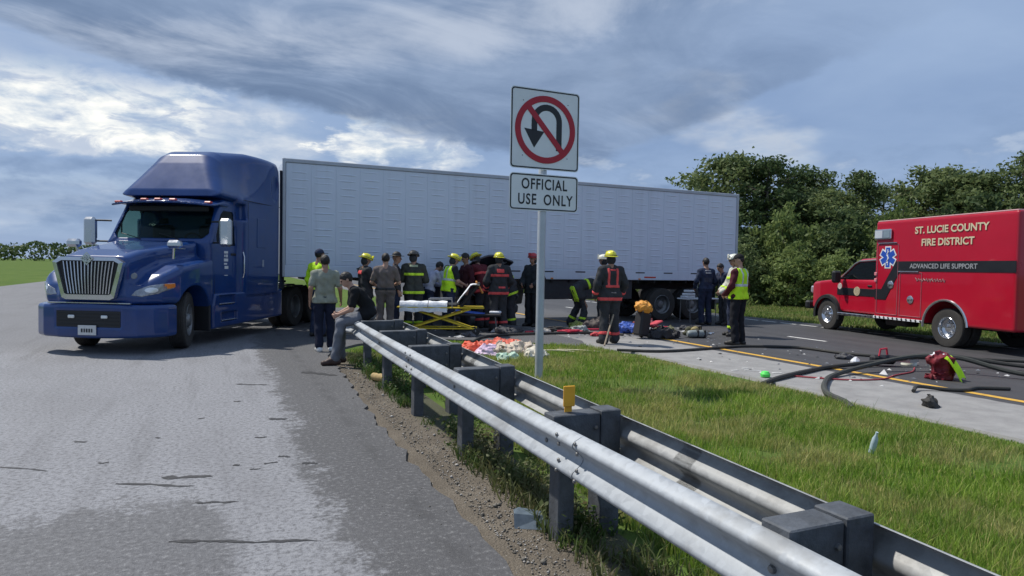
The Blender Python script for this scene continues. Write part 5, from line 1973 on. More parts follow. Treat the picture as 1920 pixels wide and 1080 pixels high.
def joints(pose):
    """Joint positions in a frame with +Y ahead, +X to the person's right, Z up."""
    J = dict(pelvis=V3(0, 0, .96), waist=V3(0, .0, 1.10), chest=V3(0, .0, 1.33), neck=V3(0, -.01, 1.49), head=V3(0, .025, 1.635), face=V3(0, 1, 0),
             shR=V3(.180, -.01, 1.405), shL=V3(-.180, -.01, 1.405), elR=V3(.245, -.05, 1.15), elL=V3(-.245, -.05, 1.15), wrR=V3(.245, .06, .91), wrL=V3(-.245, .06, .91),
             hipR=V3(.092, 0, .93), hipL=V3(-.092, 0, .93), knR=V3(.105, .03, .50), knL=V3(-.105, .03, .50), anR=V3(.115, -.02, .085), anL=V3(-.115, -.02, .085),
             toeR=V3(.135, .16, .035), toeL=V3(-.135, .16, .035))
    for k, v in pose.items():
        if k in J:
            J[k] = V3(*v)
    return J


def cones_union(prims, k):
    def f(p):
        d = None
        for a, b, ra, rb in prims:
            e = f_cone(p, a, b, ra, rb)
            d = e if d is None else smin(d, e, k)
        return d
    return f


def torso_prims(J, g):
    L = unit(J['shR'] - J['shL'])
    Lp = unit(J['hipR'] - J['hipL'])
    out = []
    for s in (1, -1):
        sh = J['shR'] if s > 0 else J['shL']
        hip = J['hipR'] if s > 0 else J['hipL']
        out += [(J['chest'] + L * s * .075, J['waist'] + Lp * s * .062, .112 + g, .098 + g),
                (J['waist'] + Lp * s * .062, hip, .098 + g, .108 + g),
                (J['neck'] - unit(J['neck'] - J['chest']) * .05 + L * s * .05, sh, .056 + g, .054 + g),
                (J['chest'] + L * s * .07 + unit(J['neck'] - J['chest']) * .05, sh, .085 + g * .6, .054 + g * .6)]
    return out


def arm_prims(J, s, g, t=1.0, wrist=0.030):
    sh, el, wr = (J[k + ('R' if s > 0 else 'L')] for k in ('sh', 'el', 'wr'))
    if t <= 1.0:
        return [(sh, sh + (el - sh) * t, .060 + g, .060 + g - .014 * t)]
    u = t - 1.0
    return [(sh, el, .056 + g, .045 + g), (el, el + (wr - el) * u, .046 + g, (.046 + (wrist - .046) * u) + g)]


def leg_prims(J, s, g, lo=1.0, cuff=0.05):
    hip, kn, an = (J[k + ('R' if s > 0 else 'L')] for k in ('hip', 'kn', 'an'))
    calf = kn + (an - kn) * .3
    e = kn + (an - kn) * lo
    return [(hip, kn, .092 + g, .062 + g), (kn, calf, .062 + g, .060 + g), (calf, e, .060 + g, cuff + g)]


def foot_prims(J, s, g):
    an, toe = J['an' + ('R' if s > 0 else 'L')], J['toe' + ('R' if s > 0 else 'L')]
    d = unit((toe - an) * V3(1, 1, 0))
    heel = V3(an[0], an[1], toe[2] + .006) - d * .045
    return [(heel, toe, .042 + g, .036 + g), (an, heel + d * .03, .045 + g, .045 + g), (an, toe * .6 + an * .4, .040 + g, .038 + g)]


def bounds(prims, pad=0.03):
    P = np.array([np.concatenate([np.minimum(a, b) - max(ra, rb), np.maximum(a, b) + max(ra, rb)]) for a, b, ra, rb in prims])
    return P[:, :3].min(0) - pad, P[:, 3:].max(0) + pad


def head_frame(J):
    f = unit(J['face'])
    u = unit(unit(J['head'] - J['neck']) + V3(0, 0, 0.4))
    r = unit(np.cross(f, u))
    u = np.cross(r, f)
    return r, f, u


def head_local(p, J, s=1.0):
    r, f, u = head_frame(J)
    q = [p[i] - J['head'][i] for i in range(3)]
    return [sum(q[i] * ax[i] for i in range(3)) / s for ax in (r, f, u)]


def head_f(p, J):
    x, y, z = q = head_local(p, J)
    ax = np.abs(x)
    m = [ax, y, z]
    d = f_ell(q, (0, -.008, .022), (.074, .093, .096))
    d = smin(d, f_ell(q, (0, .022, -.052), (.056, .064, .062)), .035)
    d = smin(d, f_cone(q, (0, .088, .008), (0, .103, -.022), .009, .014), .014)
    d = smin(d, f_cone(m, (.012, .082, .022), (.045, .070, .024), .010, .010), .015)
    d = smax(d, -f_ell(m, (.031, .094, .004), (.017, .016, .011)), .012)
    d = smin(d, f_ell(q, (0, .083, -.055), (.024, .012, .008)), .008)
    d = smin(d, f_ell(m, (.076, -.012, -.010), (.010, .022, .030)), .008)
    return d


def hand_prims(J, s, curl):
    wr, el = J['wr' + ('R' if s > 0 else 'L')], J['el' + ('R' if s > 0 else 'L')]
    d = unit(wr - el)
    inward = V3(-s, 0, 0)
    pal = unit(inward - d * float(inward @ d))
    lat = unit(np.cross(d, pal)) * (1 if np.cross(d, pal)[1] > 0 else -1)      # thumb side faces ahead
    o = []
    for i in (-1.2, -.4, .4, 1.2):
        o.append((wr + lat * i * .010, wr + d * .078 + lat * i * .018, .018, .013))
    for i, ln in ((-1.5, .80), (-.5, .97), (.5, 1.05), (1.5, .95)):
        b = wr + d * .085 + lat * i * .0205
        m = b + (d * (1 - curl * .5) + pal * curl * .6) * .042 * ln
        t = m + (d * (1 - curl * 1.2) + pal * curl * 1.1) * .036 * ln
        o += [(b, m, .0095, .0088), (m, t, .0088, .0075)]
    tb = wr + d * .025 + lat * .026
    tm = tb + (d * .7 + lat * .6 + pal * .25) * .036
    o += [(tb, tm, .013, .0105), (tm, tm + (d * .8 + lat * .1 + pal * .45) * .032, .0105, .0085)]
    return o


def person(label, loc, ang, height=1.75, pose=None, skin='light', top=None, long=False, hem=0.0, bottom=NAVYC, shoe=None, head='hair', headmat=None, vest=None,
           coat=None, stripes=None, back=None, group='people at the crash scene', curl=0.5, belt=None):
    pose = pose or {}
    J = joints(pose)
    sc = height / 1.75 * (1.0 if 'seat' in pose else 1.07 if loc[0] < 7.3 else 1.11)
    td = unit(J['chest'] - J['pelvis'])
    pel = J['pelvis']
    V, F, MI, k = [], [], [], 0

    def put(f, prims, h, mi=0, bb=None):
        nonlocal k
        lo, hi = bb if bb is not None else bounds(prims)
        v, q = surf(f, lo, hi, h, 1)
        V.append(v); F.append(q + k); MI.append(np.full(len(q), mi)); k += len(v)

    bp = torso_prims(J, 0)
    for s in (1, -1):
        bp += arm_prims(J, s, -.006, 2.0) + leg_prims(J, s, -.008, 1.0, .042) + foot_prims(J, s, -.008)
    bp.append((J['neck'] - td * .03, J['head'] - unit(J['head'] - J['neck']) * .05, .058, .052))
    put(cones_union(bp, .03), bp, .022)
    hb = (J['head'] - .15, J['head'] + .16)
    neckp = [(J['neck'] - td * .02, J['head'] - unit(J['head'] - J['neck']) * .04, .056, .052)]
    nf = cones_union(neckp, .01)
    put(lambda p: smin(head_f(p, J), nf(p), .02), None, .010, 0, hb)
    r, f_, u = head_frame(J)
    for s in (1, -1):
        e = J['head'] + r * s * .031 + f_ * .082 + u * .004
        put(lambda p, e=e: f_ell(p, e, (.011, .011, .011)), None, .006, 1, (e - .02, e + .02))
        hp = hand_prims(J, s, curl)
        put(cones_union(hp, .008), hp, .0085)
    me = mesh_np('person', np.concatenate(V), np.concatenate(F), [SKIN[skin], M_EYE], True, None, np.concatenate(MI))
    o = link('person', me, None, loc, (0, 0, ang))
    o.scale = (sc, sc, sc)
    tag(o, label, 'person', group)

    def wear(name, f, bb, h, mat):
        v, q = surf(f, bb[0], bb[1], h, 1)
        if len(q):
            return link(name, mesh_np(name, v, q, mat, True, None), o)

    def along(p, c, d):
        return sum((p[i] - c[i]) * float(d[i]) for i in range(3))

    def folds(p, a):
        return a * np.sin(p[2] * 34 + p[0] * 13 + np.sin(p[1] * 25) * 1.5) * np.sin(p[0] * 21 - p[1] * 17 + p[2] * 7)

    # trousers
    lp = []
    for s in (1, -1):
        lp += leg_prims(J, s, .016 if not coat else .026, .97, .058 if not coat else .075)
        hip = J['hipR'] if s > 0 else J['hipL']
        lp += [(J['waist'] * .6 + pel * .4 + unit(J['hipR'] - J['hipL']) * s * .05, hip, .106, .118)]
    lf = cones_union(lp, .018)
    tr_top = pel + td * (.045 if not belt else .06)
    tdir = V3(0, 0, 1) if 'seat' in pose else td
    if 'seat' in pose: tr_top = pel + V3(0, 0, .10)
    tro = wear('trousers', lambda p: smax(lf(p) + folds(p, .006), along(p, tr_top, tdir), .008), bounds(lp), .020, bottom)
    # shoes
    for s in (1, -1):
        fp = foot_prims(J, s, .006)
        ff = cones_union(fp, .02)
        zb = float(min(J['toeR'][2], J['toeL'][2]) - .036) if 'float' not in pose else -9
        wear('shoe', lambda p: np.maximum(ff(p), zb - p[2]), bounds(fp), .014, shoe or pm('boot_black', (0.015, 0.014, 0.013), 0.6))
    # shirt or coat
    g = .018 if coat else .008
    tp = torso_prims(J, g)
    for s in (1, -1):
        tp += arm_prims(J, s, g + (.012 if coat else .006), 2.0 if (long or coat) else .72, .036)
        hip = J['hipR'] if s > 0 else J['hipL']
        kn = J['knR'] if s > 0 else J['knL']
        tp += [(hip, hip + (kn - hip) * (.42 if coat else .12), .118 + g, .122 + g)]
    tf = cones_union(tp, .028)
    hem_pt = pel - td * ((.16 if coat else .02) + hem)
    neck_pt = J['neck'] + unit(J['head'] - J['neck']) * (.055 if coat else .022)
    nd = unit(J['head'] - J['neck'])
    def top_f(p):
        d = tf(p) + folds(p, .007)
        d = smax(d, -along(p, hem_pt, td), .01)
        return smax(d, along(p, neck_pt, nd), .012)
    mat = coat or top
    cb = bounds(tp)
    sh = wear('coat' if coat else 'shirt', top_f, cb, .018, mat)
    if stripes:
        def band(c, d, hw, base, grow=.006):
            return lambda p: np.maximum(base(p) - grow, np.abs(along(p, c, d)) - hw)
        if 'nochest' not in pose: wear('reflective_stripe', band(pel + td * .30, td, .030, lambda p: np.maximum(top_f(p), np.abs(along(p, J['chest'], unit(J['shR'] - J['shL']))) - .21)), cb, .014, stripes)
        wear('reflective_stripe', band(pel - td * .10, td, .030, lambda p: np.maximum(top_f(p), np.abs(along(p, pel, unit(J['hipR'] - J['hipL']))) - .24)), cb, .014, stripes)
        for s in (1, -1):
            el, wr = J['el' + ('R' if s > 0 else 'L')], J['wr' + ('R' if s > 0 else 'L')]
            ap = [(el, wr, .046 + g + .018, .036 + g + .018)]
            af = cones_union(ap, .01)
            wear('sleeve_stripe', band(el + (wr - el) * .72, unit(wr - el), .025, af, .0), bounds(ap), .014, stripes)
            kn, an = J['kn' + ('R' if s > 0 else 'L')], J['an' + ('R' if s > 0 else 'L')]
            ap = leg_prims(J, s, .034, .97, .075)[1:]
            af = cones_union(ap, .01)
            wear('leg_stripe', band(kn + (an - kn) * .72, unit(an - kn), .028, af, .0), bounds(ap), .014, stripes)
    if vest is not None:
        vp = torso_prims(J, g + .014) + [((J['hipR'] if s > 0 else J['hipL']), (J['hipR'] if s > 0 else J['hipL']) - td * .05, .13 + g, .13 + g) for s in (1, -1)]
        vf = cones_union(vp, .028)
        lat = unit(J['shR'] - J['shL'])
        fwd = unit(np.cross(td, lat))
        def vest_f(p):
            d = vf(p) + folds(p, .006)
            d = smax(d, -along(p, pel - td * .07, td), .008)
            d = smax(d, np.abs(along(p, J['chest'], lat)) - (.205 - .06 * np.clip(along(p, J['chest'], td) * 6, 0, 1)), .008)
            return smax(d, along(p, J['neck'] - td * .005, td), .01)
        vb = bounds(vp)
        wear('vest', vest_f, vb, .016, vest)
        wear('vest_band', lambda p: np.maximum(vest_f(p) - .005, np.abs(along(p, pel + td * .20, td)) - .026), vb, .013, M_STRIPE_S)
        for s in (1, -1):
            wear('vest_band', lambda p, s=s: np.maximum(np.maximum(vest_f(p) - .004, np.abs(along(p, J['chest'] + lat * s * .085, lat)) - .020), -along(p, pel + td * .226, td)), vb, .013, M_STRIPE_S)
    if back is not None:
        lat = unit(J['shR'] - J['shL'])
        for (x, z, w, h, m) in back:
            c = J['pelvis'] + td * (z - .96)
            wear('back_marking', lambda p, c=c, x=x, w=w, h=h: np.maximum(np.maximum(np.maximum(top_f(p) - .005, np.abs(along(p, c, lat) - x) - w), np.abs(along(p, c, td)) - h), along(p, c, unit(np.cross(td, lat))) + .02), cb, .012, m)
    if belt is not None:
        wear('belt', lambda p: np.maximum(tf(p) - .012, np.abs(along(p, pel + td * .045, td)) - .028), cb, .016, belt)
    # head wear
    hm = headmat
    bbh = (J['head'] - .26, J['head'] + .28)
    if head in ('hair', 'bald', 'beard'):
        def hair_f(p):
            q = head_local(p, J)
            d = f_ell(q, (0, -.012, .026), (.084, .102, .104)) + .004 * np.sin(q[0] * 90) * np.sin(q[1] * 80) * np.sin(q[2] * 85)
            return smax(d, q[1] * .62 - q[2] * .78 - .012, .01)
        wear('hair', hair_f, (J['head'] - .15, J['head'] + .16), .010, hm or HAIR_D)
    elif head == 'cap':
        def cap_f(p):
            q = head_local(p, J)
            d = smax(f_ell(q, (0, -.010, .030), (.086, .104, .102)), .036 - q[2], .006)
            return smin(d, f_box(q, (0, .125, .040), (.062, .058, .005), .004), .012)
        wear('cap', cap_f, (J['head'] - .2, J['head'] + .24), .010, hm or NAVYC)
        wear('hair', lambda p: smax(f_ell(head_local(p, J), (0, -.012, .02), (.080, .098, .09)), head_local(p, J)[1] * .8 - head_local(p, J)[2] * .5 + .012, .01), (J['head'] - .15, J['head'] + .16), .010, HAIR_D)
    elif head == 'hat':
        def hat_f(p):
            q = head_local(p, J)
            d = smax(f_ell(q, (0, -.005, .05), (.088, .105, .105)), .045 - q[2], .01)
            return smin(d, np.maximum(np.abs(q[2] - .052) - .005, np.sqrt(q[0] ** 2 + q[1] ** 2) - .165), .012)
        wear('hat', hat_f, bbh, .010, hm or HAIR_D)
    elif head == 'helmet':
        def hel_f(p):
            q = head_local(p, J)
            d = smax(f_ell(q, (0, -.008, .040), (.112, .136, .112)), .030 - q[2], .006)
            rim = np.maximum(f_ell([q[0], q[1], q[2] - .034 + .10 * np.clip(-q[1] - .1, 0, 1)], (0, -.028, 0), (.128, .175, .022)), np.abs(q[2] - .034 + .10 * np.clip(-q[1] - .1, 0, 1)) - .008)
            d = smin(d, rim, .02)
            d = smin(d, f_cone(q, (0, .09, .115), (0, -.11, .115), .014, .014), .02)
            d = smin(d, f_cone(q, (-.09, 0, .095), (.09, 0, .095), .010, .010), .02)
            return smin(d, f_box(q, (0, .128, .090), (.042, .008, .055), .006), .006)
        wear('helmet', hel_f, bbh, .011, hm)
        wear('helmet_band', lambda p: np.maximum(hel_f(p) - .004, np.abs(head_local(p, J)[2] - .052) - .009), bbh, .010, TURN)
        wear('neck_guard', lambda p: smax(np.maximum(f_ell(head_local(p, J), (0, -.03, -.03), (.088, .085, .10)), head_local(p, J)[2] - .025), head_local(p, J)[1] - .02, .01), bbh, .013, TURN)
    if head == 'beard':
        wear('beard', lambda p: smax(f_ell(head_local(p, J), (0, .026, -.062), (.062, .070, .060)), head_local(p, J)[2] + .042, .008), (J['head'] - .15, J['head'] + .16), .010, HAIR_D)
    return o


def yaw_to(dx, dy):
    """Rotation that turns local +Y towards a world direction."""
    return math.atan2(-dx, dy)


HEL_Y = pm('helmet_yellow', (0.70, 0.66, 0.02), 0.35, var=0.12, scale=9, coat=0.4)
HEL_W = pm('helmet_white', (0.72, 0.72, 0.62), 0.35, var=0.1, scale=9, coat=0.4)
HEL_R = pm('helmet_red', (0.42, 0.012, 0.02), 0.35, var=0.1, scale=9, coat=0.4)
HEL_B = pm('helmet_black', (0.035, 0.033, 0.028), 0.4, var=0.3, scale=9, coat=0.4)
SHOE_W = pm('shoe_white', (0.70, 0.70, 0.68), 0.6)
SHOE_B = pm('shoe_brown', (0.055, 0.030, 0.024), 0.6)

# man in the grey-green T-shirt, back to us, walking on the spot
person('man in grey-green T-shirt and navy track trousers seen from behind, white shoes', (1.80, 12.75, 0), yaw_to(0.05, 1.0), 1.68,
       dict(elR=(.265, -.04, 1.15), wrR=(.30, .10, .93), elL=(-.25, -.06, 1.15), wrL=(-.26, .0, .90), anL=(-.10, -.10, .10), knL=(-.105, .02, .51), toeL=(-.125, .08, .035), head=(.0, .03, 1.635)),
       'tan', cloth('sage', (0.27, 0.285, 0.23)), hem=.06, bottom=cloth('track', (0.012, 0.016, 0.035)), shoe=SHOE_W)
# seated man on the guardrail end
person('man in black T-shirt and grey jeans sitting hunched on the end of the guardrail', (2.235, 10.98, 0), yaw_to(-1.0, 0.10), 1.80,
       dict(seat=1, pelvis=(0, -.06, .83), waist=(0, .0, .945), chest=(0, .15, 1.10), neck=(0, .255, 1.225), head=(0, .335, 1.345), face=(0.0, .90, -.44),
            shR=(.195, .21, 1.165), shL=(-.195, .21, 1.165), elR=(.23, .25, .885), elL=(-.23, .27, .885), wrR=(.09, .45, .80), wrL=(-.07, .46, .79),
            hipR=(.095, -.02, .80), hipL=(-.095, -.02, .80), knR=(.14, .40, .68), knL=(-.12, .42, .66), anR=(.13, .40, .10), anL=(-.12, .50, .10), toeR=(.16, .58, .04), toeL=(-.14, .68, .04)),
       'light', cloth('black_tee', (0.010, 0.011, 0.013)), hem=.04, bottom=cloth('grey_jeans', (0.155, 0.165, 0.19)), shoe=SHOE_B, headmat=HAIR_D, curl=.8)
person('person in lime hi-vis shirt and navy cap partly behind the man in the T-shirt', (2.03, 15.35, 0), yaw_to(0.75, .6), 1.83,
       dict(wrR=(.18, .30, 1.15), elR=(.25, .06, 1.16)), 'tan', HIVIS, True, bottom=NAVYC, head='cap')
person('firefighter with yellow helmet and dark coat facing right beyond the trooper', (3.15, 15.75, 0), yaw_to(1.0, .25), 1.74,
       dict(wrR=(.16, .34, 1.10), wrL=(-.12, .34, 1.10), elR=(.26, .08, 1.14), elL=(-.26, .08, 1.14), face=(0, .9, -.3)), 'tan', coat=TURN, bottom=TURN, head='helmet', headmat=HEL_Y,
       back=[(0, 1.36, .09, .045, M_STRIPE_R)], stripes=None)
person('trooper in taupe uniform with dark duty belt seen from behind', (3.45, 14.95, 0), yaw_to(.25, 1.0), 1.77,
       dict(elR=(.28, .02, 1.14), wrR=(.17, .20, 1.08), elL=(-.28, .02, 1.14), wrL=(-.20, .18, 1.06)), 'light', cloth('taupe', (0.165, 0.135, 0.125)), False, bottom=cloth('taupe_dark', (0.115, 0.098, 0.095)), belt=pm('belt_black', (0.01, 0.01, 0.01), 0.4))
person('officer in dark clothes and broad hat just behind the trooper', (3.93, 15.95, 0), yaw_to(.9, -.2), 1.80, dict(), 'tan', cloth('charcoal', (0.03, 0.03, 0.034)), True, bottom=NAVYC, head='hat')
person('firefighter in black helmet, lime bands across back of dark coat, left of stretcher', (4.37, 15.90, 0), yaw_to(.25, 1.0), 1.84,
       dict(wrR=(.14, .32, 1.10), wrL=(-.12, .32, 1.12), elR=(.27, .06, 1.14), elL=(-.27, .06, 1.14), face=(.5, .86, -.2)), 'tan', coat=cloth('turnout_olive', (0.045, 0.050, 0.045)), stripes=M_STRIPE_Y, bottom=TURN, head='helmet', headmat=HEL_B,
       back=[(0, 1.44, .09, .025, cloth('name_patch', (0.40, 0.45, 0.30)))])
person('responder in yellow helmet and lime vest leaning over stretcher', (5.32, 16.05, 0), yaw_to(1.0, .15), 1.80,
       dict(chest=(0, .05, 1.33), neck=(0, .08, 1.48), head=(0, .15, 1.62), face=(0, .92, -.38), shR=(.185, .06, 1.43), shL=(-.185, .06, 1.43), wrR=(.15, .38, 1.04), elR=(.25, .12, 1.14), wrL=(-.13, .40, 1.02), elL=(-.25, .12, 1.14)),
       'light', cloth('dark_tee', (0.02, 0.022, 0.03)), vest=HIVIS, bottom=NAVYC, head='helmet', headmat=HEL_Y)
person('bare-headed responder in maroon top facing the yellow helmeted one', (5.90, 16.35, 0), yaw_to(-1.0, -.1), 1.84, dict(wrR=(.15, .34, 1.05), elR=(.25, .08, 1.14), face=(0, .92, -.35)), 'tan', cloth('dark_maroon', (0.055, 0.014, 0.022)), True, bottom=TURN)
person('firefighter with yellow helmet and red-trimmed coat working at the wreck', (6.40, 16.40, 0), yaw_to(-.5, .9), 1.88, dict(chest=(0, .09, 1.31), neck=(0, .16, 1.455), head=(0, .24, 1.59), face=(0, .85, -.5), shR=(.18, .12, 1.385), shL=(-.18, .12, 1.385), wrR=(.14, .46, 1.08), elR=(.26, .20, 1.12), wrL=(-.1, .46, 1.06), elL=(-.26, .2, 1.12)), 'tan', coat=cloth('turnout_maroon', (0.10, 0.020, 0.026)), stripes=M_STRIPE_R, bottom=TURN, head='helmet', headmat=HEL_Y)
person('big firefighter with yellow helmet, black coat with red back patches, near the stretcher head', (6.46, 15.45, 0), yaw_to(.1, 1.0), 1.84,
       dict(elR=(.29, -.0, 1.13), wrR=(.22, .20, .98), elL=(-.29, 0, 1.13), wrL=(-.22, .20, .98)), 'tan', coat=TURN, stripes=M_STRIPE_R, bottom=TURN, head='helmet', headmat=HEL_Y,
       back=[(0, 1.36, .085, .045, M_STRIPE_R), (.04, .99, .08, .022, M_STRIPE_R)])
person('firefighter in red helmet and dark jacket left of the sign pole', (7.90, 16.45, 0), yaw_to(-.85, -.45), 1.80, dict(wrR=(.12, .28, 1.02), elR=(.26, .04, 1.14), wrL=(-.20, .22, 1.02)), 'tan', coat=cloth('jacket_dark', (0.025, 0.030, 0.034)), bottom=cloth('trouser_dark', (0.022, 0.026, 0.032)), head='helmet', headmat=HEL_R)
# bending firefighter
person('firefighter bent over the gear with lime bands round the lower back', (9.33, 16.25, 0), yaw_to(.9, -.25), 1.80,
       dict(pelvis=(0, -.14, .93), waist=(0, -.02, 1.0), chest=(0, .22, 1.06), neck=(0, .40, 1.07), head=(0, .53, 1.05), face=(0, .55, -.83), shR=(.185, .36, 1.03), shL=(-.185, .36, 1.03),
            elR=(.20, .44, .76), elL=(-.20, .46, .76), wrR=(.14, .56, .54), wrL=(-.12, .58, .54), hipR=(.095, -.13, .90), hipL=(-.095, -.13, .90), knR=(.14, .06, .50), knL=(-.17, -.04, .50), anR=(.17, -.02, .085), anL=(-.24, -.22, .085), toeR=(.20, .16, .035), toeL=(-.26, -.04, .035)),
       'tan', coat=TURN, stripes=M_STRIPE_Y, bottom=TURN, head='helmet', headmat=HEL_B)
person('firefighter in white helmet with lime back band, mostly hidden behind the one with pole', (9.86, 15.95, 0), yaw_to(-.6, .8), 1.80, dict(), 'tan', coat=TURN, stripes=M_STRIPE_Y, bottom=TURN, head='helmet', headmat=HEL_W)
person('firefighter in yellow helmet, red suspender marks on back, holding a wooden pole', (7.78, 12.30, 0), yaw_to(.15, 1.0), 1.80,
       dict(elR=(.29, -.02, 1.14), wrR=(.27, .12, .93), elL=(-.28, -.02, 1.14), wrL=(-.27, .08, .92), anL=(-.14, -.06, .085), toeL=(-.18, .12, .035), anR=(.13, .06, .085), toeR=(.15, .25, .035), nochest=1), 'tan',
       coat=TURN, stripes=M_STRIPE_R, bottom=TURN, head='helmet', headmat=HEL_Y,
       back=[(-.085, 1.27, .024, .17, M_STRIPE_R), (.085, 1.27, .024, .17, M_STRIPE_R), (0, 1.10, .14, .024, M_STRIPE_R), (0.0, 1.41, .055, .016, M_STRIPE_R), (.02, .98, .05, .014, cloth('patch_grey', (.25, .22, .22)))])
person('man in navy jumpsuit with pale lettering on back, by the trailer tail', (13.25, 15.70, 0), yaw_to(.1, 1.0), 1.80,
       dict(elR=(.29, .02, 1.15), wrR=(.20, .22, 1.06), elL=(-.28, .0, 1.15), wrL=(-.23, .14, .98)), 'tan', NAVYC, True, bottom=cloth('navy_trouser', (0.020, 0.028, 0.055)),
       back=[(0, 1.42, .085, .016, cloth('pale_print', (0.45, 0.45, 0.44))), (0, 1.36, .085, .016, cloth('pale_print', (0.45, 0.45, 0.44))), (0, 1.18, .12, .06, cloth('navy_fade', (0.05, 0.055, 0.075)))])
person('dark-clothed person leaning behind the two men in hi-vis', (13.85, 15.55, 0), yaw_to(-1.0, .1), 1.68, dict(chest=(0, .06, 1.33), neck=(0, .10, 1.48), head=(0, .17, 1.61), shR=(.185, .08, 1.42), shL=(-.185, .08, 1.42), wrR=(.12, .36, 1.08), elR=(.25, .14, 1.15), face=(0, .92, -.38)), 'tan', NAVYC, True, bottom=TURN)
person('man in white helmet and pale hi-vis coat beside the man in lime vest', (11.75, 12.85, 0), yaw_to(-.85, .4), 1.82, dict(wrR=(.10, .26, .98), wrL=(-.06, .28, .96), elR=(.27, .06, 1.14)), 'tan', coat=cloth('pale_coat', (0.50, 0.50, 0.44)), stripes=M_STRIPE_Y, bottom=NAVYC, head='helmet', headmat=HEL_W)
person('man in lime vest over maroon long sleeves, dark cap, standing at the yellow line', (10.46, 11.30, 0), yaw_to(-.30, .95), 1.80,
       dict(wrR=(.10, .24, .98), wrL=(-.08, .26, .96), elR=(.27, .0, 1.14), elL=(-.27, .0, 1.14), face=(-.55, .83, -.2)), 'light', cloth('maroon', (0.075, 0.014, 0.022)), True, vest=HIVIS, bottom=cloth('black_trouser', (0.014, 0.015, 0.02)), head='cap', headmat=cloth('cap_black', (0.012, 0.012, 0.014)))
person('person in pale lavender shirt leaning towards the wreck behind the vest wearer', (4.93, 16.52, 0), yaw_to(1.0, .2), 1.72,
       dict(chest=(0, .12, 1.28), neck=(0, .22, 1.42), head=(0, .31, 1.53), face=(0, .85, -.5), shR=(.18, .17, 1.35), shL=(-.18, .17, 1.35), wrR=(.14, .50, 1.05), elR=(.25, .26, 1.10), wrL=(-.12, .50, 1.05), elL=(-.25, .26, 1.10)),
       'tan', cloth('lavender', (0.45, 0.46, 0.58)), True, bottom=NAVYC)
person('firefighter in dark helmet and coat bending over right side of wreck', (7.26, 16.42, 0), yaw_to(-.9, .5), 1.74,
       dict(chest=(0, .12, 1.28), neck=(0, .22, 1.42), head=(0, .31, 1.53), face=(0, .85, -.5), shR=(.18, .17, 1.35), shL=(-.18, .17, 1.35), wrR=(.14, .50, 1.02), elR=(.25, .26, 1.10), wrL=(-.12, .50, 1.02), elL=(-.25, .26, 1.10)),
       'tan', coat=TURN, stripes=M_STRIPE_Y, bottom=TURN, head='helmet', headmat=HEL_B)


def vnoise3(p, s, seed):
    t = np.random.default_rng(seed).random((16, 16, 16)).astype(np.float32)
    u = [a * s for a in p]
    i = [np.floor(a).astype(int) for a in u]
    f = [a - b for a, b in zip(u, i)]
    f = [a * a * (3 - 2 * a) for a in f]
    out = 0
    for dx in (0, 1):
        for dy in (0, 1):
            for dz in (0, 1):
                w = (f[0] if dx else 1 - f[0]) * (f[1] if dy else 1 - f[1]) * (f[2] if dz else 1 - f[2])
                out = out + w * t[(i[0] + dx) % 16, (i[1] + dy) % 16, (i[2] + dz) % 16]
    return out


# ------------------------------------------------------------------ wrecked car under the trailer side
wk = root('wrecked_car', (6.72, 16.85, 0.0), R(94), 'crushed dark car wedged under the trailer side, tailgate sprung open', 'car')
M_WRECK = pm('wreck_paint', (0.020, 0.024, 0.034), 0.32, metal=0.2, var=0.4, scale=5, coat=0.6, dirt=0.4)


def wob(p, a, s):
    return a * (np.sin(p[0] * s + p[2] * 3.1) * np.sin(p[1] * s * .8 + 1.3) + .5 * np.sin(p[2] * s * 1.7 + p[0] * s * .6 + 2))


def wreck_f(p):
    x, y, z = p
    ay = np.abs(y)
    d = smax(f_poly(x, z, [(-0.10, .34), (-0.14, .80), (-0.02, 1.04), (1.1, 1.10), (2.6, 1.02), (4.1, .92), (4.3, .7), (4.2, .34)]), ay - .88, .09)
    roof = smax(f_poly(x, z, [(0.05, 1.0), (0.42, 1.50), (0.75, 1.60), (1.5, 1.42), (2.1, 1.22), (2.7, 1.0)]), ay - .74, .08)
    d = smin(d, roof, .05)
    win = smax(f_poly(x, z, [(0.30, 1.08), (0.55, 1.42), (1.35, 1.32), (1.9, 1.12)]), .55 - ay, .01)
    hatch = f_box(p, (0.0, 0, 1.22), (.45, .62, .26), .05)
    d = np.maximum(d, -win)
    d = smax(d, -hatch, .02)
    for xc in (.78, 3.35):
        d = smax(d, -f_cyl([x, ay, z], (xc, .9, .34), 1, .40, .3), .02)
    return d + wob(p, .018, 6.5) + (np.abs(vnoise3(p, 3.2, 5) * 2 - 1) - .4) * .07 * np.clip(1.2 - p[0] * .2, .4, 1)


sdf_obj('body', wreck_f, (-.35, -1.1, .2), (4.5, 1.1, 1.8), .030, M_WRECK, wk)
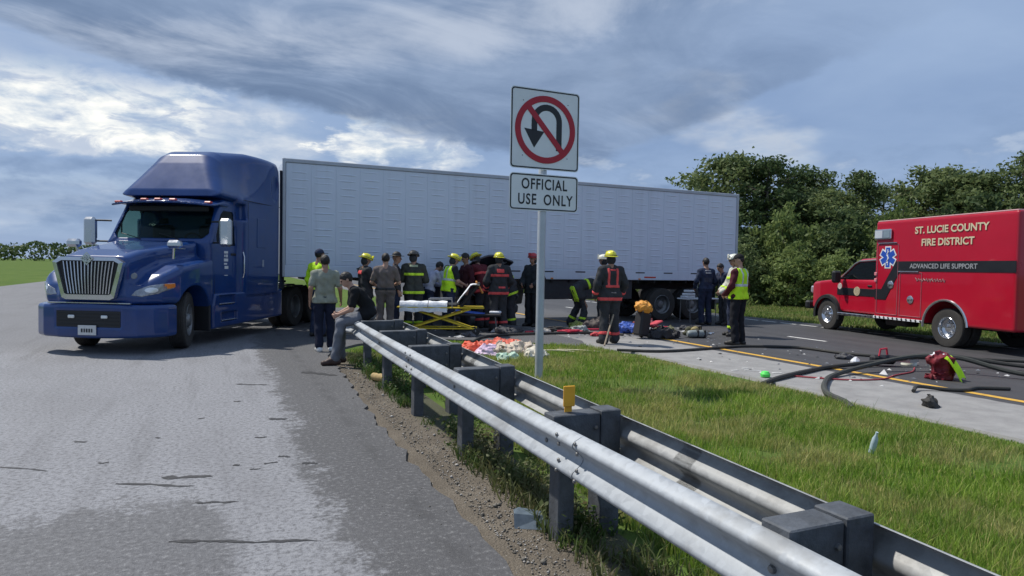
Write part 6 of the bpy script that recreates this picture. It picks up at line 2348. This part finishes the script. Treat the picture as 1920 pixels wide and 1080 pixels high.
# sprung tailgate and an open, bent door
def gate_f(p):
    a = R(-30)
    x, z = (p[0] - .05) * math.cos(a) + (p[2] - 1.72) * math.sin(a), -(p[0] - .05) * math.sin(a) + (p[2] - 1.72) * math.cos(a)
    z = z + .10 * (p[1] / .65) ** 2 + .05 * np.sin(p[1] * 5 + x * 4)
    return f_box([x, p[1], z], (0, 0, 0), (.36, .62, .035), .03) * .8
sdf_obj('tailgate', gate_f, (-.6, -.8, 1.2), (.7, .8, 2.2), .022, M_WRECK, wk)
MB().box((1.25, 1.32, .86), (.9, .07, .62), .03, Matrix.Rotation(R(38), 3, 'Z')).box((1.2, 1.30, 1.34), (.6, .04, .40), .02, Matrix.Rotation(R(38), 3, 'Z')).build('door', M_WRECK, wk)
MB().box((.62, -1.22, .90), (.95, .08, .72), .03, Matrix.Rotation(R(-52), 3, 'Z') @ Matrix.Rotation(R(9), 3, 'X')).box((.70, -1.16, 1.40), (.62, .04, .36), .015, Matrix.Rotation(R(-52), 3, 'Z') @ Matrix.Rotation(R(14), 3, 'X')).build('door', M_WRECK, wk)
MB().box((-.17, 0, .55), (.16, 1.70, .26), .06, Matrix.Rotation(R(5), 3, 'X')).build('bumper', pm('bumper_grey', (0.06, 0.062, 0.07), .6), wk)
for s in (1, -1):
    MB().box((-.12, s * .72, .88), (.06, .22, .20), .02).build('tail_lamp', M_LAMPR, wk)
    for xc in (.78, 3.35):
        wheel(wk, (xc, s * .80, .33), .33, .22, s, M_STEELW, .6, .03)
bag = sdf_obj('airbag', lambda p: f_ell(p, (.55, .55, 1.32), (.20, .26, .24)) + wob(p, .03, 14), (.2, .1, .9), (.95, 1.0, 1.7), .03, cloth('airbag', (0.42, 0.44, 0.52)), wk)
MB().box((.9, .36, .95), (.5, .5, .16), .05).box((1.1, .36, 1.25), (.14, .46, .5), .05).box((.9, -.36, .95), (.5, .5, .16), .05).box((1.1, -.36, 1.25), (.14, .46, .5), .05).build('seats', M_INT, wk)

# ------------------------------------------------------------------ stretcher
M_YFRAME = pm('stretcher_yellow', (0.62, 0.47, 0.03), 0.45, var=0.15, scale=9)
M_SHEET = cloth('white_sheet', (0.74, 0.76, 0.80))
M_PAD = pm('pad_black', (0.018, 0.018, 0.022), 0.7)
st = root('ambulance_stretcher', (4.80, 15.0, 0.0), R(-20), 'yellow-framed wheeled stretcher with white sheet and raised backrest', 'stretcher')
zt = 0.66
for s in (1, -1):
    MB().tube([(-1.0, s * .28, zt), (1.0, s * .28, zt)], .020, 6).build('side_rail', M_YFRAME, st)
    MB().tube([(-.72, s * .26, .17), (.70, s * .26, zt - .03)], .022, 6).build('cross_leg', M_YFRAME, st)
    MB().tube([(.72, s * .23, .17), (-.70, s * .23, zt - .03)], .022, 6).build('cross_leg', M_YFRAME, st)
    MB().tube([(-.82, s * .26, .17), (.84, s * .26, .17)], .018, 6).build('base_rail', M_YFRAME, st)
    MB().tube([(-.30, s * .31, zt), (-.28, s * .32, zt + .20), (.25, s * .32, zt + .20), (.27, s * .31, zt)], .013, 6).build('arm_rail', pm('rail_grey', (.3, .31, .33), .4, metal=.5), st)
    for x in (-.80, .82):
        w = MB().lathe([(.02, -.02), (.085, -.022), (.095, 0), (.085, .022), (.02, .02)], 16, Matrix.Translation((x, s * .26, .096)) @ Matrix.Rotation(R(90), 4, 'X')).build('caster', M_RUBBER, st)
        MB().tube([(x, s * .26, .17), (x, s * .29, .10)], .014, 5).build('fork', M_STEELW, w)
for x in (-1.0, 1.0, -.35, .35):
    MB().tube([(x, -.28, zt), (x, .28, zt)], .018, 6).build('cross_bar', M_YFRAME, st)
for x in (-.82, .84):
    MB().tube([(x, -.26, .17), (x, .26, .17)], .016, 6).build('cross_bar', M_YFRAME, st)
MB().box((-.28, 0, zt + .055), (1.35, .52, .08), .03).build('mattress', M_PAD, st)
MB().box((.68, 0, zt + .30), (.74, .52, .08), .03, Matrix.Rotation(R(-52), 3, 'Y')).build('backrest', M_PAD, st)


def sheet_mesh(nx, ny, fn, name, mat, parent, loc=None, rot=None, th=.012):
    """A draped cloth: fn(u, v) gives the point; closed with a little thickness."""
    top = [fn(i / (nx - 1), j / (ny - 1)) for i in range(nx) for j in range(ny)]
    bot = [(x, y, z - th) for x, y, z in top]
    n = nx * ny
    fs = []
    for i in range(nx - 1):
        for j in range(ny - 1):
            a, b, c, d = i * ny + j, (i + 1) * ny + j, (i + 1) * ny + j + 1, i * ny + j + 1
            fs += [(a, b, c, d), (n + d, n + c, n + b, n + a)]
    for i in range(nx - 1):
        fs += [(i * ny, n + i * ny, n + (i + 1) * ny, (i + 1) * ny), (i * ny + ny - 1, (i + 1) * ny + ny - 1, n + (i + 1) * ny + ny - 1, n + i * ny + ny - 1)]
    for j in range(ny - 1):
        fs += [(j, j + 1, n + j + 1, n + j), ((nx - 1) * ny + j, n + (nx - 1) * ny + j, n + (nx - 1) * ny + j + 1, (nx - 1) * ny + j + 1)]
    return MB().add(top + bot, fs, True).build(name, mat, parent, loc, rot, sharp=80)


def drape(u, v):
    x = -.95 + 1.10 * u
    y = -.40 + .80 * v
    z = zt + .125 + .012 * math.sin(x * 17 + y * 9) + .012 * math.sin(y * 23)
    if abs(y) > .27:
        z -= (abs(y) - .27) * 1.6
        y = math.copysign(.27 + (abs(y) - .27) * .35, y)
    return (x, y, z)


sheet_mesh(22, 14, drape, 'sheet', M_SHEET, st)


def drape2(u, v):
    t = u * .86
    a = R(52)
    x = .43 + t * math.cos(a) * .75 - .05
    z = zt + .12 + t * math.sin(a) * .80 + .015 * math.sin(v * 19 + u * 8)
    y = (-.33 + .66 * v)
    if u > .8:
        z -= (u - .8) * .6
        x += (u - .8) * .6
    return (x, y, z)


sheet_mesh(14, 12, drape2, 'sheet', M_SHEET, st)
MB().box((.90, .05, zt + .48), (.05, .30, .34), .02, Matrix.Rotation(R(-30), 3, 'Y')).build('strap_pack', pm('orange_pack', (.62, .25, .05), .6), st)

# low cot with a blue board beyond it
ct = root('low_cot', (5.90, 15.60, 0.0), R(-24), 'low cot with a bright blue board lying on it', 'cot')
MB().box((0, 0, .42), (1.3, .5, .07), .02).build('bed', M_PAD, ct)
MB().box((-.12, 0, .475), (.75, .44, .035), .012, Matrix.Rotation(R(6), 3, 'Y')).build('board', pm('board_blue', (.06, .15, .62), .4, var=.1), ct)
MB().box((.50, .0, .49), (.30, .36, .06), .02).build('pillow', M_SHEET, ct)
for x in (-.5, .5):
    for s in (1, -1):
        MB().tube([(x, s * .2, .40), (x * 1.1, s * .22, .02)], .016, 6).build('leg', M_STEELW, ct)

# ------------------------------------------------------------------ rescue gear on the road
def blob(name, loc, label, cat, r, mat, seed, h=.03, rough=.03, rz=0, group=None, sm=9.0):
    k = 1.0 / min(r)
    def f(p):
        q = [p[0] + seed * 1.7, p[1] - seed * 2.3, p[2] + seed]
        warp = (vnoise3(q, k * .9, 31) - .5) * min(r) * 1.1
        ridge = np.abs(vnoise3(q, k * 1.3, 32) * 2 - 1) * min(r) * .62 + np.abs(vnoise3(q, k * 3.0, 33) * 2 - 1) * min(r) * .30
        return f_ell(p, (0, 0, r[2] * .40), (r[0] * 1.05, r[1] * 1.05, r[2])) * .8 + warp * .8 + ridge - min(r) * .26
    def g(p):
        return np.maximum(f(p), -p[2])
    o = sdf_obj(name, g, (-r[0] - .1, -r[1] - .1, -.05), (r[0] + .1, r[1] + .1, r[2] * 1.6 + .1), h, mat, None, 60, 1, loc)
    o.rotation_euler = (0, 0, rz)
    return tag(o, label, cat, group)


def coil(name, loc, label, cat, mat, r0, turns, rt, seed, flat=.6):
    r = random.Random(seed)
    pts = []
    n = int(turns * 16)
    for i in range(n):
        a = i / 16 * 2 * math.pi
        rr = r0 * (1 + .25 * math.sin(a * .37 + seed)) * (.7 + .3 * r.random())
        pts.append((rr * math.cos(a), rr * flat * math.sin(a) + .05 * math.sin(a * .21), rt + (i / n) * rt * 2.2 * (1 + r.random() * .5)))
    return tag(MB().tube(catmull(pts, 2), rt, 6).build(name, mat, None, loc), label, cat)


M_HOSEK = pm('hose_black', (0.022, 0.023, 0.022), 0.75, var=0.3, scale=12, dirt=.3)
M_HOSER = pm('hose_red', (0.50, 0.02, 0.05), 0.6, var=0.2, scale=12)
coil('red_hose', (7.98, 14.45, .008), 'coiled bright red hydraulic hose on the road right of the sign pole', 'hose', M_HOSER, .30, 4, .022, 3)
coil('black_hose', (7.95, 15.05, .008), 'coiled black hose behind the red one', 'hose', M_HOSEK, .36, 3, .026, 5)
blob('blue_bag', (9.55, 14.25, .006), 'crumpled blue and white tarp bundle on the road', 'bag', (.38, .26, .16), pm('blue_cloth', (.045, .10, .38), .6, var=.9, scale=16), 2, .025)
blob('gear_bag', (9.30, 15.35, .006), 'grey-brown gear heap beside the firefighter with the pole', 'bag', (.45, .3, .20), pm('gear_drab', (.10, .08, .07), .8, var=.8, scale=9), 7, .03)
blob('trauma_bag', (10.30, 14.55, .006), 'dark red medical bag behind the black case', 'bag', (.36, .24, .20), pm('bag_red', (.16, .02, .03), .7, var=.4, scale=9), 4, .03)

# black wheeled case with an orange pack strapped on
bc = root('equipment_case', (9.12, 13.0, .004), R(12), 'upright black wheeled case with orange pack on top', 'case')
MB().box((0, 0, .34), (.34, .26, .56), .04, Matrix.Rotation(R(10), 3, 'Y')).build('shell', M_PAD, bc)
for s in (1, -1):
    MB().lathe([(.01, -.02), (.06, -.022), (.065, 0), (.06, .022), (.01, .02)], 14, Matrix.Translation((.12, s * .13, .065)) @ Matrix.Rotation(R(90), 4, 'X')).build('wheel', M_RUBBER, bc)
MB().tube([(-.08, -.09, .62), (-.04, -.09, .80), (-.04, .09, .80), (-.08, .09, .62)], .012, 6).build('pull_handle', M_STEELW, bc)
sdf_obj('pack', lambda p: f_ell(p, (.02, 0, .72), (.20, .17, .15)) * .8 + (vnoise3(p, 8, 3) - .5) * .08 + np.abs(vnoise3(p, 15, 4) * 2 - 1) * .05 - .015, (-.35, -.35, .45), (.45, .35, 1.05), .016, pm('pack_orange', (.68, .30, .04), .6, var=.25, scale=9), bc)
blob('black_duffel', (9.65, 12.92, .006), 'black duffel bag lying beside the upright case', 'bag', (.40, .24, .17), M_PAD, 11, .025, .02)
tag(MB().box((9.55, 13.10, .34), (.42, .22, .05), .02, Matrix.Rotation(R(-14), 3, 'Y') @ Matrix.Rotation(R(20), 3, 'Z')).build('red_pad', pm('pad_red', (.55, .06, .08), .6, var=.15)), 'flat red pad lying on the black duffel bag', 'pad')

# breathing apparatus cylinders
def cylinder(loc, rz, label, mat):
    o = root('air_cylinder', loc, rz, label, 'air cylinder', 'breathing apparatus on the road')
    M = Matrix.Translation((0, 0, .095)) @ Matrix.Rotation(R(90), 4, 'Y')
    MB().lathe([(0, -.27), (.05, -.265), (.085, -.22), (.09, -.15), (.09, .17), (.075, .23), (.03, .27), (.025, .31), (0, .31)], 18, M).build('tank', mat, o)
    MB().lathe([(.03, .30), (.035, .31), (.035, .36), (0, .36)], 10, M).box((.40, 0, .11), (.07, .06, .05), .01).build('valve', M_CHROME, o)
    MB().box((-.02, 0, .10), (.05, .20, .20), .02).box((.16, 0, .10), (.05, .20, .20), .02).build('strap', M_PAD, o)
    sdf_obj('harness', lambda p: f_ell(p, (-.05, .16, .09), (.26, .10, .08)) + wob(p, .02, 16), (-.45, 0, -.02), (.35, .4, .3), .022, pm('harness', (.06, .06, .03), .8, var=.8, scale=12), o)
    return o


M_TANK = pm('tank_grey', (.22, .25, .25), .45, var=.2, scale=7)
cylinder((10.55, 12.75, .006), R(-12), 'grey air cylinder lying nearest the yellow line', M_TANK)
cylinder((11.25, 13.65, .006), R(35), 'air cylinder with yellow-brown harness lying further back on the dark lane', pm('tank_tan', (.30, .24, .10), .5, var=.3))
for i, (x, y, r_, c, lab) in enumerate([(8.55, 14.95, (.22, .16, .10), (.30, .32, .30), 'pale crumpled glove heap by the boots of the bending firefighter'), (10.35, 13.75, (.30, .20, .13), (.09, .09, .04), 'olive harness heap between the cylinders'),
                                      (8.85, 15.5, (.28, .2, .12), (.22, .26, .06), 'lime trimmed gear roll near the coiled hoses'), (6.55, 14.95, (.34, .2, .12), (.05, .05, .055), 'dark folded blanket at the feet of the big firefighter')]):
    blob('gear_heap', (x, y, .006), lab, 'gear', r_, pm('gear_%d' % i, c, .7, var=.6, scale=11), i * 3 + 1, .025, .03)

# wooden pole held by the firefighter
pole_b, pole_t = Vector((7.42, 11.92, .01)), Vector((8.06, 12.42, .98))
tag(MB().tube([pole_b, pole_t], .019, 7).build('wooden_pole', pm('wood_pole', (.30, .24, .17), .7, var=.25, scale=14)), 'wooden pole slanting from the road to the firefighter hand', 'pole')


# long hoses
def hose(pts, rad, mat, label, name='fire_hose'):
    return tag(MB().tube(catmull([(x, y, rad + .006 + z) for x, y, z in pts], 8), rad, 8).build(name, mat), label, 'hose')


hose([(7.19, 11.08, 0), (8.04, 10.66, 0), (9.53, 10.80, 0), (10.3, 10.86, 0), (11.25, 10.35, 0), (11.4, 9.3, 0), (11.97, 8.6, 0), (13.2, 8.0, 0), (14.4, 6.9, 0)], .028, M_HOSEK, 'black hose lying across the yellow line behind the vest man')
hose([(7.2, 7.25, -.03), (7.75, 7.46, 0), (8.68, 7.80, 0), (9.42, 8.02, 0), (10.38, 7.98, 0.04), (10.95, 7.82, .10), (11.8, 7.6, .16), (12.6, 6.9, .05), (13.4, 5.8, 0)], .036, M_HOSEK, 'thick black hose running from the grass over the yellow line')
hose([(6.95, 5.55, -.03), (7.1, 5.80, 0), (7.38, 6.30, 0), (8.05, 6.90, 0), (8.79, 7.36, 0), (9.83, 7.56, .08), (10.75, 7.44, .20), (11.2, 7.0, .22), (11.6, 6.3, .05), (12.2, 5.2, 0)], .040, pm('hose_grey', (.045, .048, .042), .75, var=.3, scale=12), 'heavy dark grey hose curling off the shoulder into the grass')
hose([(8.2, 7.6, 0), (8.7, 7.1, 0), (9.3, 6.95, 0), (9.9, 7.15, 0), (10.5, 7.3, 0), (11.0, 7.6, 0)], .012, pm('cable_red', (.35, .05, .06), .6), 'thin red line on the pale shoulder', 'red_line')
hose([(4.9, 13.2, -.02), (5.5, 14.0, 0), (6.3, 14.3, 0), (7.3, 14.35, 0), (8.6, 14.15, 0), (9.0, 13.6, 0)], .030, M_HOSEK, 'black hose behind the debris and the sign pole')
hose([(6.9, 14.75, 0), (7.6, 14.9, 0), (8.3, 15.25, 0), (9.2, 14.9, 0), (10.6, 15.3, 0), (11.5, 15.0, 0)], .028, M_HOSER, 'red hose trailing behind the coiled hoses')

# cutting tools and debris beside the ambulance
tl2 = root('rescue_tool', (10.75, 8.02, .006), R(-25), 'black and white hydraulic spreader lying on the dark lane', 'rescue tool')
MB().box((0, 0, .11), (.42, .16, .16), .04).build('body', M_PAD, tl2)
MB().tube([(-.1, -.07, .18), (-.08, -.07, .30), (.10, .07, .30), (.12, .07, .18)], .018, 6).build('handle', M_HOSER, tl2)
for s in (1, -1):
    MB().prism([(.20, s * .02), (.42, s * .12), (.62, s * .03), (.44, s * .05)], .07, .13, 'z').build('arm', M_CHROME, tl2)
tag(MB().lathe([(0, .14), (.07, .13), (.12, .07), (.13, 0), (0, 0)], 14, Matrix.Translation((11.35, 7.95, .006))).build('white_helmet', HEL_W), 'white helmet on the lane beside the spreader', 'helmet')
tag(MB().box((10.35, 8.25, .07), (.34, .14, .13), .05, R(35)).build('white_bottle', M_SWHITE), 'white container left of the spreader', 'container')
cut = root('cutting_tool', (10.75, 7.05, .006), R(40), 'pale jawed cutter lying by the thick hoses', 'rescue tool')
MB().box((0, 0, .10), (.34, .14, .14), .03).build('body', M_FRAME, cut)
MB().prism([(.16, -.05), (.40, -.10), (.46, -.02), (.20, .02)], .07, .12, 'z').prism([(.16, .05), (.40, .12), (.46, .05), (.20, .0)], .07, .12, 'z').build('jaw', M_CHROME, cut)
# rumpled red kit bag with a lime vest thrown over it
kb = blob('red_kit_bag', (10.32, 6.72, .006), 'rumpled dark red kit bag under a lime vest at the right edge', 'bag', (.19, .16, .28), pm('kit_red', (.17, .010, .02), .65, var=.3, scale=9), 21, .022, .03)
vs_ = sheet_mesh(12, 9, lambda u, v: (-.22 + .30 * v + .06 * u, -.10 - .20 * u - .02 * math.sin(v * 9), .36 - .32 * u ** 1.3 + .03 * math.sin(v * 7 + u * 3)), 'hivis_vest', HIVIS, None, (10.30, 6.70, .006), (0, 0, R(20)))
tag(vs_, 'lime hi-vis vest thrown over the red kit bag', 'vest')
wt = blob('white_towel', (10.34, 6.74, .33), 'small white towel on top of the red kit bag', 'towel', (.15, .11, .06), M_SHEET, 23, .018, .02)
hose([(8.75, 6.05, 0), (9.0, 6.15, .03), (9.3, 6.0, 0), (9.55, 5.85, 0), (9.9, 5.9, 0), (10.3, 5.7, 0)], .026, M_HOSEK, 'short bent black hose scrap at the yellow line', 'hose_scrap')
blob('rubber_chunk', (8.05, 5.34, .006), 'small black rubber chunk on the pale shoulder', 'debris', (.10, .08, .09), M_RUBBER, 5, .014, .02, sm=22)

# wheeled frame and white supplies under the trailer tail
tb = root('supply_table', (13.75, 16.62, 0.0), R(6), 'folding table with stacked white supplies behind the jumpsuit man', 'table')
MB().box((0, 0, .74), (1.3, .55, .04), .01).build('top', M_SWHITE, tb)
for x in (-.55, .55):
    for s in (1, -1):
        MB().tube([(x, s * .2, .73), (x, s * .22, .01)], .015, 6).build('leg', M_STEELW, tb)
for i, (x, z, w) in enumerate(((-.45, .80, .36), (-.42, .88, .30), (-.40, .98, .20))):
    tag(MB().box((13.75 + x, 16.57, z), (w, .3, .07), .02, R(8 * i)).build('white_pack', M_SWHITE), ('lowest', 'middle', 'topmost')[i] + ' white pack of the stack on the folding table', 'pack', 'white packs on the table')

# debris bags on the grass
M_CREAM = pm('cream_cloth', (.52, .44, .35), .8, var=.2, scale=8)
blob('cream_blanket', (5.05, 11.35, -.03), 'crumpled cream blanket on the grass left of the sign pole', 'blanket', (.46, .30, .17), M_CREAM, 3, .022, .05, sm=12)
blob('cream_cushion', (5.22, 10.75, -.03), 'pale cream cushion nearest the sign pole', 'cushion', (.20, .16, .14), pm('pale_cream', (.62, .58, .48), .8, var=.15), 6, .018, .03, sm=14)
blob('orange_bag', (4.35, 11.75, -.03), 'bright orange-red bag on the grass by the guardrail', 'bag', (.26, .17, .14), pm('bag_orange', (.75, .10, .04), .6, var=.2), 8, .02, .03)
blob('pink_bag', (4.52, 11.35, -.03), 'pale pink and white plastic bag beside the orange bag', 'bag', (.20, .15, .17), pm('bag_pink', (.70, .52, .66), .5, var=.2), 9, .02, .03)
blob('salmon_board', (5.25, 12.55, -.02), 'flat salmon red cloth spread behind the cream blanket', 'cloth', (.55, .30, .10), pm('salmon', (.66, .14, .09), .7, var=.25), 12, .025, .03)
blob('green_wrap', (4.72, 10.75, -.03), 'small pale green wrapper heap on the grass', 'wrapper', (.22, .12, .10), pm('wrap_green', (.42, .58, .46), .6, var=.3), 14, .018, .02)
for (a, b, lab) in (((5.75, 11.55, .02), (6.25, 11.10, .03), 'pale broken stick on the grass nearest the sign pole'), ((6.10, 11.55, .02), (6.75, 10.95, .03), 'longer pale broken stick lying behind the first')):
    tag(MB().tube([a, Vector(a).lerp(Vector(b), .5) + Vector((0, 0, .01)), b], [.016, .019, .012], 6).build('stick', pm('stick_pale', (.50, .45, .30), .8)), lab, 'stick')

# litter near the camera side
lg = MB().tube([(2.02, 9.45, .035), (2.16, 9.22, .035)], [.055, .062], 12)
tag(lg.build('log_piece', [pm('log', (.42, .30, .13), .8, var=.3, scale=16)]), 'short cut piece of yellow wood on the gravel', 'log')
sh = MB()
_f = lambda x, y, z: (1.86 + (x - 1.88) * .72, 3.84 + (y - 3.84) * .72, -.028 + (z + .02) * .75)
sh.add([_f(*q) for q in [(1.70, 3.80, -.02), (2.02, 3.62, -.02), (2.08, 3.90, .02), (1.80, 4.05, .05), (1.72, 3.86, .085), (1.98, 3.74, .07), (2.02, 3.92, .05), (1.84, 4.02, .075)]],
       [(0, 1, 5, 4), (1, 2, 6, 5), (2, 3, 7, 6), (3, 0, 4, 7), (4, 5, 6, 7), (3, 2, 1, 0)])
tag(sh.build('plastic_fragment', pm('plastic_bluegrey', (.10, .13, .16), .45, var=.4, scale=12)), 'broken blue-grey plastic fragment on the gravel below the guardrail', 'debris')
tag(MB().lathe([(0, -.01), (.032, -.01), (.034, .10), (.030, .16), (.014, .20), (.014, .235), (0, .235)], 12, Matrix.Translation((5.50, 4.18, .0)) @ Matrix.Rotation(R(14), 4, 'X') @ Matrix.Scale(.85, 4)).build('water_bottle', pm('bottle_clear', (.42, .52, .58), .2, var=.2, coat=.6)), 'clear plastic water bottle standing in the grass', 'bottle')
tag(MB().lathe([(0, .10), (.05, .09), (.075, .05), (.07, .01), (.04, 0), (0, 0)], 14, Matrix.Translation((7.72, 7.72, .006))).build('green_ball', pm('ball_green', (.10, .75, .12), .5)), 'small bright green ball at the grass edge', 'ball')
for i in range(5):
    r = random.Random(40 + i)
    MB().box((8.05 + r.uniform(-.35, .45), 8.25 + r.uniform(-.3, .35), .010), (r.uniform(.10, .30), .05, .004), 0, R(r.uniform(-40, 40))).build('chalk_mark', M_WHITE, highway)


# broken glass and plastic bits scattered over the crash site
def shards():
    n = 420
    x = 4.6 + rng.random(n) * 7.2
    y = 13.2 + rng.random(n) ** 1.2 * 3.3
    near = rng.random(n) < 0.25
    x = np.where(near, 8.0 + rng.random(n) * 4.0, x)
    y = np.where(near, 6.5 + rng.random(n) * 6.0, y)
    ok = (x > 7.4) | (y > 14.3)
    x, y = x[ok], y[ok]
    n = len(x)
    s = rng.uniform(.012, .05, n) * (1 + (rng.random(n) < .08) * 1.5)
    a = rng.random(n) * 6.28
    b = np.array([(-1, -.5, 0), (1, -.7, 0), (.3, .9, 0), (-.1, .1, .55)])
    V = b[None] * s[:, None, None] * rng.uniform(.5, 1.3, (n, 4, 3))
    c, q = np.cos(a)[:, None], np.sin(a)[:, None]
    V = np.stack([V[..., 0] * c - V[..., 1] * q, V[..., 0] * q + V[..., 1] * c, V[..., 2] + .009], -1) + np.stack([x, y, 0 * x], -1)[:, None]
    f = np.array([(0, 1, 3), (1, 2, 3), (2, 0, 3)])
    F = f[None] + (np.arange(n) * 4)[:, None, None]
    mi = np.repeat(rng.integers(0, 3, n), 3)
    me = mesh_np('debris_bits', V.reshape(-1, 3), F.reshape(-1, 3), [M_BLACKP, pm('bit_white', (.5, .5, .5), .5), pm('bit_grey', (.14, .15, .17), .5)], False, mi=mi)
    tag(link('debris_bits', me), 'small broken plastic and glass bits scattered over the road', 'debris', kind='stuff')


shards()
for i, (x, y, r_, c, lab) in enumerate([(7.35, 14.75, (.20, .12, .08), (.35, .33, .30), 'small grey rag behind the sign pole'), (8.35, 13.75, (.18, .12, .07), (.45, .04, .05), 'small red strap heap left of the pole holder'),
                                        (10.0, 14.0, (.16, .12, .10), (.55, .56, .58), 'white cup-sized bundle behind the black duffel'), (9.9, 15.2, (.30, .16, .12), (.30, .22, .16), 'tan folded blanket behind the blue tarp'),
                                        (11.7, 14.6, (.22, .12, .08), (.04, .04, .045), 'black strap heap near the jumpsuit man'), (5.3, 14.45, (.16, .10, .07), (.10, .10, .11), 'dark glove pair in front of the stretcher'),
                                        (10.9, 8.9, (.20, .12, .07), (.05, .05, .055), 'black strap heap beside the spreader')]):
    blob('small_gear', (x, y, .006), lab, 'gear', r_, pm('small_gear_%d' % i, c, .7, var=.5, scale=14), i * 2 + 31, .018, .03)
